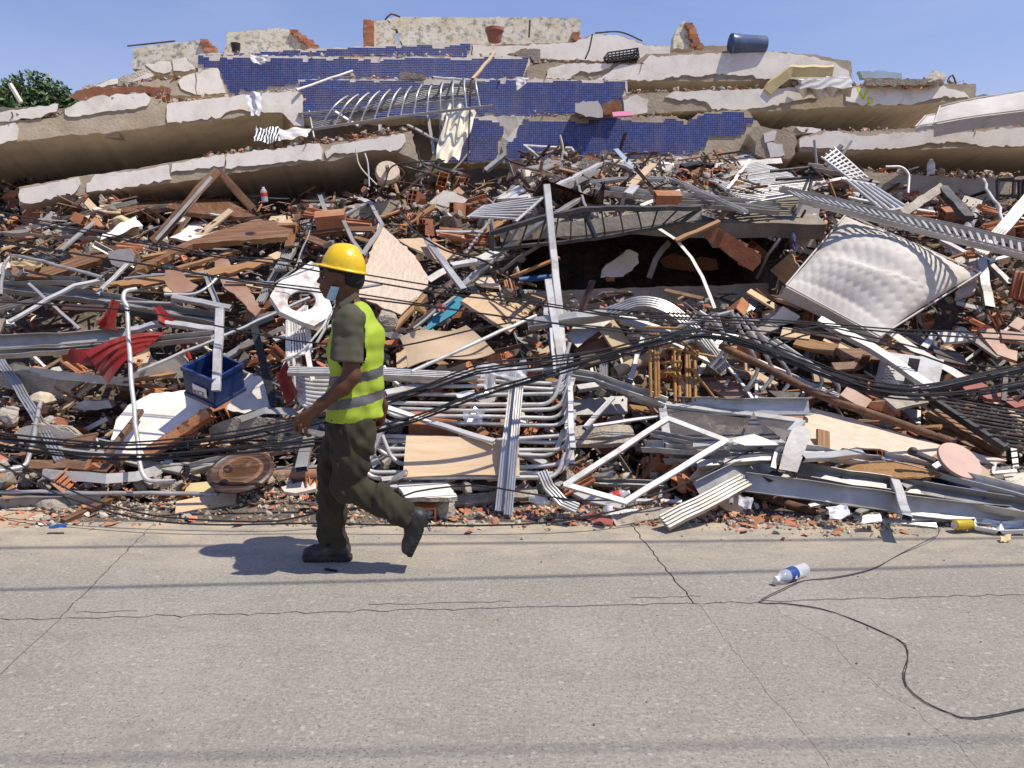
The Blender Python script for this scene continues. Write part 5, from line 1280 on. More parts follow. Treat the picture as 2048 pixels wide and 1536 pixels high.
# --- red chair, upside down
def red_chair():
    t = empty('plastic_chair', Q((240,700,.4)), 'broken red plastic chair lying upside down under the galvanised channel', 'chair')
    c = Q((245,712,.5))
    rows = patch(P(170,702,5.95), P(330,665,6.25), P(285,702,5.75), P(215,768,5.65),10,8, lambda u, v: Vector((0,-.06 * math.sin(3.1 * u) * math.sin(3.1 * v),.05 * math.sin(3.1 * u))))
    grid_sheet('seat', rows, .008, 'red_plastic', t)
    for k in (2,4,6): sweep('rib', [rows[k][j] + Vector((0,-.012,.004)) for j in range(11)], sec_rect(.012,.02), 'red_plastic', t)
    for (x0, y0, x1, y1, Y) in ((232,600,213,655,6.2),(312,612,335,640,6.4)):
        a, b = P(x0, y0, Y), P(x1, y1, Y - .1); ts = [1,1.15,1.4,2.4]
        pts = [a.lerp(b, k / 3) for k in range(4)]; sweep('leg', pts, sec_l(.05,.05,.008), 'red_plastic', t, Vector((0,-1,.2)), scale=ts)
    rows = patch(P(120,690,6.1), P(172,700,6.0), P(190,730,5.95), P(125,720,6.1),6,5, lambda u, v: Vector((0,-.04 * math.sin(3.1 * u),0)))
    grid_sheet('backrest', rows, .008, 'red_plastic', t)
red_chair()
cloth('plastic_sheet', 'bent dark red plastic sheet left of the man\'s elbow', 'plastic', [(552,750,5.75),(572,720,5.7),(597,785,5.6),(575,812,5.65)], 'red_plastic', .015,8,.006, seed=1, fold=(1,1))
B('red round bar end below the galvanised channel', ZA, [(1205,1000),(1270,1150)], 'pipe', 'red_plastic', .6)
# --- blue bottle crate with open cells
def crate(label, o, ux, uy, uz, L, W, Hh, m, cells=(3,4), name='bottle_crate', text=True, slots=False):
    t = empty(name, o, label, 'crate'); M = Matrix((ux, uy, uz)).transposed().to_4x4(); M.translation = o; T = .014
    def pb(nm, a, b, mm=m):
        V, F = box_geo(a, b); q = ob(nm, new_mesh(nm, V, F, mm), None, M); return adopt(q, t)
    if not slots:
        pb('side_panel', (0,0,0),(L, T, Hh)); pb('side_panel', (0, W - T, 0),(L, W, Hh)); pb('side_panel', (0, T, 0),(T, W - T, Hh * .98)); pb('side_panel', (L - T, T, 0),(L, W - T, Hh * .98))
        for z in (.0, Hh - .03):   # ribs
            pb('rim', (-.008,-.008, z),(L + .008,-.001, z + .03)); pb('rim', (-.008,.0, z),(-.001, W + .008, z + .03)); pb('rim', (L + .001,0, z),(L + .008, W + .008, z + .03))
    else:
        for z in (0, Hh * .3, Hh * .6, Hh * .86): 
            for (a, b) in (((0,0),(L, T)),((0, W - T),(L, W)),((0, T),(T, W - T)),((L - T, T),(L, W - T))): pb('slat', (a[0], a[1], z),(b[0], b[1], z + Hh * .13))
        for i in range(9): x = i / 8 * (L - T); pb('upright', (x, T + .0005,0),(x + T, T * 1.6, Hh)); pb('upright', (x, W - T * 1.6,0),(x + T, W - T - .0005, Hh))
    pb('bottom', (T, T, .0),(L - T, W - T, .012))
    for i in range(1, cells[1]): x = L * i / cells[1]; pb('divider', (x - .003, T + .001,.014),(x + .003, W - T - .001, Hh * .62))
    for i in range(1, cells[0]): y = W * i / cells[0]; pb('divider', (T + .001, y - .003,.015),(L - T - .001, y + .003, Hh * .60))
    return t, M
ux = Vector((.86,-.38,-.26)).normalized(); uz = Vector((.08,-.38,.92)); uy = uz.cross(ux).normalized(); uz = ux.cross(uy).normalized()
o0 = P(372,790,5.55)
cr, CM = crate('blue plastic bottle crate tilted beside the white wall slab', o0, ux, uy, uz, .30,.30,.25, 'blue_plastic')
def lettering(parent, M, text, size, m, name='lettering', depth=.0008):
    cu = bpy.data.curves.new(name, 'FONT'); cu.body = text; cu.size = size; cu.extrude = depth; cu.align_x = 'CENTER'; cu.align_y = 'CENTER'
    tmp = bpy.data.objects.new('tmp', cu); COL.objects.link(tmp); dg = bpy.context.evaluated_depsgraph_get(); me = bpy.data.meshes.new_from_object(tmp.evaluated_get(dg)); bpy.data.objects.remove(tmp)
    me.materials.clear(); me.materials.append(MATS[m]); o = ob(name, me, None, M); return adopt(o, parent)
V, F = box_geo((.10,-.012,.07),(.24,-.009,.15)); q = ob('printed_label', new_mesh('printed_label', V, F, 'label_white'), None, CM); adopt(q, cr)
V, F = box_geo((.105,-.0135,.075),(.135,-.0125,.10)); q = ob('printed_label', new_mesh('printed_label', V, F, 'label_red'), None, CM); adopt(q, cr)
lettering(cr, CM @ Matrix.Translation((.18,-.0135,.092)) @ Matrix.Rotation(R(90),4, 'X'), 'ICE', .055, 'steel_dark')
# --- white wall slab with brick edge
wall_piece('large white plastered wall slab with brick edge, leaning left of the man', ZB, [(750,560),(770,470),(850,370),(1000,290),(1250,265),(1390,350),(1380,392),(1320,402),(1310,460),(1070,600),(960,690),(710,690)], .10,.40, dz=.0042, brick_edges=(6,8,9))
for k in range(4):
    a = P(*ZB([(1050 + k * 90,640 - k * 60)])[0], 5.32 + .03 * k); 
    tag(ob('hollow_brick', BRICKS[k % 3], None, frame(a, Vector((.8,.1,.5)), Vector((.2,-.9,.4))) @ Matrix.Diagonal((.8,.7,.6,1))), ['lowest', 'second lowest', 'second highest', 'highest'][k] + ' reddish hollow brick lining the edge of the large white wall slab', 'brick', 'bricks under the white wall slab')
B('thin brown lath leaning on the large white wall slab', ZB, [(712,692),(930,400)], 'batten', 'wood_brown', .52)
PN('plaster_sheet', 'white plaster board standing behind the blue crate', 'plaster', ZB, [(1500,400),(1560,300),(1650,160),(1740,200),(1800,380),(1620,425)], .03, 'plaster', .25,.006, side='concrete_chunk')
wall_piece('grey broken slab in shade under the blue crate', ZB, [(1380,520),(1560,440),(1900,470),(2060,520),(2060,610),(1700,590),(1400,600)], .12,.25, plaster='concrete_chunk')
wall_piece('row of hollow bricks in shade at the left edge', ZB, [(0,150),(150,130),(380,180),(560,210),(470,260),(470,350),(220,290),(0,240)], .10,.22, plaster='mortar', brick_edges=(1,2,6))
wall_piece('plastered brick stub behind the red chair', ZB, [(870,170),(930,90),(1200,40),(1240,80),(1220,180),(900,200)], .10,.25, plaster='plaster', brick_edges=(3,4))
wall_piece('broken grey wall lump left of the large white slab', ZB, [(470,380),(560,330),(720,330),(745,380),(560,400)], .08,.25, plaster='plaster_chunk')
wall_piece('pale broken wall lump at the far left near the cables', ZB, [(120,520),(250,480),(480,540),(540,640),(300,650),(120,600)], .09,.2, plaster='plaster_chunk')
rough_chunk('concrete_lump', 'rough grey concrete lump near the curved gutter strip', 'concrete', (377,953,.02),.10, 'concrete_chunk', (1.0,.8,.75),2)
rough_chunk('concrete_lump', 'squared grey concrete block on the street edge at the left', 'concrete', (110,1013,.02),.105, 'concrete_chunk', (1.15,.8,.72),5)
rough_chunk('concrete_lump', 'sandy rounded rock in the left debris', 'concrete', (84,806,.22),.12, 'sandstone', (1,.8,.8),7)
rough_chunk('concrete_lump', 'grey rock lump at the left edge above the cables', 'concrete', (18,836,.2),.13, 'concrete_chunk', (1.2,.8,.7),9)
rough_chunk('concrete_lump', 'round grey stone beside the left track', 'concrete', (103,848,.2),.075, 'concrete_chunk', (1,.9,.9),11)
PN('cardboard_sheet', 'flattened cardboard piece on the street at the left', 'cardboard', None, [tuple(v) for v in ((-40,1030),(40,1014),(82,1012),(88,1044),(40,1052),(-40,1062))], .006, 'cardboard', .03,.002)
PN('plaster_sheet', 'flat white plaster flake on the rubble behind the man', 'plaster', ZD, [(10,920),(130,880),(240,880),(240,930),(100,950),(30,945)], .025, 'plaster_chunk', .06,.008)
# --- round carved wooden piece
c = P(482,942,5.05); M = frame(c, Vector((1,.1,.02)), Vector((-.1,-.42,.9)))
t = round_thing('round_table_top', 'dark round carved wooden table top lying on the rubble', 'table top', [(.001,-.02),(.20,-.02),(.225,-.012),(.23,0),(.22,.012),(.20,.016),(.19,.008),(.001,.008)], 'wood_dark', M, [('carved_ring', [(.12,.009),(.13,.018),(.145,.018),(.155,.009)], 'wood_brown')], 28)
V, F = lathe([(.001,-.03),(.018,-.025),(.03,-.01),(.032,.005),(.024,.02),(.001,.032)], 14); q = ob('finial', new_mesh('finial', V, F, 'wood_brown', smooth=True), None, Matrix.Translation(P(456,938,4.9))); adopt(q, t)
# --- stove top (white enamel with a round burner opening)
def stove():
    out = [(540,592),(556,566),(590,545),(622,522),(636,530),(650,575),(668,628),(628,651),(600,641),(560,622)]
    Y = 5.95; cx, cy = 604,600
    w = [P(x, y, Y + .004 * (cy - y) + .002 * (x - cx)) for x, y in out]; c = sum(w, Vector()) / len(w); n = poly_normal(w); M = frame(c, w[3] - w[0], n); I = M.inverted()
    p2 = [((I @ p).x, (I @ p).y) for p in w]
    if area2(p2) < 0: p2 = p2[::-1]
    hc = I @ P(cx, cy, Y); N = 36; V = []; F = []
    def hit(a):
        best = None
        for i in range(len(p2)):
            (x1, y1),(x2, y2) = p2[i], p2[(i + 1) % len(p2)]; dx, dy = math.cos(a), math.sin(a); den = dx * (y2 - y1) - dy * (x2 - x1)
            if abs(den) < 1e-9: continue
            t_ = ((x1 - hc.x) * (y2 - y1) - (y1 - hc.y) * (x2 - x1)) / den; s_ = ((x1 - hc.x) * dy - (y1 - hc.y) * dx) / den
            if t_ > 0 and -1e-6 <= s_ <= 1 + 1e-6: best = t_ if best is None else max(best, t_)
        return best or .2
    AN = sorted([2 * math.pi * k / N for k in range(N)] + [math.atan2(y - hc.y, x - hc.x) % (2 * math.pi) for x, y in p2]); N = len(AN)
    for a in AN:
        r = hit(a); ri = .10
        for rr, z in ((r, -.05),(r, 0),(ri + .02,.0),(ri, -.012),(ri, -.03)): V.append((hc.x + rr * math.cos(a) * (1.3 if rr < .13 else 1), hc.y + rr * math.sin(a), z))
    for k in range(N):
        j = (k + 1) % N
        for q in range(4): F.append((k * 5 + q, j * 5 + q, j * 5 + q + 1, k * 5 + q + 1))
    t = empty('stove_top', c, 'rust-stained white enamel stove top with a round opening, behind the man', 'stove')
    me = new_mesh('hob', V, F, 'enamel'); o = ob('hob', me, None, M); adopt(o, t)
    so = o.modifiers.new('s', 'SOLIDIFY'); so.thickness = .003
    sweep('burner_rail', [P(560,560, Y - .05), P(628,535, Y)], sec_rect(.008,.012), 'enamel', t)
stove()
# --- white plastic slatted chair back
def slat_back(label, quad, n, m='white_plastic', name='plastic_chair', Y=5.9):
    w = [P(*p) for p in quad]; t = empty(name, w[3], label, 'chair'); nn = poly_normal(w)
    for i in range(4): sweep('frame_bar', [w[i], w[(i + 1) % 4]], sec_rect(.03,.018,.004), m, t, nn)
    for i in range(1, n): u = i / n; sweep('slat', [w[0].lerp(w[1], u), w[3].lerp(w[2], u)], sec_rect(.014,.008), m, t, nn)
    return t
t = slat_back('white slatted plastic chair back below the stove top', [(575,640,6.0),(612,612,6.05),(622,705,5.8),(575,712,5.8)], 8)
sweep('armrest', smooth_path([P(565,722,5.75), P(600,705,5.7), P(640,660,5.8), P(660,630,5.9)]), sec_rect(.035,.015,.003), 'white_plastic', t)
sweep('leg', [P(612,690,5.75), P(625,760,5.6)], sec_l(.04,.03,.006), 'white_plastic', t)
sweep('leg', [P(580,712,5.8), P(566,745,5.75)], sec_l(.04,.03,.006), 'white_plastic', t)
# cola bottle near the slab
def bottle(label, p0, p1, r, col='pet', lab='label_red', cap='label_white', name='plastic_bottle', text=None):
    L = (p1 - p0).length; M = frame(p0,(p1 - p0).cross(Vector((0,-1,.3))), p1 - p0)
    k = L; prof = [(.001,0),(r * .8,0),(r * .95,.015 * k),(r, .05 * k),(r * .93,.10 * k),(r, .15 * k),(r * .93,.20 * k),(r, .26 * k),(r * .99,.34 * k),(r * .99,.62 * k),(r, .66 * k),(r * .95,.72 * k),(r * .72,.82 * k),(r * .40,.90 * k),(r * .36,.93 * k)]
    t = round_thing(name, label, 'bottle', prof, col, M, [('cap', [(.001,.925 * k),(r * .45,.925 * k),(r * .45,.99 * k),(.001,1.0 * k)], cap),('label_wrap', [(r * 1.004,.36 * k),(r * 1.012,.365 * k),(r * 1.012,.605 * k),(r * 1.004,.61 * k)], lab)], 20)
    return t, M
bottle('small clear cola bottle with red label under the lower left slab', P(530,404,7.9), P(526,374,7.9),.034)
# ================================================================== MIDDLE OF THE HEAP
PN('plywood_sheet', 'large pale scuffed plywood sheet standing behind the hard hat', 'plywood', ZC, [(650,500),(780,590),(870,690),(900,740),(985,840),(975,900),(920,960),(800,1092),(520,985),(560,800),(600,650)], .014, 'plywood_pale', .45,.006, side='wood_raw')
PN('plywood_sheet', 'smooth tan plywood sheet sloping right of the pale sheet', 'plywood', ZC, [(780,595),(960,580),(1190,705),(1050,742),(860,650)], .014, 'plywood', .40,.004)
t = PN('plywood_sheet', 'golden brown board with a thick pale edge in the middle of the heap', 'plywood', ZC, [(1320,885),(1745,990),(1560,1142),(1150,1075)], .03, 'plywood', .55,.004, side='wood_raw')
rows = patch(P(*ZC([(790,1240)])[0], 5.95), P(*ZC([(1230,1150)])[0], 6.15), P(*ZC([(1420,1330)])[0], 5.85), P(*ZC([(845,1435)])[0], 5.6),14,8, lambda u, v: Vector((0,.10 * math.sin(3.1 * v),.03 * math.sin(6 * u))))
tag(grid_sheet('plywood_sheet', rows, .006, 'cardboard'), 'curled brown hardboard sheet behind the man\'s vest', 'plywood')
rows = patch(P(*ZD([(840,555)])[0], 5.20), P(*ZD([(1578,598)])[0], 5.14), P(*ZD([(1582,820)])[0], 4.92), P(*ZD([(818,828)])[0], 4.94),14,8, lambda u, v: Vector((0,.05 * math.sin(3.1 * u) - .05,0)))
tag(grid_sheet('plywood_sheet', rows, .008, 'plywood'), 'glossy bent orange plywood sheet caught in the lower grille', 'plywood')
PN('plywood_sheet', 'cream curled board scrap above the lower grille', 'plywood', ZD, [(1020,130),(1060,95),(1200,95),(1310,140),(1290,160),(1040,160)], .01, 'wood_raw', .35,.008)
PN('plywood_sheet', 'speckled tan board edge behind the golden brown board', 'plywood', ZC, [(1250,850),(1390,835),(1450,910),(1330,900)], .02, 'plywood_pale', .4,.005)
# broken honeycomb brick wall
wall_piece('beige plastered wall lump with open honeycomb bricks on its rim', ZC, [(880,460),(930,400),(1080,268),(1150,280),(1240,330),(1160,400),(1060,432),(960,455)], .12,.35, plaster='plaster_chunk', brick_edges=(0,1,2,3), dz=.003)
GBk = 'hollow clay bricks in the heap'
def brick_at(label, z, p, xd, zd, s=1, k=0, l=.3, shell=False):
    q = z([p])[0] if z else p; w = P(q[0], q[1], D(q[0], q[1]) - l)
    me = SPLIT[k % 6] if shell else BRICKS[k % 5]
    return tag(ob('hollow_brick', me, None, frame(w, Vector(xd), Vector(zd)) @ Matrix.Scale(s, 4)), label, 'brick', GBk)
brick_at('hollow brick with cells facing out at the left rim of the honeycomb lump', ZC, (900,330),(-.3,-1,.2),(.2,.1,1),1.0,0,.4)
brick_at('hollow brick crowning the honeycomb wall lump', ZC, (1070,215),(.2,-1,.3),(.3,0,1),1.1,1,.4)
brick_at('cracked hollow brick right of the honeycomb wall lump', ZC, (1190,225),(.5,-.8,.2),(.5,.2,.9),1.1,4,.4)
brick_at('hollow brick tipped below the honeycomb wall lump', ZC, (1170,400),(-.6,-.9,0),(.1,.1,1),1.0,1,.42)
brick_at('ribbed red brick shell on the right of the honeycomb lump', ZC, (1300,345),(.9,.1,.2),(0,-.5,.85),1.2,2,.42, True)
brick_at('red hollow brick lying left of the pale plywood sheet', ZC, (340,480),(1,.1,.1),(0,-.5,.85),1.3,0,.4)
brick_at('flat ribbed brick shell left of the pale plywood sheet', ZC, (500,490),(1,.2,-.1),(0,-.4,.9),1.3,3,.38, True)
brick_at('long ribbed brick shell above the lying red brick', ZC, (250,440),(1,0,-.15),(0,-.5,.85),1.3,1,.35, True)
brick_at('broken red roof tile pile leaning over the tan plywood', ZC, (1130,565),(1,.1,-.1),(0,-.4,.9),1.4,5,.45, True)
brick_at('second broken tile under the roof tile by the silver bars', ZC, (1200,590),(1,.1,-.15),(0,-.4,.9),1.2,4,.42, True)
brick_at('brick shells fanned below the fallen dark cabinet', ZC, (1480,570),(.6,-.6,.2),(.3,-.3,.9),1.0,0,.4, True)
brick_at('lone red brick block inside the lower grille', ZD, (1010,540),(1,.1,-.05),(0,-.4,.9),1.5,0,.45)
brick_at('small red brick behind the block inside the lower grille', ZD, (1110,520),(1,.3,0),(0,-.4,.9),1.0,3,.4)
brick_at('hollow brick half buried under the honeycomb lump', ZC, (960,510),(-.4,-.9,0),(0,0,1),1.0,2,.3)
brick_at('hollow brick beside the black hose below the honeycomb lump', ZC, (810,525),(.2,-1,.1),(.2,0,1),.9,3,.35)
# front hollow block capped with plaster
t = empty('capped_block', P(*ZD([(1000,1130)])[0], 4.75), 'white plaster-capped hollow block beside the man\'s lifted boot', 'block')
panel('plaster_cap', None, None, [P(*ZD([(770,895)])[0], 4.95), P(*ZD([(1105,885)])[0], 4.95), P(*ZD([(1172,978)])[0], 4.68), P(*ZD([(1120,1002)])[0], 4.66), P(*ZD([(830,978)])[0], 4.66)], .03, 'plaster', .006,.04, parent=t, side='mortar')
o = ob('hollow_brick', hollow_brick_mesh(.26,.16,.13,3,2,.012), None, frame(P(*ZD([(960,1065)])[0], 4.83), Vector((.05,-1,0)), Vector((0,0,1)))); adopt(o, t)
o = rough_chunk('mortar_lump', None, None, P(*ZD([(1085,1070)])[0], 4.80),.075, 'mortar', (.75,1.2,1.1),4); adopt(o, t)
rough_chunk('concrete_lump', 'round concrete lump behind the plaster-capped block', 'concrete', P(*ZD([(1240,905)])[0], 4.95),.055, 'concrete_chunk', (1.25,.8,.9),6)
B('grey concrete kerb piece lying under the vertical track bundle', ZD, [(1140,1000),(1700,945)], 'tubeX', 'concrete_chunk', .08)
rough_chunk('concrete_lump', 'concrete lump behind the lime vest', 'concrete', P(*ZC([(690,1130)])[0], 6.0),.12, 'concrete_chunk', (1,.8,.8),8)
wall_piece('pale wall scrap right of the lime vest', ZC, [(670,1200),(760,1190),(830,1240),(740,1250)], .06,.35, plaster='plaster_chunk')
wall_piece('cream wall slab lying along the heap above the plywood', ZC, [(360,400),(420,370),(830,330),(840,380),(700,450),(540,470),(380,430)], .12,.2, plaster='concrete', dz=.002)
# umbrella base: round concrete disc with wires
c = P(775,346,8.5); M = frame(c, Vector((1,.2,.1)), Vector((-.25,-.9,.35)))
t = round_thing('concrete_disc', 'round concrete base with loose wires near the slab end', 'concrete', [(.001,-.05),(.12,-.05),(.135,-.03),(.135,.03),(.12,.05),(.001,.05)], 'sandstone', M, [('spigot', [(.02,.051),(.022,.13),(.018,.14),(.001,.14)], 'concrete_chunk')], 20)
for k, pts in enumerate(([(500,-5),(530,110),(640,230)], [(560,20),(580,90),(590,240)], [(690,235),(740,110),(900,80),(1090,70)], [(780,110),(820,150),(790,200),(720,230)], [(905,0),(940,90),(990,130)])):
    w = [P(*q, 8.3 - .05 * k) for q in ZC(pts)]; tag(sweep('loose_wire', smooth_path(w), sec_circle(.008,6), ['fabric_cream', 'label_white', 'wire_grey', 'steel_rust', 'wire_grey'][k], smooth=True), ['cream cord dangling from the lower left slab end', 'pale cord dangling straight beside the cream one', 'grey wire running right from the round concrete base', 'rusty wire looped around the round concrete base', 'grey wire hanging below the twisted curtain'][k], 'wire')
# frames and bars
quad_frame('sash_window', 'blue-grey aluminium sash bent over the timber left of the hat', 'window', ZC, [(405,440),(592,345),(675,495),(640,560),(545,690),(480,600)], 'tube', 'aluminium_dull', .5, closed=True)
B('pale flat strip above the bent blue-grey sash', ZC, [(430,295),(560,330),(600,350)], 'flatL', 'aluminium_white', .5)
B('grooved silver track leaning up from the stove top', ZC, [(0,790),(270,290)], 'trackL', 'aluminium', .42)
B('curved white strip beside the leaning grooved track', ZC, [(265,300),(310,340),(350,420)], 'flatL', 'aluminium_white', .42)
B('tall white post leaning in front of the dark hollow', None, [(1093,370,6.75),(1106,500,6.55),(1121,640,6.25),(1128,765,5.95)], 'tubeL', 'aluminium_white', bend=.002)
B('long silver bar rising to the right behind the tall post', ZC, [(1200,900),(1450,680),(1790,440),(1980,325)], 'tubeL', 'aluminium', .5)
B('white channel leaning down right of the tan plywood', ZC, [(970,592),(1100,770),(1215,925)], 'tubeL', 'aluminium', .6)
B('ribbed flat strip curving behind the hollow\'s left lip', ZC, [(980,860),(1130,775),(1330,712),(1475,650)], 'flatL', 'aluminium_dull', .62, up=Vector((-.3,-1,.3)))
B('white tube end pointing right above the hollow\'s beam', ZC, [(1130,765),(1360,728),(1610,685)], 'tubeL', 'aluminium_white', .66)
B('grey tube standing between the roof tile and silver bar', ZC, [(1225,690),(1330,540),(1400,440)], 'tubeS', 'aluminium_dull', .5)
B('grey angled bar resting at the broken roof tile', ZC, [(1030,540),(1340,545)], 'tube', 'aluminium_dull', .48)
B('black hose arching across the middle of the heap', ZC, [(840,500),(960,590),(1120,680),(1320,715),(1450,790),(1560,870),(1605,945)], 'hose', 'rubber', .72, r=.15)
B('grey bar leaning behind the hard hat', ZC, [(500,915),(675,885)], 'tubeS', 'aluminium_dull', .9)
B('dark folding metal hinge plate behind the hard hat', ZC, [(285,640),(345,615)], 'flatL', 'steel_dark', .6)
B('silver pipe rising from behind the vest to the right', ZC, [(870,1465),(1300,1270),(1690,1095)], 'pipe', 'aluminium_white', .85)
B('brown rusty angle bar behind the silver pipe', ZC, [(1100,1420),(1300,1350),(1590,1280)], 'l', 'steel_rust', .7)
B('wide dull beam running right from the golden board', ZC, [(1640,1160),(2060,1110),(2200,1085)], 'uL', 'aluminium', .75)
B('white bar upright below the golden board', ZC, [(1735,930),(1760,1100)], 'tube', 'aluminium_white', .65)
B('white bar across the top right of the golden board', ZC, [(1600,935),(1745,930)], 'tube', 'aluminium_white', .63)
B('blue-backed upright strip beside the tall white post', ZC, [(1770,1150),(1800,1330),(1830,1460)], 'tube', 'steel_blue', .7)
B('upright white strip right beside the blue-backed strip', ZC, [(1790,1180),(1815,1480)], 'tubeS', 'aluminium_white', .78)
B('thin wooden strip slanting at the middle left of the honeycomb lump', ZC, [(640,460),(850,375)], 'stick', 'wood_orange', .35)
B('brown timber lath left of the bent sash', ZC, [(170,550),(430,525),(640,525)], 'plank', 'wood_brown', .35)
B('brown timber lath falling behind the hat', ZC, [(170,575),(420,670),(600,740)], 'plank', 'wood_brown', .35)
B('dark wooden pole upright left of the leaning track', ZC, [(110,420),(60,640)], 'plank', 'wood_brown', .4)
B('brown lath slanting below the pale plywood sheet', ZC, [(750,1190),(850,1080),(960,960)], 'batten', 'wood_orange', .55)
B('dark lath slanting beside the teal cushion', ZC, [(840,1190),(1060,1010)], 'stick', 'wood_dark', .6)
B('silver lath crossing over the teal cushion', ZC, [(880,1180),(1170,960)], 'stick', 'aluminium_dull', .6)
PN('painted_board', 'teal painted board under the golden brown board', 'board', ZC, [(980,1130),(1170,975),(1240,990),(1160,1090),(960,1200)], .02, 'teal', .5,.004)
cloth('red_ribbon', 'small red ribbon knotted on the teal board', 'ribbon', [(873,608,.65),(892,610,.65),(888,625,.66),(876,622,.66)], 'red_plastic', .015,8, seed=3)
rough_chunk('gold_vase', 'tarnished brass vase wedged by the teal board', 'vase', P(838,615,6.0),.06, 'rattan', (.55,.55,1.5),3)
# fallen dark cabinet and balustrade near the hollow
t = PN('dark_cabinet', 'dark wooden cabinet side lying above the hollow', 'cabinet', ZE, [(235,475),(430,440),(745,392),(765,600),(430,690),(300,700),(290,560)], .05, 'wood_dark', .35,.006)
t = empty('steel_balustrade', P(*ZE([(600,500)])[0], 7.0), 'rusty dark balustrade hanging over the mouth of the hollow', 'railing')
top = [P(*q, 6.9 + .0002 * k) for k, q in enumerate(ZE([(-60,680),(340,560),(610,505),(1000,500),(1470,495)]))]
sweep('top_rail', dent(top, .004), sec_rect(.06,.04), 'steel_dark', t); bot = [P(*q, 7.1) for q in ZE([(-60,800),(340,760),(700,720),(1100,650),(1330,600)])]
sweep('bottom_rail', dent(bot, .004), sec_rect(.04,.03), 'steel_dark', t)
for k in range(13):
    u = k / 12; i = min(3, int(u * 4)); f_ = u * 4 - i; a = top[i].lerp(top[i + 1], f_); b = bot[i].lerp(bot[i + 1], f_) + Vector((-.08,0,0)); sweep('baluster', [a, b], sec_rect(.012,.012), 'steel_dark', t)
for k in (0,5,9): sweep('post', [top[min(4, k // 2)], bot[min(4, k // 2)]], sec_rect(.04,.03), 'steel_blue', t)
B('grey wooden plank ledge along the lower edge of the balustrade', None, [(1000,470,7.35),(1180,455,7.35),(1400,425,7.4)], 'plankL', 'concrete_dark', up=Vector((0,-1,.2)))
# lumps inside the hollow
wall_piece('white plastered brick lump lying inside the dark hollow', ZE, [(735,1010),(745,950),(830,880),(950,800),(1010,830),(1015,900),(900,1000)], .14,.2, Y=8.0, brick_edges=(5,6), hollow=True)
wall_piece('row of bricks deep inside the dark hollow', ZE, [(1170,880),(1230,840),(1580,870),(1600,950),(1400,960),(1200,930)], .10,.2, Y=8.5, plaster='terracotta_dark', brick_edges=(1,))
B('grey bent sheet strip hanging inside the hollow', ZE, [(1090,1010,7.9),(1140,870,7.9),(1240,745,8.0)], 'flatL', 'aluminium_dull', up=Vector((.5,-1,0)))
o = B('notched white shutter rail arching down in front of the hollow', ZE, [(1150,640,7.3),(1290,730,7.25),(1400,860,7.15),(1480,1000,7.0),(1540,1150,6.85),(1570,1230,6.8)], 'flat', 'plaster', up=Vector((.8,-1,.3)))
B('mustard wooden stick poking over the hollow', ZE, [(1285,738,7.2),(1605,595,7.3)], 'batten', 'wood_orange')
B('blue-painted pole lying on the floor of the hollow', ZE, [(135,1025,7.6),(380,1000,7.7)], 'pipeL', 'bright_blue')
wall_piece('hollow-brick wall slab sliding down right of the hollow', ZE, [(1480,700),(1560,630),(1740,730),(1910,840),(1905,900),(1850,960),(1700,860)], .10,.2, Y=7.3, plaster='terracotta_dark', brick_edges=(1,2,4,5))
wall_piece('white plaster wall piece in the sun right of the hollow\'s beam', ZE, [(1700,1160),(1780,1100),(1900,1080),(2060,1050),(2060,1150),(1960,1190),(1760,1240)], .08,.35, plaster='plaster')
B('dark pipe slanting beside the hollow-brick slab', ZE, [(1880,1010),(1960,840),(2050,720)], 'pipe', 'aluminium_dull', .5)
# upper window frames
quad_frame('sash_window', 'white window sash standing askew below the blue mosaic', 'window', ZE, [(180,42),(520,60),(570,120),(340,165)], 'tube', 'aluminium_white', .3, closed=True)
B('bent white window bar standing in front of the mosaic', ZC, [(1360,135),(1490,30)], 'tubeX', 'aluminium_white', .2)
B('long white window bar climbing to its elbow above the hollow', ZE, [(60,560),(380,350),(770,160)], 'tubeL', 'aluminium_white', .5)
B('grey window bar falling right from the white elbow', ZE, [(770,162),(930,195),(1050,250)], 'tubeL', 'aluminium_dull', .5)
B('dark window channel parallel below the climbing white bar', ZE, [(100,590),(400,400),(700,230)], 'trackL', 'aluminium_dull', .4)
B('silver rod hanging from the climbing white bar', ZE, [(555,280),(630,490)], 'tubeS', 'aluminium', .6)
B('thin dark channel crossing left of the white elbow', ZE, [(270,210),(450,290)], 'u', 'aluminium_dull', .45)
B('grey V-shaped bar under the white plaster block', ZC, [(1510,290),(1575,200),(1680,260)], 'tubeL', 'aluminium_dull', .4)
wall_piece('white plaster block perched above the grey V bar', ZC, [(1570,130),(1680,100),(1810,85),(1800,170),(1640,190)], .14,.35, plaster='plaster')
PN('perforated_tray', 'white perforated drain tray lying on the slats', 'tray', ZC, [(1420,310),(1600,262),(1650,290),(1640,320),(1450,350)], .05, 'white_plastic', .4,.003)
t = louvre('shutter_slats', 'fan of thin white shutter slats left of the tall post', 'shutter', P(*ZC([(1240,445)])[0], 7.3), P(*ZC([(1560,470)])[0], 7.2), P(*ZC([(1750,300)])[0], 7.7), P(*ZC([(1350,370)])[0], 7.8),8, 'tubeS', 'tubeS', 'aluminium_white')
B('sawn pale timber batten standing over the grilles', ZE, [(950,345),(1120,175)], 'plank', 'wood_raw', .6)
B('white wedge-shaped strip at the foot of the sawn batten', ZE, [(935,395),(990,335)], 'plank', 'aluminium_white', .62)
B('wide white channel lying flat across the top of the hollow', ZE, [(690,355),(900,385),(1330,420),(2048,500)], 'uX', 'aluminium', .45)
B('second white channel just under the wide flat one', ZE, [(1300,470),(1600,480),(2048,520)], 'uL', 'aluminium_dull', .42)
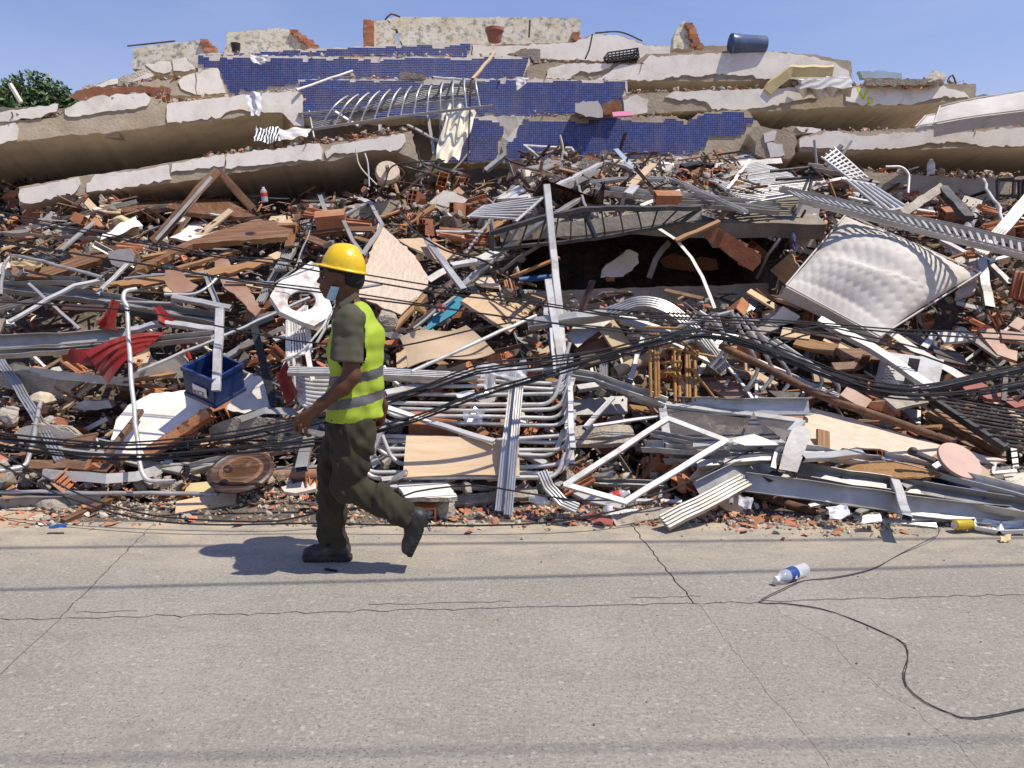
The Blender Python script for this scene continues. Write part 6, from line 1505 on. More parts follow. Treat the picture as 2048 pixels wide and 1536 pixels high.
B('white notched strip in front of the wide flat channel', ZE, [(1030,480),(1340,362)], 'flat', 'plaster', .55, up=Vector((0,-1,.4)))
B('white rail sloping down right of the balustrade', ZE, [(1490,540),(1750,620),(2000,725)], 'u', 'aluminium_white', .45)
brick_at('ribbed brick block beside the white notched strip', ZE, (1220,450),(1,.1,0),(0,-.5,.85),1.1,0,.45)
B('small dark bottle upright behind the sawn batten', ZE, [(1170,155),(1190,300)], 'pipe', 'black_plastic', .4)
PN('acrylic_sheet', 'clear bluish acrylic sheet leaning against the mosaic', 'sheet', ZE, [(830,70),(865,60),(1030,240),(990,245)], .006, 'acrylic_blue', .5,0)
for k, (p, sc_) in enumerate((((500,120),1.0),((640,180),.9),((380,190),1.0),((780,130),1.0),((700,200),.9))):
    wall_piece(['broken mortar lump beneath the askew window sash', 'brick and mortar lump right of the askew sash', 'cream mortar lump left of the askew sash', 'cracked beige block top right of the askew sash', 'dark mortar lump below the cracked beige block'][k], ZE, [(p[0] - 90 * sc_, p[1] + 20),(p[0] - 30, p[1] - 60 * sc_),(p[0] + 60 * sc_, p[1] - 40),(p[0] + 90 * sc_, p[1] + 30),(p[0], p[1] + 50)], .12,.3, plaster=['mortar', 'mortar', 'plaster_chunk', 'concrete', 'mortar'][k], brick_edges=(1,2))
# ---------------------------------------------------------------- bellied window grilles
def belly(label, bars, sec='tube', m='aluminium', name='window_grille', rails=()):
    w0 = Q(bars[0][0]); t = empty(name, w0, label, 'window grille', 'bellied window grilles')
    for b in bars: sweep('bar', dent(fillet([Q(p) for p in b], .16,7),.002,.3), SEC[sec][0], m, t, Vector((0,-1,.3)),0, smooth=sec.startswith('pipe'))
    for r_ in rails: sweep('rail', dent([Q(p) for p in r_], .004,.2), SEC['tubeL'][0], m, t, Vector((0,-1,.3)),.1)
    return t
bars = []
for i in range(15):
    v = i / 14; y = 742 + 214 * v; Y = 5.85 - .85 * v
    xl = 745 + 18 * math.sin(i * 1.3); xr = 1138 + 5 * math.sin(i * .9) + 8 * v
    j = random.gauss(0,5); xl += random.choice((0,0,40,15)); xr -= random.choice((0,0,0,18)); Y += random.gauss(0,.05)
    bars.append([(xl - 28 + 6 * v, y - 40 - 20 * v + j, Y + .05),(xl, y + j, Y),((xl + xr) / 2, y + 3 + j + random.gauss(0,6), Y - .03),(xr - 14, y + 4 + j + random.gauss(0,6), Y),(xr + 2, y - 52 + j, Y + .07)])
belly('large flattened bellied grille of white bars stacked below the plywood', bars, 'pipe', 'aluminium_white', rails=([(1096,560,6.4),(1128,760,5.9),(1142,930,5.2)], [(735,890,5.5),(755,935,5.2)]))
bars = []
for i in range(9):
    v = i / 8; y = 742 + 62 * v; bars.append([(585 + 4 * v, y - 30,5.8 - .1 * v),(592 + 10 * v, y + 8,5.75 - .1 * v),(640, y + 12 + 6 * v, 5.72 - .1 * v),(720, y + 10,5.75)])
belly('white curved grille ends showing left of the lime vest', bars, 'pipe', 'aluminium_white')
B('white track bar pointing left past the vest', None, [(577,742,5.55),(700,745,5.55),(900,752,5.6)], 'track', 'aluminium_white')
B('second white track bar running right behind the vest', None, [(760,752,5.6),(860,757,5.6),(960,748,5.65)], 'track', 'aluminium')
B('slanted white channel crossing the lower grille', ZD, [(700,380),(1000,480),(1420,605)], 'tube', 'aluminium_white', .75)
B('long white bar rising right in front of the lower grille', ZD, [(700,290),(1080,200),(1400,170),(1600,150)], 'tubeL', 'aluminium_white', .7)
B('white bar sloping up at the right of the plaster-capped block', ZD, [(1000,890),(1500,705),(1600,680),(1780,770)], 'tubeL', 'aluminium_white', .35)
B('slim bar under the orange plywood sheet', ZD, [(670,860),(1100,820)], 'tube', 'aluminium', .4)
B('twin bar rising from the man\'s knee to the right', ZD, [(700,920),(1000,850),(1300,800)], 'tube', 'aluminium', .35)
B('slanted steel leg left of the orange plywood', ZD, [(535,800),(690,470)], 'track', 'aluminium', .55)
# vertical bundle of window tracks
t = empty('track_bundle', P(1005,1024,4.72), 'pair of grooved window tracks standing upright over the street edge', 'window track')
for k, (dx, Y) in enumerate(((-7,4.78),(9,4.74))):
    sweep('track', dent([P(1034 + dx * .8,748, Y + .55), P(1020 + dx, 880, Y + .22), P(1006 + dx * 1.1,1022 + 8 * k, Y)], .002,.25), sec_track(.058,.03,3), 'aluminium', t, Vector((0,-1,.1)))
cloth('plastic_film', 'crumpled clear plastic film over the upright tracks', 'plastic', [(945,732,5.3),(1050,722,5.3),(1060,760,5.2),(960,748,5.2)], 'film_clear', .05,16, seed=6)
cloth('plastic_bag', 'white plastic bag snagged on the lower grille', 'bag', [(970,745,5.25),(990,742,5.25),(988,785,5.2),(970,782,5.2)], 'bag_plastic', .03,10, seed=7)
cloth('plastic_bag', 'translucent bag caught between the grille bars', 'bag', [(925,820,5.35),(970,818,5.35),(965,850,5.3),(930,845,5.3)], 'film_clear', .03,10, seed=8)
cloth('printed_paper', 'pale green printed leaflet on the grille bars', 'paper', [(912,785,5.4),(948,780,5.4),(955,798,5.35),(915,795,5.35)], 'bag_plastic', .01,6, seed=9)
# ================================================================== RIGHT OF THE HEAP
# --- quilted mattress, bent in the middle, with piping
def mattress(label, a, b, c, d, th, bendf, nu=40, nv=30, qx=11, qy=9, quilt=.010, mat_='mattress', side='mattress_side', name='mattress', pip=True):
    rows = patch(a, b, c, d, nu, nv, bendf)
    def disp(v, u):
        qu, qv = u * qx, v * qy; e = min(min(u, 1 - u) * 14, min(v, 1 - v) * 14,1)
        return quilt * (abs(math.sin(math.pi * (qu + .12 * math.sin(6.28 * qv)))) ** .6 * abs(math.sin(math.pi * (qv + .12 * math.sin(6.28 * qu)))) ** .6) * e - .02 * (1 - e)
    t = empty(name, rows[nv // 2][nu // 2], label, 'mattress')
    grid_sheet('cover', rows, th, mat_, t, True, side, disp)
    if pip:
        loop = rows[0] + [r[-1] for r in rows[1:]] + rows[-1][::-1][1:] + [r[0] for r in rows[::-1][1:]]
        sweep('piping', loop, sec_circle(.008,6), 'mattress', t, smooth=True)
    return t
A, B_, C_, D_ = P(1692,428,7.45), P(1962,545,6.95), P(1760,672,6.15), P(1572,570,6.55)
mattress('white quilted mattress bulging out of the heap under the long louvre', A, B_, C_, D_, .16, lambda u, v: Vector((0,-.26 * math.sin(math.pi * min(1, v * 1.1)) * math.sin(math.pi * u) ** .7,.20 * math.sin(math.pi * v) * math.sin(math.pi * u) - .07 * math.exp(-((v - .50 - .10 * math.sin(4 * u)) / .07) ** 2) * math.sin(math.pi * u))),96,84,13,11,.009)
# --- long louvre screen over the mattress
def Pz(z, p, Y): q = z([p])[0]; return P(q[0], q[1], Y)
louvre('louvre_screen', 'long aluminium louvre screen sloping down over the quilted mattress', 'louvre', Pz(ZF, (235,360),7.55), Pz(ZF, (380,440),7.15), Pz(ZF, (2120,880),6.15), Pz(ZF, (2120,780),6.45),34, 'tubeS', 'uL', 'aluminium')
# --- two big louvre screens lying on top of the hollow
louvre('louvre_screen', 'big aluminium louvre screen lying flat below the crumpled column', 'louvre', Pz(ZE, (1880,170),9.3), Pz(ZE, (1480,245),9.2), Pz(ZE, (1660,370),8.3), Pz(ZE, (2270,300),8.4),16, 'tube', 'tube', 'aluminium', rails=3)
louvre('louvre_screen', 'front aluminium louvre screen tilted towards the viewer above the hollow', 'louvre', Pz(ZE, (2300,310),8.35), Pz(ZE, (1650,370),8.25), Pz(ZE, (1830,470),7.6), Pz(ZE, (2240,400),7.7),9, 'tube', 'tube', 'aluminium')
louvre('louvre_screen', 'small louvre screen half hidden behind the sawn batten', 'louvre', Pz(ZE, (900,285),8.9), Pz(ZE, (940,345),8.4), Pz(ZE, (1300,345),8.3), Pz(ZE, (1180,280),8.9),12, 'tubeS', 'tube', 'aluminium')
B('long white rail sloping right across the front of the louvre screens', ZE, [(1250,285),(1500,390),(1800,530)], 'u', 'aluminium_white', .75)
B('white rail edging the top of the small louvre screen', ZE, [(660,315),(870,285),(1200,285)], 'u', 'aluminium_white', .6)
B('stepped cream shutter guide behind the big louvre screen', ZE, [(1210,205),(1500,195),(2060,150)], 'flatL', 'plaster', .3, up=Vector((0,-1,.3)))
B('white notched stick lying on the big louvre screen', ZE, [(1665,355),(1830,140)], 'flat', 'plaster', .75)
B('dark sheet debris draped left of the big louvre', ZE, [(1330,200),(1450,175),(1560,190)], 'tubeX', 'black_plastic', .5)
B('louvre frame end bar with blue shadow right of the big screen', ZF, [(430,200),(800,250)], 'uX', 'aluminium', .5)
louvre('chair_frame', 'white metal chair frame fallen over the louvre screens', 'chair', Pz(ZF, (680,290),7.9), Pz(ZF, (960,530),7.3), Pz(ZF, (1160,490),7.4), Pz(ZF, (900,330),7.9),5, 'pipe', 'pipe', 'aluminium_white')
B('curved flat aluminium strip looping over the fallen chair frame', ZF, [(460,360),(600,290),(760,270),(1000,320),(1190,310)], 'flat', 'aluminium_dull', .9, r=.2, up=Vector((0,-1,.4)))
B('dotted white rail right of the fallen chair frame', ZF, [(720,420),(1000,480),(1350,530)], 'tube', 'aluminium_white', .55)
# wire basket chair seat
louvre('wire_basket', 'white wire basket tipped against the lower right slab', 'basket', Pz(ZF, (530,130),9.0), Pz(ZF, (620,60),9.2), Pz(ZF, (850,270),8.9), Pz(ZF, (740,290),8.7),9, 'tubeS', 'tubeS', 'aluminium_white', rails=4)
B('grey pipe standing behind the wire basket', ZF, [(470,0),(490,190)], 'pipe', 'aluminium_dull', .4)
B('dark pipe leaning on the wire basket', ZF, [(550,190),(670,40)], 'pipeL', 'aluminium_dull', .8)
B('white pipe sticking up from the wire basket', ZF, [(680,100),(745,5)], 'pipe', 'aluminium_white', .8)
t = empty('steel_rack', Q((1580,350,.6)), 'tangled black steel rack on the big louvre screen', 'rack')
for a, b in (((150,230),(440,200)),((190,290),(530,268)),((300,225),(340,265)),((400,240),(480,205)),((440,190),(520,270)),((430,370),(460,260)),((390,370),(440,255))): sweep('rod', [Pz(ZF, a, 7.7), Pz(ZF, b, 7.75)], sec_circle(.016,8), 'steel_dark', t, smooth=True)
B('cane-shaped white pipe standing in front of the lowest right beam', ZF, [(990,198,8.6),(1110,195,8.6),(1165,250,8.55),(1155,390,8.4)], 'pipe', 'aluminium_white', r=.12)
t = empty('black_stool', Pz(ZF, (1900,430),8.8), 'black square metal stool at the far right', 'stool')
for a, b in (((1810,290),(1815,430)),((1935,295),(1925,405)),((1970,300),(1970,440)),((1810,290),(1990,300)),((1810,405),(1970,412)),((1810,288),(1930,280)),((2005,285),(2000,420))): sweep('leg', [Pz(ZF, a, 8.7), Pz(ZF, b, 8.7)], sec_rect(.03,.03), 'steel_dark', t)
t = empty('bent_beam', Pz(ZF, (1420,345),7.7), 'weathered steel beam bent into a peak in the brick rubble', 'beam')
sweep('arm', dent([Pz(ZF, (1110,545),7.2), Pz(ZF, (1400,345),7.75)], .004), sec_rect(.085,.05), 'concrete_chunk', t, Vector((0,-1,.4))); sweep('arm', dent([Pz(ZF, (1400,350),7.75), Pz(ZF, (1600,575),7.2)], .004), sec_rect(.10,.06), 'steel_dark', t, Vector((0,-1,.4)))
B('white pipe bent down over the far right rubble', ZF, [(1705,285,8.3),(1830,500,7.6),(1860,680,7.2)], 'pipe', 'aluminium_white', bend=.01)
B('wide grey channel leaning up at the far right edge', ZF, [(1690,830,6.9),(1850,650,7.0),(2080,380,7.4)], 'trackL', 'aluminium_dull')
B('short grey post standing right of the bent beam', ZF, [(1570,690),(1665,490)], 'pipeX', 'aluminium_dull', .5)
B('white post standing behind the mattress\'s right corner', ZF, [(1690,880),(1750,1230)], 'tubeX', 'aluminium_dull', .5)
B('white bar slanting behind the mattress\'s right corner', ZF, [(1400,740),(1570,830)], 'tubeL', 'aluminium_white', .5)
B('grey bar slanting down right of the mattress', ZF, [(1640,790),(1900,1060)], 'tubeL', 'aluminium_dull', .4)
B('light bar across the brick shards right of the mattress', ZF, [(1740,885),(1900,850)], 'tube', 'aluminium_white', .45)
PN('cracked_panel', 'grey cracked panel edge behind the mattress', 'panel piece', ZF, [(1440,760),(1680,880),(1640,1120),(1500,1150),(1560,1050)], .05, 'plaster_chunk', .15,.006)
wall_piece('tiled column stub leaning left of the mattress', ZF, [(315,810),(330,470),(420,470),(510,500),(490,640),(470,830),(400,825)], .12,.35, plaster='plaster')
PN('mosaic_strip', 'strip of patterned blue mosaic on the side of the column stub', 'mosaic', ZF, [(300,805),(318,480),(360,465),(345,640),(325,815)], .02, 'mosaic_blue', .42,.004)
B('small white hooked strip on the tiled column stub', ZF, [(415,480),(470,530),(475,595)], 'tube', 'aluminium_white', .55)
PN('wooden_sheet', 'curved golden board left of the quilted mattress', 'board', ZF, [(165,960),(290,820),(375,960),(280,1080)], .02, 'wood_orange', .4,.004)
PN('wooden_sheet', 'dark red-brown board behind the golden curved board', 'board', ZF, [(490,700),(510,640),(560,690),(500,755)], .02, 'wood_brown', .3,.004)
wall_piece('grey chipped wall lump below the golden curved board', ZF, [(75,1380),(240,1215),(365,1290),(330,1330),(150,1370)], .10,.45, plaster='plaster_chunk', brick_edges=())
B('tan board edge below the golden curved board', ZF, [(130,1140),(270,1180),(405,1225)], 'plankL', 'laminate_pink', .5)
PN('wooden_sheet', 'dark brown drawer front below the tan board edge', 'board', ZF, [(110,1150),(270,1190),(220,1290),(85,1320)], .02, 'wood_dark', .42,.004)
t = rough_chunk('teal_box', 'small teal box in front of the mattress', 'box', (1678,606,.55),.055, 'teal', (1.1,.8,.9),2, sub=1)
wall_piece('cream-topped brick lump in front of the mattress', ZF, [(530,1290),(620,1240),(720,1215),(800,1250),(790,1310),(700,1330),(560,1330)], .09,.55, plaster='plaster_chunk', brick_edges=(4,5))
for k, (p, xd, sh) in enumerate((((1490,560),(1,0,.1),0),((1740,530),(1,.2,-.2),1),((1440,470),(.2,.9,.4),1),((1640,840),(1,.1,.1),1),((1960,700),(.3,-.9,.1),0),((640,1320),(1,.2,-.1),1),((30,830),(.7,.5,-.4),0),((1960,1060),(.2,.1,1),1),((1970,640),(.1,-1,0),0),((450,1230),(.2,.2,1),1),((1280,560),(1,.4,0),1),((760,370),(.4,.9,.2),1),((1180,420),(1,.3,.1),1),((1560,1000),(1,0,.3),1),((1800,640),(1,.1,.2),1),((1340,420),(1,.5,.1),1))):
    brick_at(['sunlit brick lying right of the bent beam', 'long orange brick shell by the white bent pipe', 'brick shell standing left of the bent beam peak', 'brick shell stack above the mattress\'s corner', 'hollow brick at the right frame edge', 'ribbed brick under the cream-topped lump', 'hollow brick left of the tiled column stub', 'upright clay shell at the right border', 'brick with dark cells near the wide grey channel', 'small upright shell before the mattress', 'brick shell beside the long louvre', 'fan of clay shells by the fallen chair frame', 'brick shell at the foot of the bent beam', 'broken clay shell under the mattress corner', 'clay shell below the bent white pipe', 'clay shell below the bent beam peak'][k], ZF, p, xd, (0,-.5,.85),1.15, k, .35, bool(sh))
# --- right of centre: curled grille, rattan, cabinet
def JJ(z, *pts, Y): return [Pz(z, p, Y) for p in pts]
bars = [[Pz(ZG, p, 5.75 + .02 * k) for p in b] for k, b in enumerate((((1180,-60),(1330,40),(1378,190),(1258,330)),((1400,-60),(1520,170),(1610,340),(1512,485)),((1440,-40),(1620,190),(1715,380),(1615,495)),((1500,-30),(1715,240),(1840,400),(1745,535)),((1300,-50),(1350,110),(1385,260),(1290,345)),((1580,90),(1900,290),(2060,400),(1990,540)),((1700,130),(2000,330),(2180,470),(2090,600)),((1240,-40),(1230,80),(1060,170)),((900,230),(1000,60),(1180,0),(1420,-60))))]
t = empty('window_grille', bars[0][0], 'tangled grille of curled white bars right of the rattan chair', 'window grille', 'bellied window grilles')
for b in bars: sweep('bar', fillet(b, .12,7), sec_circle(.017,8), 'aluminium', t, Vector((0,-1,.3)), smooth=True)
B('wide ribbed metal sheet arching over the curled bars', None, [(1215,628,6.1),(1280,602,6.05),(1330,612,6.0),(1385,655,5.95),(1450,740,5.85)], 'trackL', 'aluminium', r=.3, up=Vector((.3,-.6,.8)), name='ribbed_sheet', cat='metal sheet')
B('long dull rail running down right under the curled bars', None, [(1240,640,6.1),(1500,720,5.95),(1760,830,5.8)], 'tubeL', 'aluminium_dull')
B('rusty brown pipe running down right below the curled bars', None, [(1440,690,5.75),(1650,795,5.6),(1910,885,5.35)], 'pipeL', 'steel_rust')
B('crooked white beam from the left post to the curled bars', ZE, [(250,1330),(560,1290),(875,1255)], 'tubeX', 'aluminium', .8)
B('grey beam falling right from the crooked white beam', ZE, [(870,1290),(1150,1390),(1500,1530)], 'tubeX', 'aluminium_dull', .75)
for k, (a, b) in enumerate((((820,10),(700,420)),((1200,80),(1560,560)),((1120,30),(1340,220)),((1390,410),(1360,470)),((1250,260),(1120,470)),((1580,430),(1580,560)),((380,760),(580,540)),((440,740),(910,670)),((670,0),(1330,330)),((1880,590),(1930,460)))):
    B(['white bar leaning left of the rattan chair', 'white bar crossing behind the curled bars', 'short bar above the rattan chair', 'stub of bar under the first curl', 'white bar behind the rattan chair\'s right side', 'stub of bar below the long curls', 'short white tube angled up behind the fallen frame', 'ribbed channel behind the peak of the fallen frame', 'long dull bar above the rattan chair', 'short bar at the right end of the curls'][k], ZG, [a, b], 'tubeS' if k % 2 else 'tube', 'aluminium_white' if k % 3 else 'aluminium', .55)
def rattan():
    t = empty('rattan_chair', Pz(ZG, (900,560),5.55), 'broken honey-coloured rattan chair frame in the middle right', 'chair')
    Yq = 5.75
    for x in (835,870,890): sweep('leg', [Pz(ZG, (x, 90), Yq + .05), Pz(ZG, (x + 8,540), Yq - .15)], sec_circle(.014,8), 'rattan', t, smooth=True)
    for x in (1010,1040,1090,1110,1150): sweep('leg', [Pz(ZG, (x, 190), Yq + .2), Pz(ZG, (x + 5,570), Yq - .1)], sec_circle(.014,8), 'rattan', t, smooth=True)
    for a, b in (((800,160),(1300,260)),((810,50),(1050,60)),((820,450),(1330,580)),((900,300),(1060,290)),((880,370),(1010,370)),((1080,210),(1180,220)),((1130,340),(1330,600)),((820,540),(1400,610)),((1020,110),(1180,250)),((1240,540),(1420,600))): sweep('rail', [Pz(ZG, a, Yq), Pz(ZG, b, Yq - .05)], sec_circle(.012,8), 'rattan', t, smooth=True)
    for (x, y) in ((840,460),(870,180),(1090,210),(1090,540),(850,110),(1150,260),(1280,560)):
        V, F = lathe([(.016,-.02),(.020,-.012),(.020,.012),(.016,.02)], 10); o = ob('cane_binding', new_mesh('cane_binding', V, F, 'wood_brown', smooth=True), None, Matrix.Translation(Pz(ZG, (x, y), Yq - .04))); adopt(o, t)
    pts = [Pz(ZG, (1040 + 16 * math.sin(i * .9),190 + 14 * i), Yq + .02 * math.cos(i)) for i in range(20)]; sweep('twisted_cane', smooth_path(pts), sec_circle(.010,6), 'rattan', t, smooth=True)
rattan()
PN('grey_sheet', 'ribbed grey cabinet side leaning left of the rattan chair', 'board', ZG, [(245,110),(310,40),(380,10),(580,-10),(490,70),(330,200)], .02, 'aluminium_dull', .6,.003)
PN('wooden_sheet', 'bright pine cabinet side left of the rattan chair', 'board', ZG, [(485,72),(580,0),(715,190),(580,205)], .03, 'wood_raw', .62,.003)
PN('wooden_sheet', 'dark brown cabinet front in shade below the pine side', 'board', ZG, [(315,200),(490,75),(560,200),(640,260),(380,340)], .03, 'wood_brown', .5,.004)
B('pale cardboard tube lying left of the rattan chair', ZG, [(590,370),(810,270),(930,215)], 'pipeX', 'cardboard', .5)
PN('wooden_sheet', 'tan board lying right of the rattan chair', 'board', ZG, [(1180,460),(1340,420),(1420,420),(1560,540),(1390,550)], .02, 'laminate_pink', .5,.004)
B('slim orange lath on the tan board', ZG, [(1200,415),(1540,395)], 'stick', 'wood_brown', .6)
PN('wooden_sheet', 'dark speckled stone board below the curled bars', 'board', ZG, [(1660,500),(1880,515),(1940,590),(1740,580)], .03, 'steel_dark', .45,.005)
rough_chunk('concrete_lump', 'brown concrete lump under the curled bars', 'concrete', (1525,808,.45),.10, 'concrete', (1.1,.8,.8),12)
PN('grey_sheet', 'ribbed grey siding in shade behind the fallen frame', 'board', ZG, [(290,560),(680,535),(680,650),(320,670)], .02, 'aluminium_dull', .3,.003)
B('concrete curb slab across the low middle of the heap', ZG, [(290,800),(500,775),(720,790)], 'plankL', 'concrete_chunk', .35)
B('grey box beam lying behind the fallen frame', ZG, [(290,850),(740,845)], 'tubeX', 'concrete_chunk', .32)
B('curved silver rail sweeping down right from the lower grille', ZG, [(260,370),(450,400),(700,490),(950,580)], 'uL', 'aluminium', .62)
B('grey rail curving under the silver rail', ZG, [(330,480),(560,440),(720,540),(920,600)], 'tubeL', 'aluminium_dull', .55)
B('upright white hooked bar at the right end of the lower grille', ZG, [(300,410),(280,470),(285,760),(300,900)], 'tube', 'aluminium_white', .75)
# fallen window with smoked pane
quad_frame('fallen_window', 'fallen window with smoked pane lying behind the diamond frame', 'window', ZG, [(920,590),(1890,715),(1760,870),(960,865)], 'tubeL', 'aluminium_white', .55, pane='glass_smoke')
B('long white channel along the top of the smoked window', ZG, [(1000,590),(1500,610),(1960,605)], 'uX', 'aluminium', .58, up=Vector((0,-1,.3)))
for k, pts in enumerate(([(1560,640),(1630,790),(1480,830)], [(1360,830),(1560,800),(1760,870),(1500,880)], [(1640,740),(1880,790),(1800,860)])):
    PN('glass_shard', ['big smoked glass shard right of the diamond frame', 'flat smoked glass shard below the big one', 'pale glass shard at the right of the smoked window'][k], 'glass', ZG, pts, .006, 'glass_smoke', .6 + .03 * k, 0)
# diamond frame on the ground
quad_frame('diamond_window', 'white window frame standing on its corner at the street edge', 'window', None, [(1131,970,4.75),(1336,838,5.15),(1452,882,4.95),(1251,1004,4.66)], 'tube', 'aluminium_white', pane=None)
B('white bottom rail lying at the foot of the diamond frame', ZG, [(180,1140),(420,1260),(640,1310)], 'tubeL', 'aluminium_white', .06)
B('curved white track resting on the street left of the diamond frame', None, [(1085,945,4.85),(1098,975,4.72),(1125,1005,4.66),(1155,1018,4.62)], 'track', 'aluminium_white', up=Vector((0,-.8,.6)))
B('heavy white window track pointing at the street', None, [(1328,1046,4.52),(1400,1010,4.62),(1490,962,4.85)], 'trackL', 'aluminium_dull', up=Vector((-.4,-.7,.6)))
B('heavy white window track running right to the frame edge', None, [(1490,964,4.84),(1650,985,4.75),(1850,1015,4.65),(2090,1040,4.6)], 'uX', 'aluminium_dull', up=Vector((0,-1,.4)))
B('second white track just above the heavy pointing track', ZG, [(1180,1190),(1440,1060),(1690,1000)], 'uX', 'aluminium_dull', .35, up=Vector((0,-1,.5)))
for k, (pts, s, mm, l) in enumerate((([(850,790),(1000,820),(1370,880)], 'u', 'aluminium_dull', .6),([(790,880),(1040,895),(1750,930)], 'uL', 'aluminium_white', .5),([(960,950),(1380,970)], 'uX', 'aluminium', .4),([(400,1130),(960,1150)], 'u', 'aluminium_dull', .15),([(1160,1010),(1600,970),(2060,950)], 'tubeL', 'aluminium', .5),([(1140,880),(1420,850)], 'tube', 'aluminium_white', .62),([(740,1260),(1060,1270)], 'tubeS', 'aluminium_white', .08),([(560,1350),(760,1340)], 'tube', 'aluminium_white', .06),([(580,1410),(900,1350),(1010,1350)], 'plank', 'concrete_chunk', .05),([(900,1260),(930,1170)], 'tubeS', 'aluminium_dull', .1),([(400,1360),(480,1400),(580,1410)], 'plank', 'red_tile', .05))):
    B(['white clip channel crossing the diamond frame', 'long white sill behind the diamond frame', 'ribbed silver sill under the smoked window', 'thin grey channel inside the diamond frame', 'long silver bar right of the diamond frame', 'hinged white bar at the right corner of the diamond frame', 'thin white strip on the rubble below the diamond frame', 'thin white strip near the paper cup', 'broken concrete strip on the street edge', 'short grey clip standing below the diamond frame', 'red painted strip lying on the street edge'][k], ZG, pts, s, mm, l)
B('rusty pipe lying on the street edge right of the heavy track', ZG, [(1570,1215),(1780,1280),(1990,1340)], 'pipeL', 'steel_rust', .06)
# --- lower right corner
tilt_panel('plywood_sheet', 'large cream plywood sheet with holes at the lower right', 'plywood', ZH, [(430,612),(560,650),(860,740),(1370,885),(1790,985),(1700,1010),(1330,960),(1200,985),(900,905),(740,895),(560,920),(395,870),(360,700)], .016, 'plywood_pale', 5.35,.0052,.0004,.008, side='wood_raw')
rough_chunk('sawdust_pile', 'brown sawdust mound spilling beneath the cream plywood', 'sawdust', P(1790,938,5.12),.26, 'sawdust', (1.5,.8,.17),4, rot=Matrix.Rotation(.0,4, 'Z'))
PN('wooden_sheet', 'tan laminate board with a slot on the cream plywood', 'board', ZH, [(1265,960),(1410,858),(1540,900),(1500,950),(1330,990)], .015, 'wood_orange', .45,.002)
c = P(1918,922,4.98); M = frame(c, Vector((1,.1,-.15)), Vector((-.1,-.62,.78)))
round_thing('round_board', 'round pinkish stool top at the lower right', 'stool', [(.001,-.012),(.15,-.012),(.154,0),(.15,.012),(.001,.012)], 'pink_beige', M, (),32)
PN('wooden_sheet', 'tan cardboard-like board edge in front of the round stool top', 'board', ZH, [(1460,1030),(1690,1020),(1705,1110),(1690,1135),(1480,1080)], .02, 'cardboard', .35,.003)
t = empty('black_handset', P(1847,907,5.0), 'black shower handset lying on the sawdust', 'handset')
sweep('handle', smooth_path([P(1818,903,4.98), P(1845,912,4.97), P(1868,922,4.95)]), sec_rect(.05,.035,.01), 'steel_dark', t); V, F = lathe([(.001,0),(.028,0),(.028,.012),(.018,.024),(.001,.024)], 14); o = ob('knob', new_mesh('knob', V, F, 'steel_dark', smooth=True), None, Matrix.Translation(P(1826,902,4.97))); adopt(o, t)
PN('metal_flap', 'tall grey metal flap standing at the lower right', 'metal sheet', None, [(1585,855,4.95),(1608,851,4.95),(1622,862,4.94),(1618,880,4.9),(1594,945,4.78),(1558,938,4.78),(1570,890,4.88)], .006, 'aluminium_dull', 0,.001)
B('rusty hooked bracket beside the tall grey flap', ZH, [(260,850),(190,920),(160,1040)], 'tube', 'aluminium_dull', .55)
for k, (pts, s, mm, l) in enumerate((([(330,1050),(700,1120),(1200,1190),(2000,1330)], 'uX', 'aluminium_dull', .35),([(360,960),(780,930)], 'tubeL', 'aluminium', .62),([(390,915),(840,985),(930,990)], 'uL', 'aluminium_white', .5),([(930,960),(1300,1050),(1990,1230)], 'uL', 'aluminium_white', .5),([(940,970),(1030,1180),(1095,1385)], 'tubeL', 'aluminium_white', .45),([(1095,1385),(1500,1375),(1830,1370)], 'tubeL', 'aluminium_white', .12),([(410,1300),(700,1250),(960,1215)], 'tubeS', 'aluminium_dull', .25),([(1060,1170),(1240,1090)], 'tubeL', 'aluminium_dull', .4),([(1280,1030),(1350,990)], 'tube', 'aluminium_white', .6),([(1280,1110),(1650,1250)], 'pipe', 'bright_blue', .3),([(1690,1070),(1860,1055)], 'tubeS', 'aluminium_white', .4),([(1695,1060),(1710,990)], 'tubeS', 'aluminium_white', .4),([(1050,1270),(1240,1290),(1245,1330)], 'uL', 'aluminium_dull', .18),([(1720,1380),(720,1385),(1300,1440)][1:], 'tube', 'aluminium', .05),([(720,1385),(760,1340),(860,1310)], 'tube', 'aluminium', .06),([(200,1060),(150,1100),(110,1110)], 'flatL', 'steel_dark', .4))):
    B(['long grey beam sweeping to the lower right corner', 'short silver bar across the tall grey flap', 'white sill strip behind the tall grey flap', 'long white frame rail falling to the right edge', 'steep white frame side bending to the street', 'white frame bottom lying beside the yellow can', 'thin grey strip above the rusty street pipe', 'short grey bar under the long white frame rail', 'little white clip near the black handset', 'slim blue pipe under the white frame rail', 'short white strip by the round stool top', 'short upright strip by the round stool top', 'curled grey sheet end by the white foam box', 'flat silver strip lying on the street near the yellow can', 'silver strip bent round at the street edge', 'dark flap behind the tall grey flap'][k], ZH, pts, s, mm, l)
PN('blue_board', 'blue plastic board under the white frame rail', 'board', ZH, [(1380,1110),(1660,1190),(1640,1240),(1480,1200)], .02, 'bright_blue', .3,.003)
PN('grey_sheet', 'ribbed beige siding at the right edge', 'board', ZH, [(1770,1090),(1920,1070),(1960,1190),(1830,1200)], .02, 'plaster_aged', .3,.003)
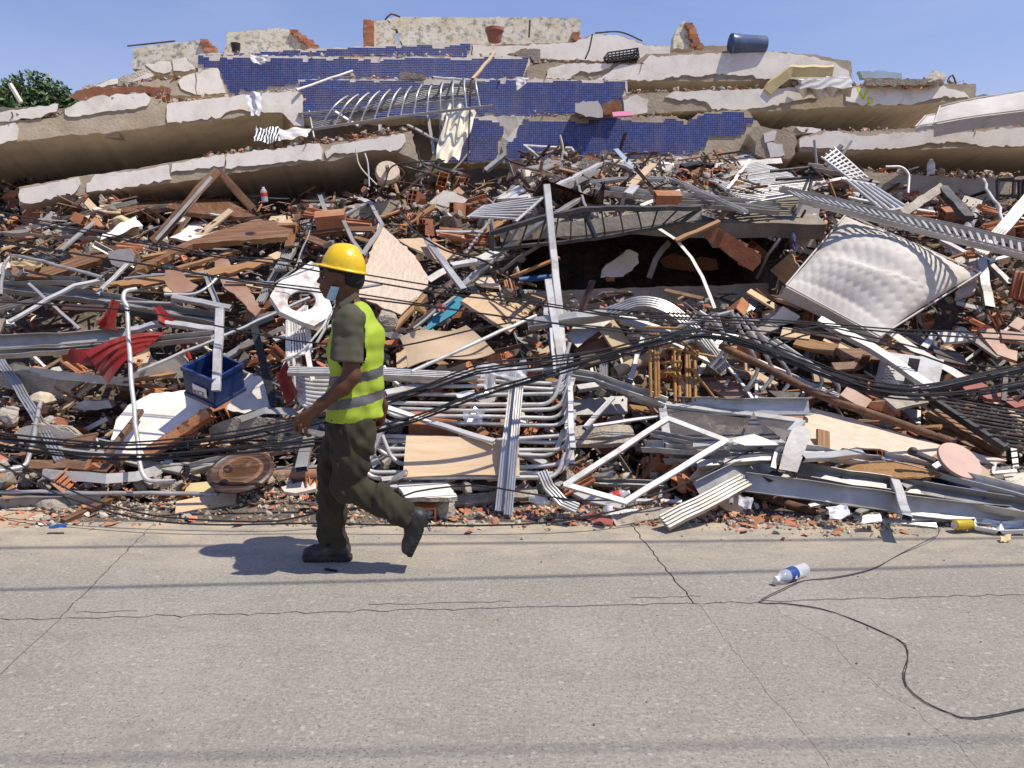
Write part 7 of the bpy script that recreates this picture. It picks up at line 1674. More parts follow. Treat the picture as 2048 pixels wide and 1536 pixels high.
# air-conditioner casing
t = empty('air_conditioner', P(1850,770,5.9), 'grey air-conditioner casing with vent slots right of the curled bars', 'air conditioner')
w = [Pz(ZH, p, 5.9 + d) for p, d in (((890,460),0),((940,250),.15),((1320,300),.15),((1270,520),0))]; panel('casing', None, None, w, .14, 'white_plastic', 0,1, parent=t)
n_ = poly_normal(w)
panel('dark_inset', None, None, [Pz(ZH, p, 5.9) + n_ * .075 for p in ((1035,470),(1075,290),(1150,300),(1110,480))], .004, 'steel_dark', 0,1, parent=t)
for i in range(9):
    for j in range(2):
        y = 300 + i * 19; x = 925 - (i * 5) + j * 40; sweep('vent_slot', [Pz(ZH, (x, y),5.9 + .0006 * (360 - y)) + n_ * .074, Pz(ZH, (x + 30, y + 4),5.9 + .0006 * (360 - y)) + n_ * .074], sec_rect(.012,.004), 'steel_dark', t)
B('long white board sloping down in front of the air conditioner', ZH, [(480,0),(840,190),(1250,465)], 'tubeX', 'aluminium_white', .75)
B('notched cream shutter rail sloping down to the right', ZH, [(890,30),(1130,190),(1400,350),(1530,430)], 'flatL', 'plaster', .6, up=Vector((.3,-1,.3)))
t = empty('steel_railing', Pz(ZH, (1200,500),5.9), 'dark blue-grey steel railing slanting in at the right edge', 'railing')
a0, a1, b1 = Pz(ZH, (1195,505),5.8), Pz(ZH, (2050,310),6.2), Pz(ZH, (1780,900),5.15)
sweep('top_rail', [a0, a1], sec_rect(.04,.05), 'steel_dark', t); sweep('side_rail', [a0, b1], sec_rect(.04,.05), 'steel_dark', t); sweep('post', [Pz(ZH, (1785,370),6.05), Pz(ZH, (1770,570),5.8)], sec_rect(.035,.03), 'steel_dark', t); sweep('rail', [Pz(ZH, (1790,470),5.95), Pz(ZH, (2050,430),6.0)], sec_rect(.035,.03), 'steel_dark', t)
for i in range(11):
    u = .06 + i * .085; p = a0.lerp(b1, u); sweep('bar', [p, p + Vector((1.75,.12,-.30 + .0 * i))], sec_circle(.009,6), 'steel_dark', t, smooth=True)
for k in range(3): PN('red_floor_tile', ['red painted board slab behind the steel railing', 'second red board slab lower behind the steel railing', 'third red board slab at the right border'][k], 'board', ZH, [[(1440,440),(1480,380),(1540,400),(1690,490),(1500,500)], [(1590,520),(1740,505),(1860,570),(1650,560)], [(1780,580),(1900,560),(1960,600),(1850,620)]][k], .03, 'red_tile', .3,.004)
PN('wooden_sheet', 'striped-shadow orange board under the steel railing', 'board', ZH, [(1230,650),(1320,630),(1500,740),(1790,900),(1740,945),(1500,800)], .05, 'wood_orange', .4,.004, side='wood_brown')
B('brown splintered beam under the orange board', ZH, [(1260,690),(1500,830),(1780,940)], 'plankL', 'wood_brown', .3)
wall_piece('reddish tiled wall slab above the cream plywood', ZH, [(795,560),(975,570),(1050,640),(1040,670),(930,640),(830,610)], .10,.4, plaster='terracotta', brick_edges=(2,3,4))
wall_piece('brick block with open cells behind the cream plywood', ZH, [(755,640),(840,615),(1010,690),(1000,770),(900,740),(790,690)], .10,.3, plaster='mortar', brick_edges=(2,3))
for k, (pts, s, mm) in enumerate((([(0,110),(180,40)], 'plank', 'concrete_chunk'),([(220,90),(420,110)], 'plankL', 'wood_raw'),([(320,150),(600,210)], 'plankL', 'wood_orange'),([(520,130),(790,260)], 'plank', 'wood_raw'),([(860,200),(980,130)], 'plankL', 'wood_orange'),([(820,170),(900,130)], 'plank', 'wood_orange'),([(580,330),(740,320),(880,200)], 'plank', 'wood_brown'),([(1210,200),(1280,110)], 'tubeL', 'aluminium_white'),([(1640,70),(1760,230),(1860,260)], 'plankL', 'laminate_pink'),([(1750,110),(1950,140)], 'plankL', 'laminate_pink'),([(1450,60),(1750,260)], 'plank', 'concrete_chunk'),([(1000,90),(1330,200)], 'plankL', 'wood_dark'),([(620,240),(1150,260)], 'plankL', 'wood_brown'),([(300,60),(640,130)], 'plank', 'wood_dark'),([(650,500),(820,600)], 'plankL', 'laminate_pink'),([(970,590),(1200,545)], 'plankL', 'concrete_chunk'),([(1330,130),(1530,110)], 'plankL', 'plaster'),([(1840,60),(1900,0)], 'plank', 'laminate_pink'),([(1290,250),(1500,290)], 'plankL', 'wood_dark'))):
    B(['grey concrete lath above the curled bars', 'pale timber block above the air conditioner at left', 'curved golden plank left of the air conditioner', 'pale lath crossing under the sloping white board', 'honey timber piece above the air conditioner', 'small honey timber piece by the sloping white board', 'brown plank behind the sloping white board', 'white post stub above the air conditioner', 'carved pink-brown plank at the right edge', 'tan plank end at the right edge', 'grey lath by the carved plank', 'dark plank behind the notched shutter rail', 'brown plank in shade left of the air conditioner', 'dark lath below the mattress', 'pink board right of the curled bars', 'grey timber block above the cream plywood', 'white board scrap below the mattress corner', 'pink lath at the right border', 'dark board right of the air conditioner'][k], ZH, pts, s, mm, .45)
# --- litter on the street edge
c0, c1 = P(1908,1050,4.50), P(1944,1043,4.52); M = frame(c0, Vector((0,0,1)), c1 - c0); L = .125
round_thing('drink_can', 'dented yellow drink can at the street edge', 'can', [(.001,0),(.026,0),(.033,.008),(.033, L - .01),(.028, L),(.001, L - .002)], 'can_yellow', M, [('can_end', [(.001,-.001),(.0245,-.001),(.030,.005),(.0255,.0),(.001,.002)], 'can_metal')], 20).location
def foam_box(label, quad, lid=False):
    w = [P(*p) for p in quad]; t = empty('foam_box', w[0], label, 'food box'); n = Vector((0,0,1)); c = sum(w, Vector()) / 4
    lo = [c + (p - c) * .72 - n * .035 for p in w]; V = [tuple(v - c) for v in w + lo]; F = [(4,5,6,7)] + [(i, (i + 1) % 4,(i + 1) % 4 + 4, i + 4) for i in range(4)]
    o = ob('tray', new_mesh('tray', V, F, 'styrofoam'), None, Matrix.Translation(c)); adopt(o, t); m = o.modifiers.new('s', 'SOLIDIFY'); m.thickness = .005
    return t, c
for lab, q in (('open white foam food tray beside the yellow can', [(1945,1050,4.50),(1998,1060,4.44),(2002,1043,4.58),(1952,1034,4.66)]),('second white foam tray with food scraps at the right edge', [(2000,1060,4.44),(2056,1058,4.44),(2052,1040,4.58),(2004,1043,4.58)])):
    t, c = foam_box(lab, q)
    for k in range(7): o = ob('food_scrap', CH_TER[k], None, Matrix.Translation(c + Vector((random.uniform(-.03,.03), random.uniform(-.03,.03),-.028))) @ Matrix.Scale(.014,4)); o.data = o.data; adopt(o, t)
tag(PN('foam_box', None, None, ZH, [(1390,1350),(1430,1310),(1550,1310),(1590,1350)], .03, 'styrofoam', .1,0), 'white foam lid behind the yellow can', 'food box')
cloth('plastic_bag', 'crumpled white bag on the street by the rusty pipe', 'bag', [(1655,1012,4.62),(1695,1010,4.62),(1697,1035,4.55),(1660,1036,4.55)], 'bag_plastic', .03,10, seed=11)
cloth('paper_scrap', 'crumpled white paper scrap on the street edge', 'paper', [(1725,1030,4.55),(1760,1028,4.55),(1764,1044,4.5),(1722,1046,4.5)], 'bag_plastic', .012,8, seed=12)
cloth('plastic_bag', 'clear plastic cup and bag left of the rusty pipe', 'bag', [(1475,995,4.7),(1505,992,4.7),(1505,1016,4.65),(1478,1016,4.65)], 'film_clear', .03,10, seed=13)
bottle('red-labelled clear bottle lying inside the diamond frame', P(1208,1000,4.72), P(1260,985,4.74),.036)
bottle('clear bottle lying under the lower grille near the curved track', P(1062,995,4.80), P(1098,1005,4.72),.035, lab='pet')
tag(sweep('paper_cup', [P(1216,1012,4.60), P(1218,1030,4.58)], sec_circle(.032,14), 'label_white', smooth=True, scale=[1,.75], hollow=.06), 'small printed paper cup below the diamond frame', 'cup')
cloth('egg_shell', 'crushed cream food wrapper on the street at the right', 'wrapper', [(2000,1072,4.36),(2022,1066,4.38),(2022,1080,4.33),(2002,1083,4.32)], 'foam', .012,6, seed=14)
# ================================================================== ON THE SLABS
M = Matrix.Translation(P(989,84,11.75)); round_thing('clay_pot', 'terracotta flower pot in front of the long roof parapet', 'pot', [(.001,0),(.09,0),(.125,.14),(.125,.145),(.14,.145),(.14,.19),(.125,.19),(.12,.14),(.085,.012),(.001,.012)], 'pot_clay', M)
a, b = P(1461,87,11.45), P(1528,92,11.5); round_thing('plastic_barrel', 'blue-grey plastic barrel lying on the top right slab', 'barrel', [(.001,0),(.135,0),(.135,.13),(.128,.14),(.118,.52),(.11,.53),(.001,.53)][::1], 'barrel_plastic', frame(a, Vector((0,0,1)), b - a), [('rim', [(.136,.0),(.142,.005),(.142,.03),(.136,.035)], 'barrel_plastic')])
crate('black slatted plastic crate on the broad white slab', P(1218,124,11.3), Vector((.97,.1,.16)).normalized(), Vector((-.1,1,0)).normalized(), Vector((-.16,0,.98)).normalized(),.46,.3,.14, 'black_plastic', (1,1), 'slatted_crate', slots=True)
M = Matrix.Translation(P(472,104,11.6)); round_thing('black_bucket', 'small black bucket before the middle parapet', 'bucket', [(.001,0),(.055,0),(.07,.12),(.066,.12),(.05,.01),(.001,.01)], 'black_plastic', M)
rows = []
for i in range(7):
    v = i / 6; r_ = []
    for j in range(25):
        u = j / 24; x = 1528 + 140 * u; y = 178 - 44 * min(1, u / .38) ** .8 + 0 * u; r_.append(P(x, y - 4 * v, 10.75 + .5 * v))
    rows.append(r_)
tag(grid_sheet('foam_mattress', rows, .13, 'foam', disp=lambda v, u: .006 * math.sin(20 * u)), 'bent yellow foam mattress hanging over the marked slab', 'mattress')
rows = patch(P(1604,160,10.6), P(1702,156,10.6), P(1704,176,10.55), P(1600,178,10.55),16,8, lambda u, v: Vector((0,-.05 * math.sin(3.1 * u) + .012 * math.sin(20 * u + 9 * v),.015 * math.sin(14 * u))))
tag(grid_sheet('white_pillow', rows, .16, 'fabric_white'), 'white pillow squeezed under the yellow foam mattress', 'pillow')
mattress('stained grey mattress drooping off the lower right slab', P(1880,212,9.7), P(2130,172,9.5), P(2130,214,9.05), P(1868,246,9.2),.17, lambda u, v: Vector((0,-.03 * math.sin(9 * u),.03 * math.sin(3 * u))),30,10,8,3,.008, 'mattress', 'mattress_side')
mattress('second thin mattress tucked under the stained grey one', P(1850,232,9.5), P(1905,238,9.6), P(1895,255,9.2), P(1830,254,9.2),.06, lambda u, v: Vector((0,0,.04 * math.sin(3 * u))),12,8,3,2,.006)
cloth('zebra_cloth', 'zebra-striped cloth lying on the lower left slab', 'cloth', [(512,256,9.35),(556,252,9.5),(560,284,9.3),(506,284,9.25)], 'zebra_cloth', .03, seed=1)
cloth('white_sheet', 'crumpled white sheet beside the zebra cloth', 'cloth', [(556,254,9.5),(622,258,9.6),(612,272,9.4),(560,280,9.35)], 'fabric_white', .04, seed=2)
cloth('plastic_bag', 'white plastic bag hanging on the upper left slab edge', 'bag', [(492,188,9.6),(524,182,9.6),(518,228,9.5),(503,232,9.5)], 'bag_plastic', .04, seed=3)
cloth('white_curtain', 'long cream curtain twisted down over the mosaic wall', 'curtain', [(900,215,10.1),(955,222,10.1),(915,320,9.6),(868,318,9.6)], 'fabric_cream', .07,20, seed=4, fold=(2,1))
cloth('white_curtain', 'white curtain bundled inside the bent upper grille', 'curtain', [(862,195,10.2),(925,198,10.2),(930,240,10.0),(890,262,10.0)], 'fabric_white', .06,16, seed=5, fold=(3,1))
cloth('white_cloth', 'white cloth hanging over the second mosaic band', 'cloth', [(1030,154,10.7),(1058,155,10.7),(1052,166,10.65),(1034,182,10.65)], 'fabric_white', .02, seed=6)
cloth('black_jacket', 'dark jacket with pale cloth on the third mosaic band', 'cloth', [(500,112,11.05),(535,110,11.05),(532,124,11.0),(506,128,11.0)], 'fabric_white', .03, seed=7)
# bent upper grille with belly bars
t = empty('window_grille', P(760,230,10.0), 'bent balcony grille of curved bars in front of the second mosaic band', 'window grille', 'bellied window grilles')
lo = lambda u: P(640 + 320 * u, 257 - 42 * u, 9.75); hi = lambda u: P(700 + 250 * u, 205 - 38 * u, 10.2)
for k in range(13):
    u = k / 12; a, b = hi(u), lo(u); sweep('bar', smooth_path([a + Vector((-.12,.1,-.04)), a + Vector((0,-.12,.05)), a.lerp(b, .4) + Vector((0,-.22,.03)), b]), sec_circle(.013,8), 'aluminium', t, smooth=True)
for f_ in (hi, lo): sweep('rail', [f_(-.1), f_(.5) + Vector((0,0,.02)), f_(1.08)], sec_rect(.05,.03), 'aluminium_dull', t)
sweep('rail', [P(597,228,9.9), P(790,212,9.95), P(960,196,10.0)], sec_rect(.04,.03), 'aluminium_dull', t)
B('wide ribbed shutter strip lying along the bent upper grille', None, [(625,252,9.9),(760,215,10.0),(850,190,10.1),(948,180,10.2)], 'trackL', 'aluminium_dull', up=Vector((0,-1,.4)))
for k, (a, b) in enumerate((((855,222),(868,308)),((815,250),(890,290)),((760,250),(762,282)),((618,222),(628,276)),((865,155),(958,162)),((593,180),(705,142)),((945,158),(990,105)),((668,222),(720,255)),((942,160),(935,335)))):
    B(['grey post hanging under the bent upper grille', 'silver bar slanting below the bent upper grille', 'short bar under the bent upper grille', 'grey upright on the lower left slab end', 'white bar above the bent upper grille', 'cream pole leaning against the third mosaic band', 'wooden pole leaning on the top mosaic strip', 'silver strut inside the bent upper grille', 'dark hose hanging beside the cream curtain'][k], None, [a + (10.0 - .02 * k,), b + (9.8 if k not in (4,5,6) else 10.6,)], 'hose' if k == 8 else ('pipe' if k in (3,5) else 'tube'), ['aluminium_dull', 'aluminium', 'aluminium', 'aluminium_dull', 'aluminium_white', 'plaster', 'wood_raw', 'aluminium', 'steel_rust'][k])
wall_piece('white plastered block sitting on the lowest mosaic wall', None, [(1150,206),(1195,201),(1206,222),(1205,235),(1172,234),(1150,224)], .18, Y=10.3, plaster='plaster')
wall_piece('brick wall stub beside the white block on the mosaic wall', None, [(1206,206),(1240,200),(1242,226),(1208,230)], .14, Y=10.4, plaster='terracotta', brick_edges=(0,1))
PN('pink_lid', 'pink plastic lid on the lowest mosaic wall', 'lid', None, [(1224,226,10.2),(1262,222,10.3),(1266,232,10.2),(1226,234,10.1)], .02, 'pink', 0,0)
wall_piece('row of broken bricks on the upper left slab', Z1, [(400,570),(450,530),(590,512),(940,512),(965,520),(965,560),(840,548),(590,560),(480,590)], .12, Y=9.75, plaster='terracotta', brick_edges=(1,2,3,5))
wall_piece('brick corner stub at the end of the brick row', Z1, [(880,548),(960,530),(975,600),(910,605)], .12, Y=9.6, plaster='terracotta', brick_edges=(0,1,2))
wall_piece('brick and mortar lump at the top of the third mosaic band', Z2, [(1500,320),(1560,300),(1640,285),(1700,290),(1700,370),(1660,370),(1640,330)], .15, Y=11.4, plaster='mortar', brick_edges=(0,1))
wall_piece('concrete lump on the third mosaic band', Z2, [(870,430),(900,420),(1030,440),(1030,462),(880,465)], .12, Y=10.85, plaster='mortar', brick_edges=(1,))
tag(panel('blue_wall_piece', None, None, [P(*q, 11.3) for q in Z4([(805,388),(940,382),(1120,402),(1125,442),(830,445)])], .1, 'light_blue_wall', .006), 'pale blue wall strip on the far right skyline', 'wall fragment')
wall_piece('honeycomb brick strip on the marked slab', Z4, [(860,450),(1000,445),(1400,442),(1410,470),(1300,488),(870,490)], .12, Y=10.75, plaster='mortar', brick_edges=(0,1,3))
rough_chunk('concrete_lump', 'mortar lump with rebar on the far right skyline', 'concrete', P(1870,160,10.9),.17, 'concrete_chunk', (1.7,.8,.6),3)
bottle('clear water bottle standing on the lowest right beam', P(1862,349,9.35), P(1862,318,9.35),.045, lab='pet')
for k, (pts, mm) in enumerate((([(770,40),(782,28),(800,34)], 'steel_rust'),([(1185,68),(1178,100),(1170,118)], 'steel_dark'),([(1190,66),(1240,64),(1285,82)], 'steel_rust'),([(255,92),(350,82)], 'steel_rust'),([(20,168),(42,205)], 'plaster'),([(1058,75),(1060,40)], 'steel_rust'),([(1120,270),(1126,300),(1118,335)], 'fabric_cream'),([(1895,160),(1905,150),(1912,168)], 'steel_rust'))):
    w = [P(x, y, 11.0 if k not in (4,6) else (9.6 if k == 4 else 9.4)) for x, y in pts]; tag(sweep('bent_rod', smooth_path(w, .05), sec_circle(.012 if k != 4 else .03,6), mm, smooth=True), ['rebar curling from the end of the long parapet', 'dark rod leaning on the top right roof slab', 'rusty rebar along the hump of the roof slab', 'rusty rebar along the left parapet top', 'pale pole sticking up by the tree', 'thin rebar standing on the roof', 'cream cable sticking up before the mosaic wall', 'rusty rebar hook on the far right skyline'][k], 'rebar' if k not in (4,6) else 'pole')
# ================================================================== LOOSE RUBBLE THAT NOBODY COULD COUNT
def scatter(name, label, metas, n, pos, smin, smax, mats, flat=False):
    """many small fragments joined in one mesh"""
    src = []
    for me in metas:
        v = np.array([tuple(x.co) for x in me.vertices]); f = [tuple(p.vertices) for p in me.polygons]; src.append((v, f, [p.material_index for p in me.polygons]))
    V = []; F = []; FM = []; o = 0
    for i in range(n):
        v, f, fm = src[i % len(src)]; s = smin + (smax - smin) * RNG.random() ** 2.2
        q = RNG.normal(size=4); q /= np.linalg.norm(q)
        if flat: q = np.array([1,.35 * RNG.normal(),.35 * RNG.normal(), RNG.uniform(-3,3)]); q /= np.linalg.norm(q)
        w, x, y, z = q; Rm = np.array([[1 - 2 * (y * y + z * z),2 * (x * y - z * w),2 * (x * z + y * w)], [2 * (x * y + z * w),1 - 2 * (x * x + z * z),2 * (y * z - x * w)], [2 * (x * z - y * w),2 * (y * z + x * w),1 - 2 * (x * x + y * y)]])
        V.append((v * s) @ Rm.T + pos(i, s)); F += [tuple(k + o for k in g) for g in f]; FM += fm; o += len(v)
    V = np.concatenate(V); ob_ = ob(name, new_mesh(name, V.tolist(), F, mats, FM)); tag(ob_, label, None, None, 'stuff'); ob_['category'] = 'rubble'
    return ob_
def on_heap(i, s):
    while 1:
        X = RNG.uniform(-9.3,9.3); Y = 4.62 + 5.4 * RNG.random() ** 1.25
        if abs(X) < .75 * Y + 2.3: break
    Y = max(Y, 4.95 + 4 * s) if s > .05 else Y; lift_ = RNG.uniform(-.24,.10) * min(1, max(0,(Y - 4.9) / .6)); z = float(H(X, Y))
    if CX0 < X < CX1 and 7.65 < Y < 9.9 and RNG.random() < .75: z = float(lid_z(Y)) + .03; lift_ = abs(lift_) * .4
    return np.array([X, Y, max(z + lift_, 0) + s * .3])
def on_fringe(i, s):
    X = RNG.uniform(-5.6,5.6); Y = 4.95 - abs(RNG.normal()) * .16 + .12 * math.sin(2.3 * X) + (.1 if X < 0 else -.05); return np.array([X, max(Y, 4.1), max(0, float(H(X, Y))) + s * .25])
LEDGE = [(fB2,605,1245,161,162),(fB1,1055,1350,234,234),(fB3,410,1050,114,112),(fR1,1062,1285,127,125),(fR2,1255,1620,187,174),(fR2,1700,1945,171,168),(fR3,1605,2048,268,255),(fR4,1740,2048,346,353),(fLA, 0,130,240,224),(fLA, 165,325,203,198),(fLA, 340,600,205,185),(fLB, 400,640,315,288),(fLB, 560,815,298,265),(fLB, 640,820,287,263),(fT, 240,360,172,162)]
def on_ledge(i, s):
    f, a, b, y0, y1 = LEDGE[i % len(LEDGE)]; u = RNG.random(); p = f.at(a + (b - a) * u, y0 + (y1 - y0) * u)
    return np.array([p.x, p.y + .03 + .45 * RNG.random() ** 1.5, p.z + RNG.random() ** 2 * .07])
METSC = [new_mesh('metal_scrap', *box_geo((-1,-.16,-.03),(1,.16,.03)), 'aluminium_dull'), new_mesh('metal_scrap', *box_geo((-.7,-.3,-.01),(.7,.3,.01)), 'aluminium_white')]
FLAKE = [chunk_mesh('plaster_flake', ['plaster_chunk'], (1,.8,.18),10) for _ in range(5)]
scatter('concrete_rubble', 'grey concrete crumbs strewn through the heap', CH_CON, 4300, on_heap, .018,.085, ['concrete_chunk'])
scatter('clay_rubble', 'red clay shards strewn through the heap', CH_TER, 4600, on_heap, .02,.10, ['terracotta'], True)
scatter('plaster_rubble', 'white plaster flakes strewn through the heap', FLAKE, 2000, on_heap, .018,.075, ['plaster_chunk'])
scatter('wood_debris', 'brown wood splinters strewn through the heap', CH_WOD, 3500, on_heap, .04,.24, ['wood_splinter'], True)
scatter('metal_debris', 'thin metal scraps strewn through the heap', METSC, 1400, on_heap, .03,.20, ['aluminium_dull'], True)
scatter('dark_debris', 'dark scraps of wood and plastic strewn through the heap', CH_WOD, 3800, on_heap, .05,.30, ['wood_dark'], True)
scatter('fringe_gravel', 'pale grit and crumbs along the street edge', CH_CON + FLAKE, 4300, on_fringe, .005,.026, ['sandstone'])
scatter('fringe_shards', 'red clay bits along the street edge', CH_TER, 1300, on_fringe, .008,.06, ['terracotta'], True)
scatter('fringe_chips', 'grey and dark chips along the street edge', CH_CON, 900, on_fringe, .006,.028, ['concrete_dark'])
scatter('blue_chips', 'blue plastic bits along the street edge', CH_WOD, 60, on_fringe, .02,.09, ['bright_blue'], True)
scatter('ledge_rubble', 'rubble crumbs lying on the slab and wall tops', CH_CON, 1500, on_ledge, .015,.075, ['concrete_chunk'])
scatter('ledge_shards', 'clay shards lying on the slab and wall tops', CH_TER, 1200, on_ledge, .02,.09, ['terracotta'], True)
scatter('ledge_splinters', 'wood and cloth scraps lying on the slab and wall tops', CH_WOD, 400, on_ledge, .04,.14, ['wood_splinter'], True)
def on_road(i, s):
    q = G(RNG.uniform(0,2048),1060 + 430 * RNG.random() ** 2.0); return np.array([q.x, q.y, s * .25])
scatter('street_grit', 'scattered grit on the concrete street', CH_CON, 120, on_road, .003,.010, ['concrete_dark'])
# ================================================================== MEDIUM PIECES, EACH ONE A THING
MARK = [(55,470, 'near the small drawer'),(240,450, 'near the ochre cushion'),(430,470, 'near the white plaster sheet'),(90,560, 'below the arch pipe'),(330,560, 'near the splintered orange plank'),(500,560, 'near the tall torn board'),(120,690, 'by the galvanised channel'),(240,690, 'around the red chair'),(430,760, 'around the blue crate'),(80,800, 'among the left hollow bricks'),(320,840, 'near the large white wall slab'),(120,920, 'near the left cables'),(300,960, 'near the curved gutter'),(480,940, 'near the round table top'),(560,880, 'left of the man\'s legs'),(560,460, 'left of the hard hat'),(700,440, 'near the bent sash'),(780,400, 'near the round concrete base'),(900,400, 'near the honeycomb wall lump'),(860,560, 'near the pale plywood'),(1000,480, 'near the broken roof tile'),(900,690, 'near the curled hardboard'),(1010,620, 'near the golden board'),(940,850, 'inside the lower grille'),(900,980, 'near the plaster-capped block'),(1090,340, 'under the askew sash'),(1250,400, 'above the balustrade'),(1250,560, 'in the dark hollow'),(1450,500, 'near the hollow-brick slab'),(1240,730, 'left of the rattan chair'),(1390,760, 'around the rattan chair'),(1210,850, 'behind the diamond frame'),(1290,940, 'inside the diamond frame'),(1400,930, 'near the smoked window'),(1550,700, 'among the curled bars'),(1560,560, 'left of the mattress'),(1720,640, 'below the mattress'),(1850,430, 'around the bent beam'),(1980,500, 'by the wide grey channel'),(1960,620, 'right of the mattress'),(1700,760, 'left of the air conditioner'),(1850,740, 'around the air conditioner'),(1990,780, 'behind the steel railing'),(1720,880, 'on the cream plywood'),(1940,900, 'near the round stool top'),(1700,990, 'under the long grey beam'),(1900,1010, 'near the yellow can'),(1640,400, 'near the fallen chair frame')]
def medium(kind, n, maker, group, cat):
    items = []
    for i in range(n):
        x = random.uniform(-10,2058); y = random.uniform(385,985) if random.random() < .85 else random.uniform(330,420)
        if y < 420 and x < 820: y += 60
        if 1030 < x < 1590 and 385 < y < 610: y = random.choice((random.uniform(330,380), random.uniform(640,900)))
        k = min(range(len(MARK)), key=lambda j: (MARK[j][0] - x) ** 2 + 1.6 * (MARK[j][1] - y) ** 2)
        Yd = D(x, y); w = P(x, y, Yd - random.uniform(-.10,.22)); items.append((k, x, maker(w, i)))
    by = {}
    for k, x, o in items: by.setdefault(k, []).append((x, o))
    ORD = ['leftmost', 'second from left', 'third from left', 'fourth from left', 'fifth from left', 'sixth from left', 'seventh from left', 'eighth from left', 'ninth from left']
    for k, l_ in by.items():
        l_.sort(key=lambda q: q[0]); m_n = len(l_)
        for j, (x, o) in enumerate(l_):
            pre = '' if m_n == 1 else (['left-hand ', 'right-hand '][j] if m_n == 2 else ('rightmost ' if j == m_n - 1 else ORD[min(j, 8)] + ' '))
            tag(o, pre + kind + ' ' + MARK[k][2], cat, group)
def rnd_rot(): return Quaternion((random.gauss(0,1), random.gauss(0,1), random.gauss(0,1), random.gauss(0,1))).normalized().to_matrix().to_4x4()
def lay(w, tilt=.5): return Matrix.Translation(w) @ Matrix.Rotation(random.gauss(R(25),.35) * 1,4, 'X') @ Matrix.Rotation(random.gauss(0, tilt),4, 'Y') @ Matrix.Rotation(random.uniform(0,6.3),4, 'Z')
medium('grey concrete fragment', 90, lambda w, i: ob('concrete_fragment', CH_CON[i % 8], None, Matrix.Translation(w) @ rnd_rot() @ Matrix.Scale(random.uniform(.05,.13),4)), 'concrete fragments in the heap', 'concrete')
medium('white-faced wall fragment', 95, lambda w, i: ob('plastered_fragment', CH_PLA[i % 8], None, lay(w, .6) @ Matrix.Scale(random.uniform(.07,.17),4)), 'plastered wall fragments in the heap', 'wall fragment')
medium('broken hollow brick', 95, lambda w, i: ob('hollow_brick', BRICKS[i % 5], None, Matrix.Translation(w) @ rnd_rot() @ Matrix.Scale(random.uniform(.7,1.1),4)), 'loose broken bricks in the heap', 'brick')
medium('clay brick shell', 95, lambda w, i: ob('brick_shell', SPLIT[i % 6], None, lay(w, .5) @ Matrix.Scale(random.uniform(.7,1.25),4)), 'loose clay shells in the heap', 'brick')
WP = [new_mesh('wooden_plank', *box_geo((-.5 * l, -.5 * b, -.01),(.5 * l, .5 * b, .01)), m) for l, b, m in ((.5,.07, 'wood_brown'),(.7,.10, 'wood_orange'),(.9,.06, 'wood_dark'),(.6,.12, 'wood_brown'),(.4,.16, 'plywood'),(1.1,.05, 'wood_orange'),(.5,.2, 'wood_dark'),(.8,.09, 'wood_raw'))]
WN = ['brown', 'orange', 'dark', 'brown', 'tan', 'orange', 'dark', 'pale']
medium('loose timber piece', 130, lambda w, i: ob('loose_timber', WP[i % 8], None, lay(w, .35)), 'loose timber pieces in the heap', 'timber')
AP = []
for l, s, m in ((.7, 'tube', 'aluminium'),(1.0, 'u', 'aluminium_dull'),(.9, 'tubeS', 'aluminium_white'),(1.3, 'l', 'aluminium_dull'),(.8, 'track', 'aluminium'),(1.2, 'tubeS', 'aluminium'),(.6, 'tubeS', 'aluminium_dull')):
    V, F = sweep_geo(dent([Vector((-l / 2,0,0)), Vector((l / 2,0,0))], .008,.2), SEC[s][0], Vector((0,0,1)), SEC[s][1]); AP.append(new_mesh('loose_bar', V, F, m))
medium('loose metal bar', 110, lambda w, i: ob('loose_bar', AP[i % 7], None, lay(w, .35)), 'loose metal bars in the heap', 'metal bar')
# ================================================================== CABLES AND STREET LITTER
def cable(label, pts, r=.006, m='rubber', n=1, gap=.013, name='black_cable'):
    for k in range(n):
        w = [P(x, y, Y) + Vector((0, gap * .6 * math.sin(k * 2.1),(k - (n - 1) / 2) * gap + .008 * math.sin(i * 1.1 + k * 2.4))) for i, (x, y, Y) in enumerate(pts)]
        o = sweep(name, smooth_path(w, .12), sec_circle(r * (1 - .12 * (k % 3)),6), m, smooth=True)
        tag(o, ((['lowest', 'second lowest', 'middle', 'second highest', 'highest'] if n == 5 else ['lowest', 'second lowest', 'second highest', 'highest'] if n == 4 else ['lower', 'middle', 'upper'] if n == 3 else ['lower', 'upper'] if n == 2 else [''])[k] + ' ' + label).strip(), 'cable', 'fallen cables')
cable('black cable crossing from the upper left behind the hard hat', [(-60,418,5.6),(212,471,5.5),(424,510,5.45),(560,524,5.4),(726,554,5.35),(857,577,5.3),(938,590,5.3),(1087,609,5.3),(1240,632,5.35),(1400,645,5.45),(1560,660,5.6)], n=2, gap=.03)
cable('black cable crossing at face height behind the man', [(-60,474,5.5),(182,513,5.4),(303,531,5.35),(454,556,5.3),(620,578,5.25),(717,592,5.2),(832,609,5.2),(938,624,5.2),(1075,642,5.2),(1180,653,5.25),(1330,668,5.3),(1420,665,5.3)], n=2, gap=.012)
cable('thin cable dipping behind the man\'s shoulder', [(-40,602,5.4),(127,613,5.35),(300,628,5.3),(515,668,5.2),(620,683,5.15),(766,692,5.15),(832,687,5.15),(953,660,5.2),(1032,645,5.3)], .006)
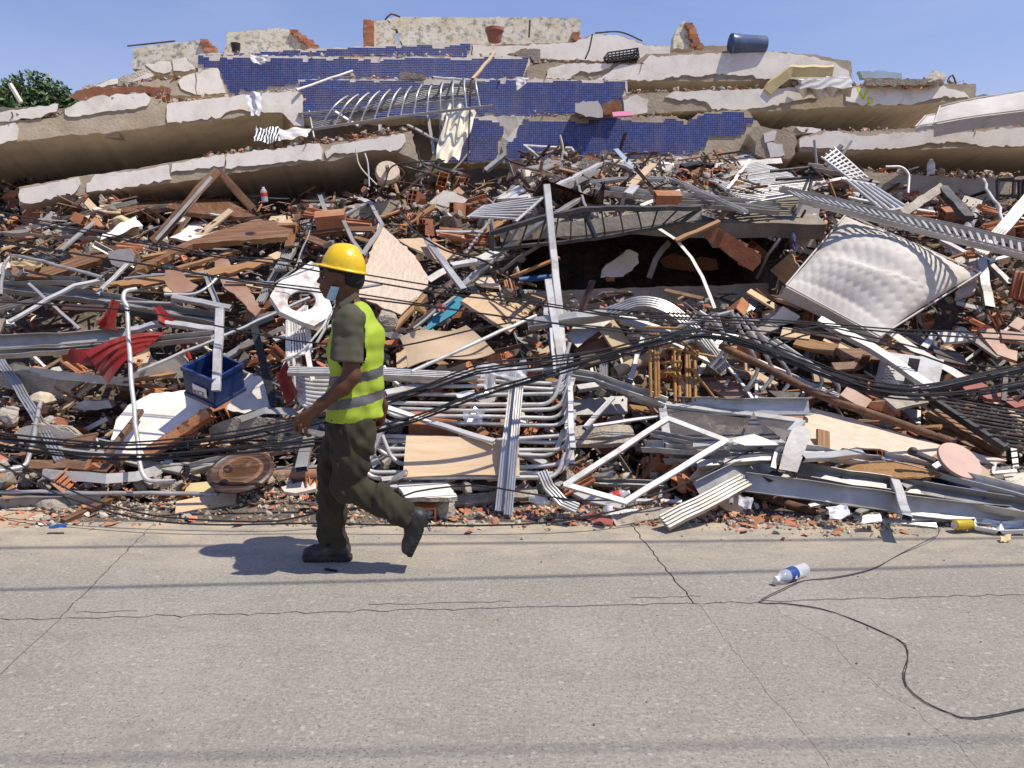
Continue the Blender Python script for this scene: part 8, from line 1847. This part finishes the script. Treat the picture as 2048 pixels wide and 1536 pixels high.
cable('black cable in the bundle sagging across the left slab', [(-60,865,4.95),(91,882,4.9),(212,891,4.88),(303,891,4.86),(454,875,4.85),(581,851,4.85),(700,824,4.85),(769,803,4.85),(863,773,4.88),(954,739,4.9),(1057,727,4.95),(1146,717,5.0),(1232,700,5.05),(1318,677,5.1),(1404,664,5.15),(1490,680,5.15),(1620,729,5.1),(1700,758,5.1),(1786,775,5.1),(1872,772,5.15),(2100,722,5.3)], .0068, n=5)
cable('black cable in the lower bundle dipping past the round table top', [(-60,876,4.85),(61,900,4.8),(182,913,4.78),(303,913,4.76),(424,903,4.75),(620,885,4.75),(742,863,4.75),(832,839,4.78),(954,791,4.82),(1075,754,4.88),(1180,722,4.95),(1300,690,5.0),(1404,670,5.08),(1500,692,5.1),(1640,745,5.05),(1760,785,5.05),(1900,790,5.1),(2100,760,5.2)], .0072, n=4)
cable('thin cable sweeping down to the street at the left', [(-40,885,4.75),(91,957,4.65),(182,1000,4.6),(303,1030,4.55),(454,1040,4.52),(560,1040,4.52),(640,1025,4.55),(760,1012,4.6),(830,985,4.65),(950,970,4.7),(1060,985,4.68),(1180,1000,4.65),(1330,985,4.75),(1500,905,5.0),(1620,870,5.2)], .006)
cable('thin cable lying on the rubble fringe', [(-40,905,4.8),(76,972,4.62),(151,1003,4.58),(272,1036,4.5),(420,1047,4.46),(620,1045,4.47),(860,1052,4.46),(1060,1050,4.47),(1200,1030,4.52),(1340,990,4.65)], .006)
cable('dark cable crossing below the mattress', [(1180,622,5.6),(1500,640,5.7),(1640,648,5.75),(1800,662,5.75),(1960,670,5.7),(2100,680,5.7)], .007, n=2, gap=.03)
cable('sagging cable across the air conditioner', [(1540,690,5.4),(1640,660,5.5),(1750,680,5.5),(1850,705,5.45),(1960,740,5.4),(2100,745,5.4)], .007, n=2, gap=.05)
gw = [(1886,985,.35),(1880,1040,.06),(1872,1075,.004),(1800,1110,.004),(1740,1140,.004),(1660,1157,.004),(1610,1162,.004),(1570,1180,.004),(1518,1207,.004),(1560,1207,.004),(1640,1218,.004),(1700,1238,.004),(1770,1268,.004),(1811,1290,.004),(1815,1320,.004),(1806,1345,.004),(1812,1375,.004),(1850,1408,.004),(1900,1428,.004),(1950,1437,.004),(2100,1408,.004)]
for k in range(2):
    w = [G(x, y) + Vector((.006 * k * math.sin(i),.012 * k * math.sin(i * 1.3 + 1), z)) for i, (x, y, z) in enumerate(gw[k * 2:])]; tag(sweep('thin_wire', smooth_path(w, .05), sec_circle(.0017,6), 'wire_grey', smooth=True), ['thin grey wire trailing from the heap over the street', 'twin thin wire beside the trailing grey wire'][k], 'wire')
bt, BM = bottle('clear water bottle with blue label lying on the street', G(1609,1150) + Vector((0,0,.036)), G(1549,1172) + Vector((0,0,.034)),.036, lab='label_blue')
L_ = (G(1609,1150) - G(1549,1172)).length
for k in range(4): V, F = box_geo((-.008,-.0006,-.004 - .003 * k),(.008,.0006,.002)); q = ob('label_print', new_mesh('label_print', V, F, 'label_white'), None, BM @ Matrix.Rotation(R(-100 + 24 * k),4, 'Z') @ Matrix.Translation((0,-.0375, L_ * (.44 + .07 * (k % 2))))); adopt(q, bt)
tag(ob('blue_chip', CH_TER[0], None, Matrix.Translation(G(1693,1196)) @ Matrix.Scale(.016,4)), 'small blue-grey chip on the street joint', 'chip').data = new_mesh('blue_chip', [tuple(v.co) for v in CH_TER[0].vertices], [tuple(p.vertices) for p in CH_TER[0].polygons], 'steel_blue')
tag(sweep('dark_stick', [G(650,1140) + Vector((0,0,.006)), G(674,1144) + Vector((0,0,.006))], sec_rect(.012,.008), 'black_plastic'), 'short dark stick in the man\'s shadow', 'stick')
cloth('blue_scrap', 'flat blue plastic scrap on the street at the left', 'plastic', [(100,1050,4.5),(132,1048,4.5),(133,1054,4.47),(98,1056,4.47)], 'bright_blue', .006,6, seed=3)
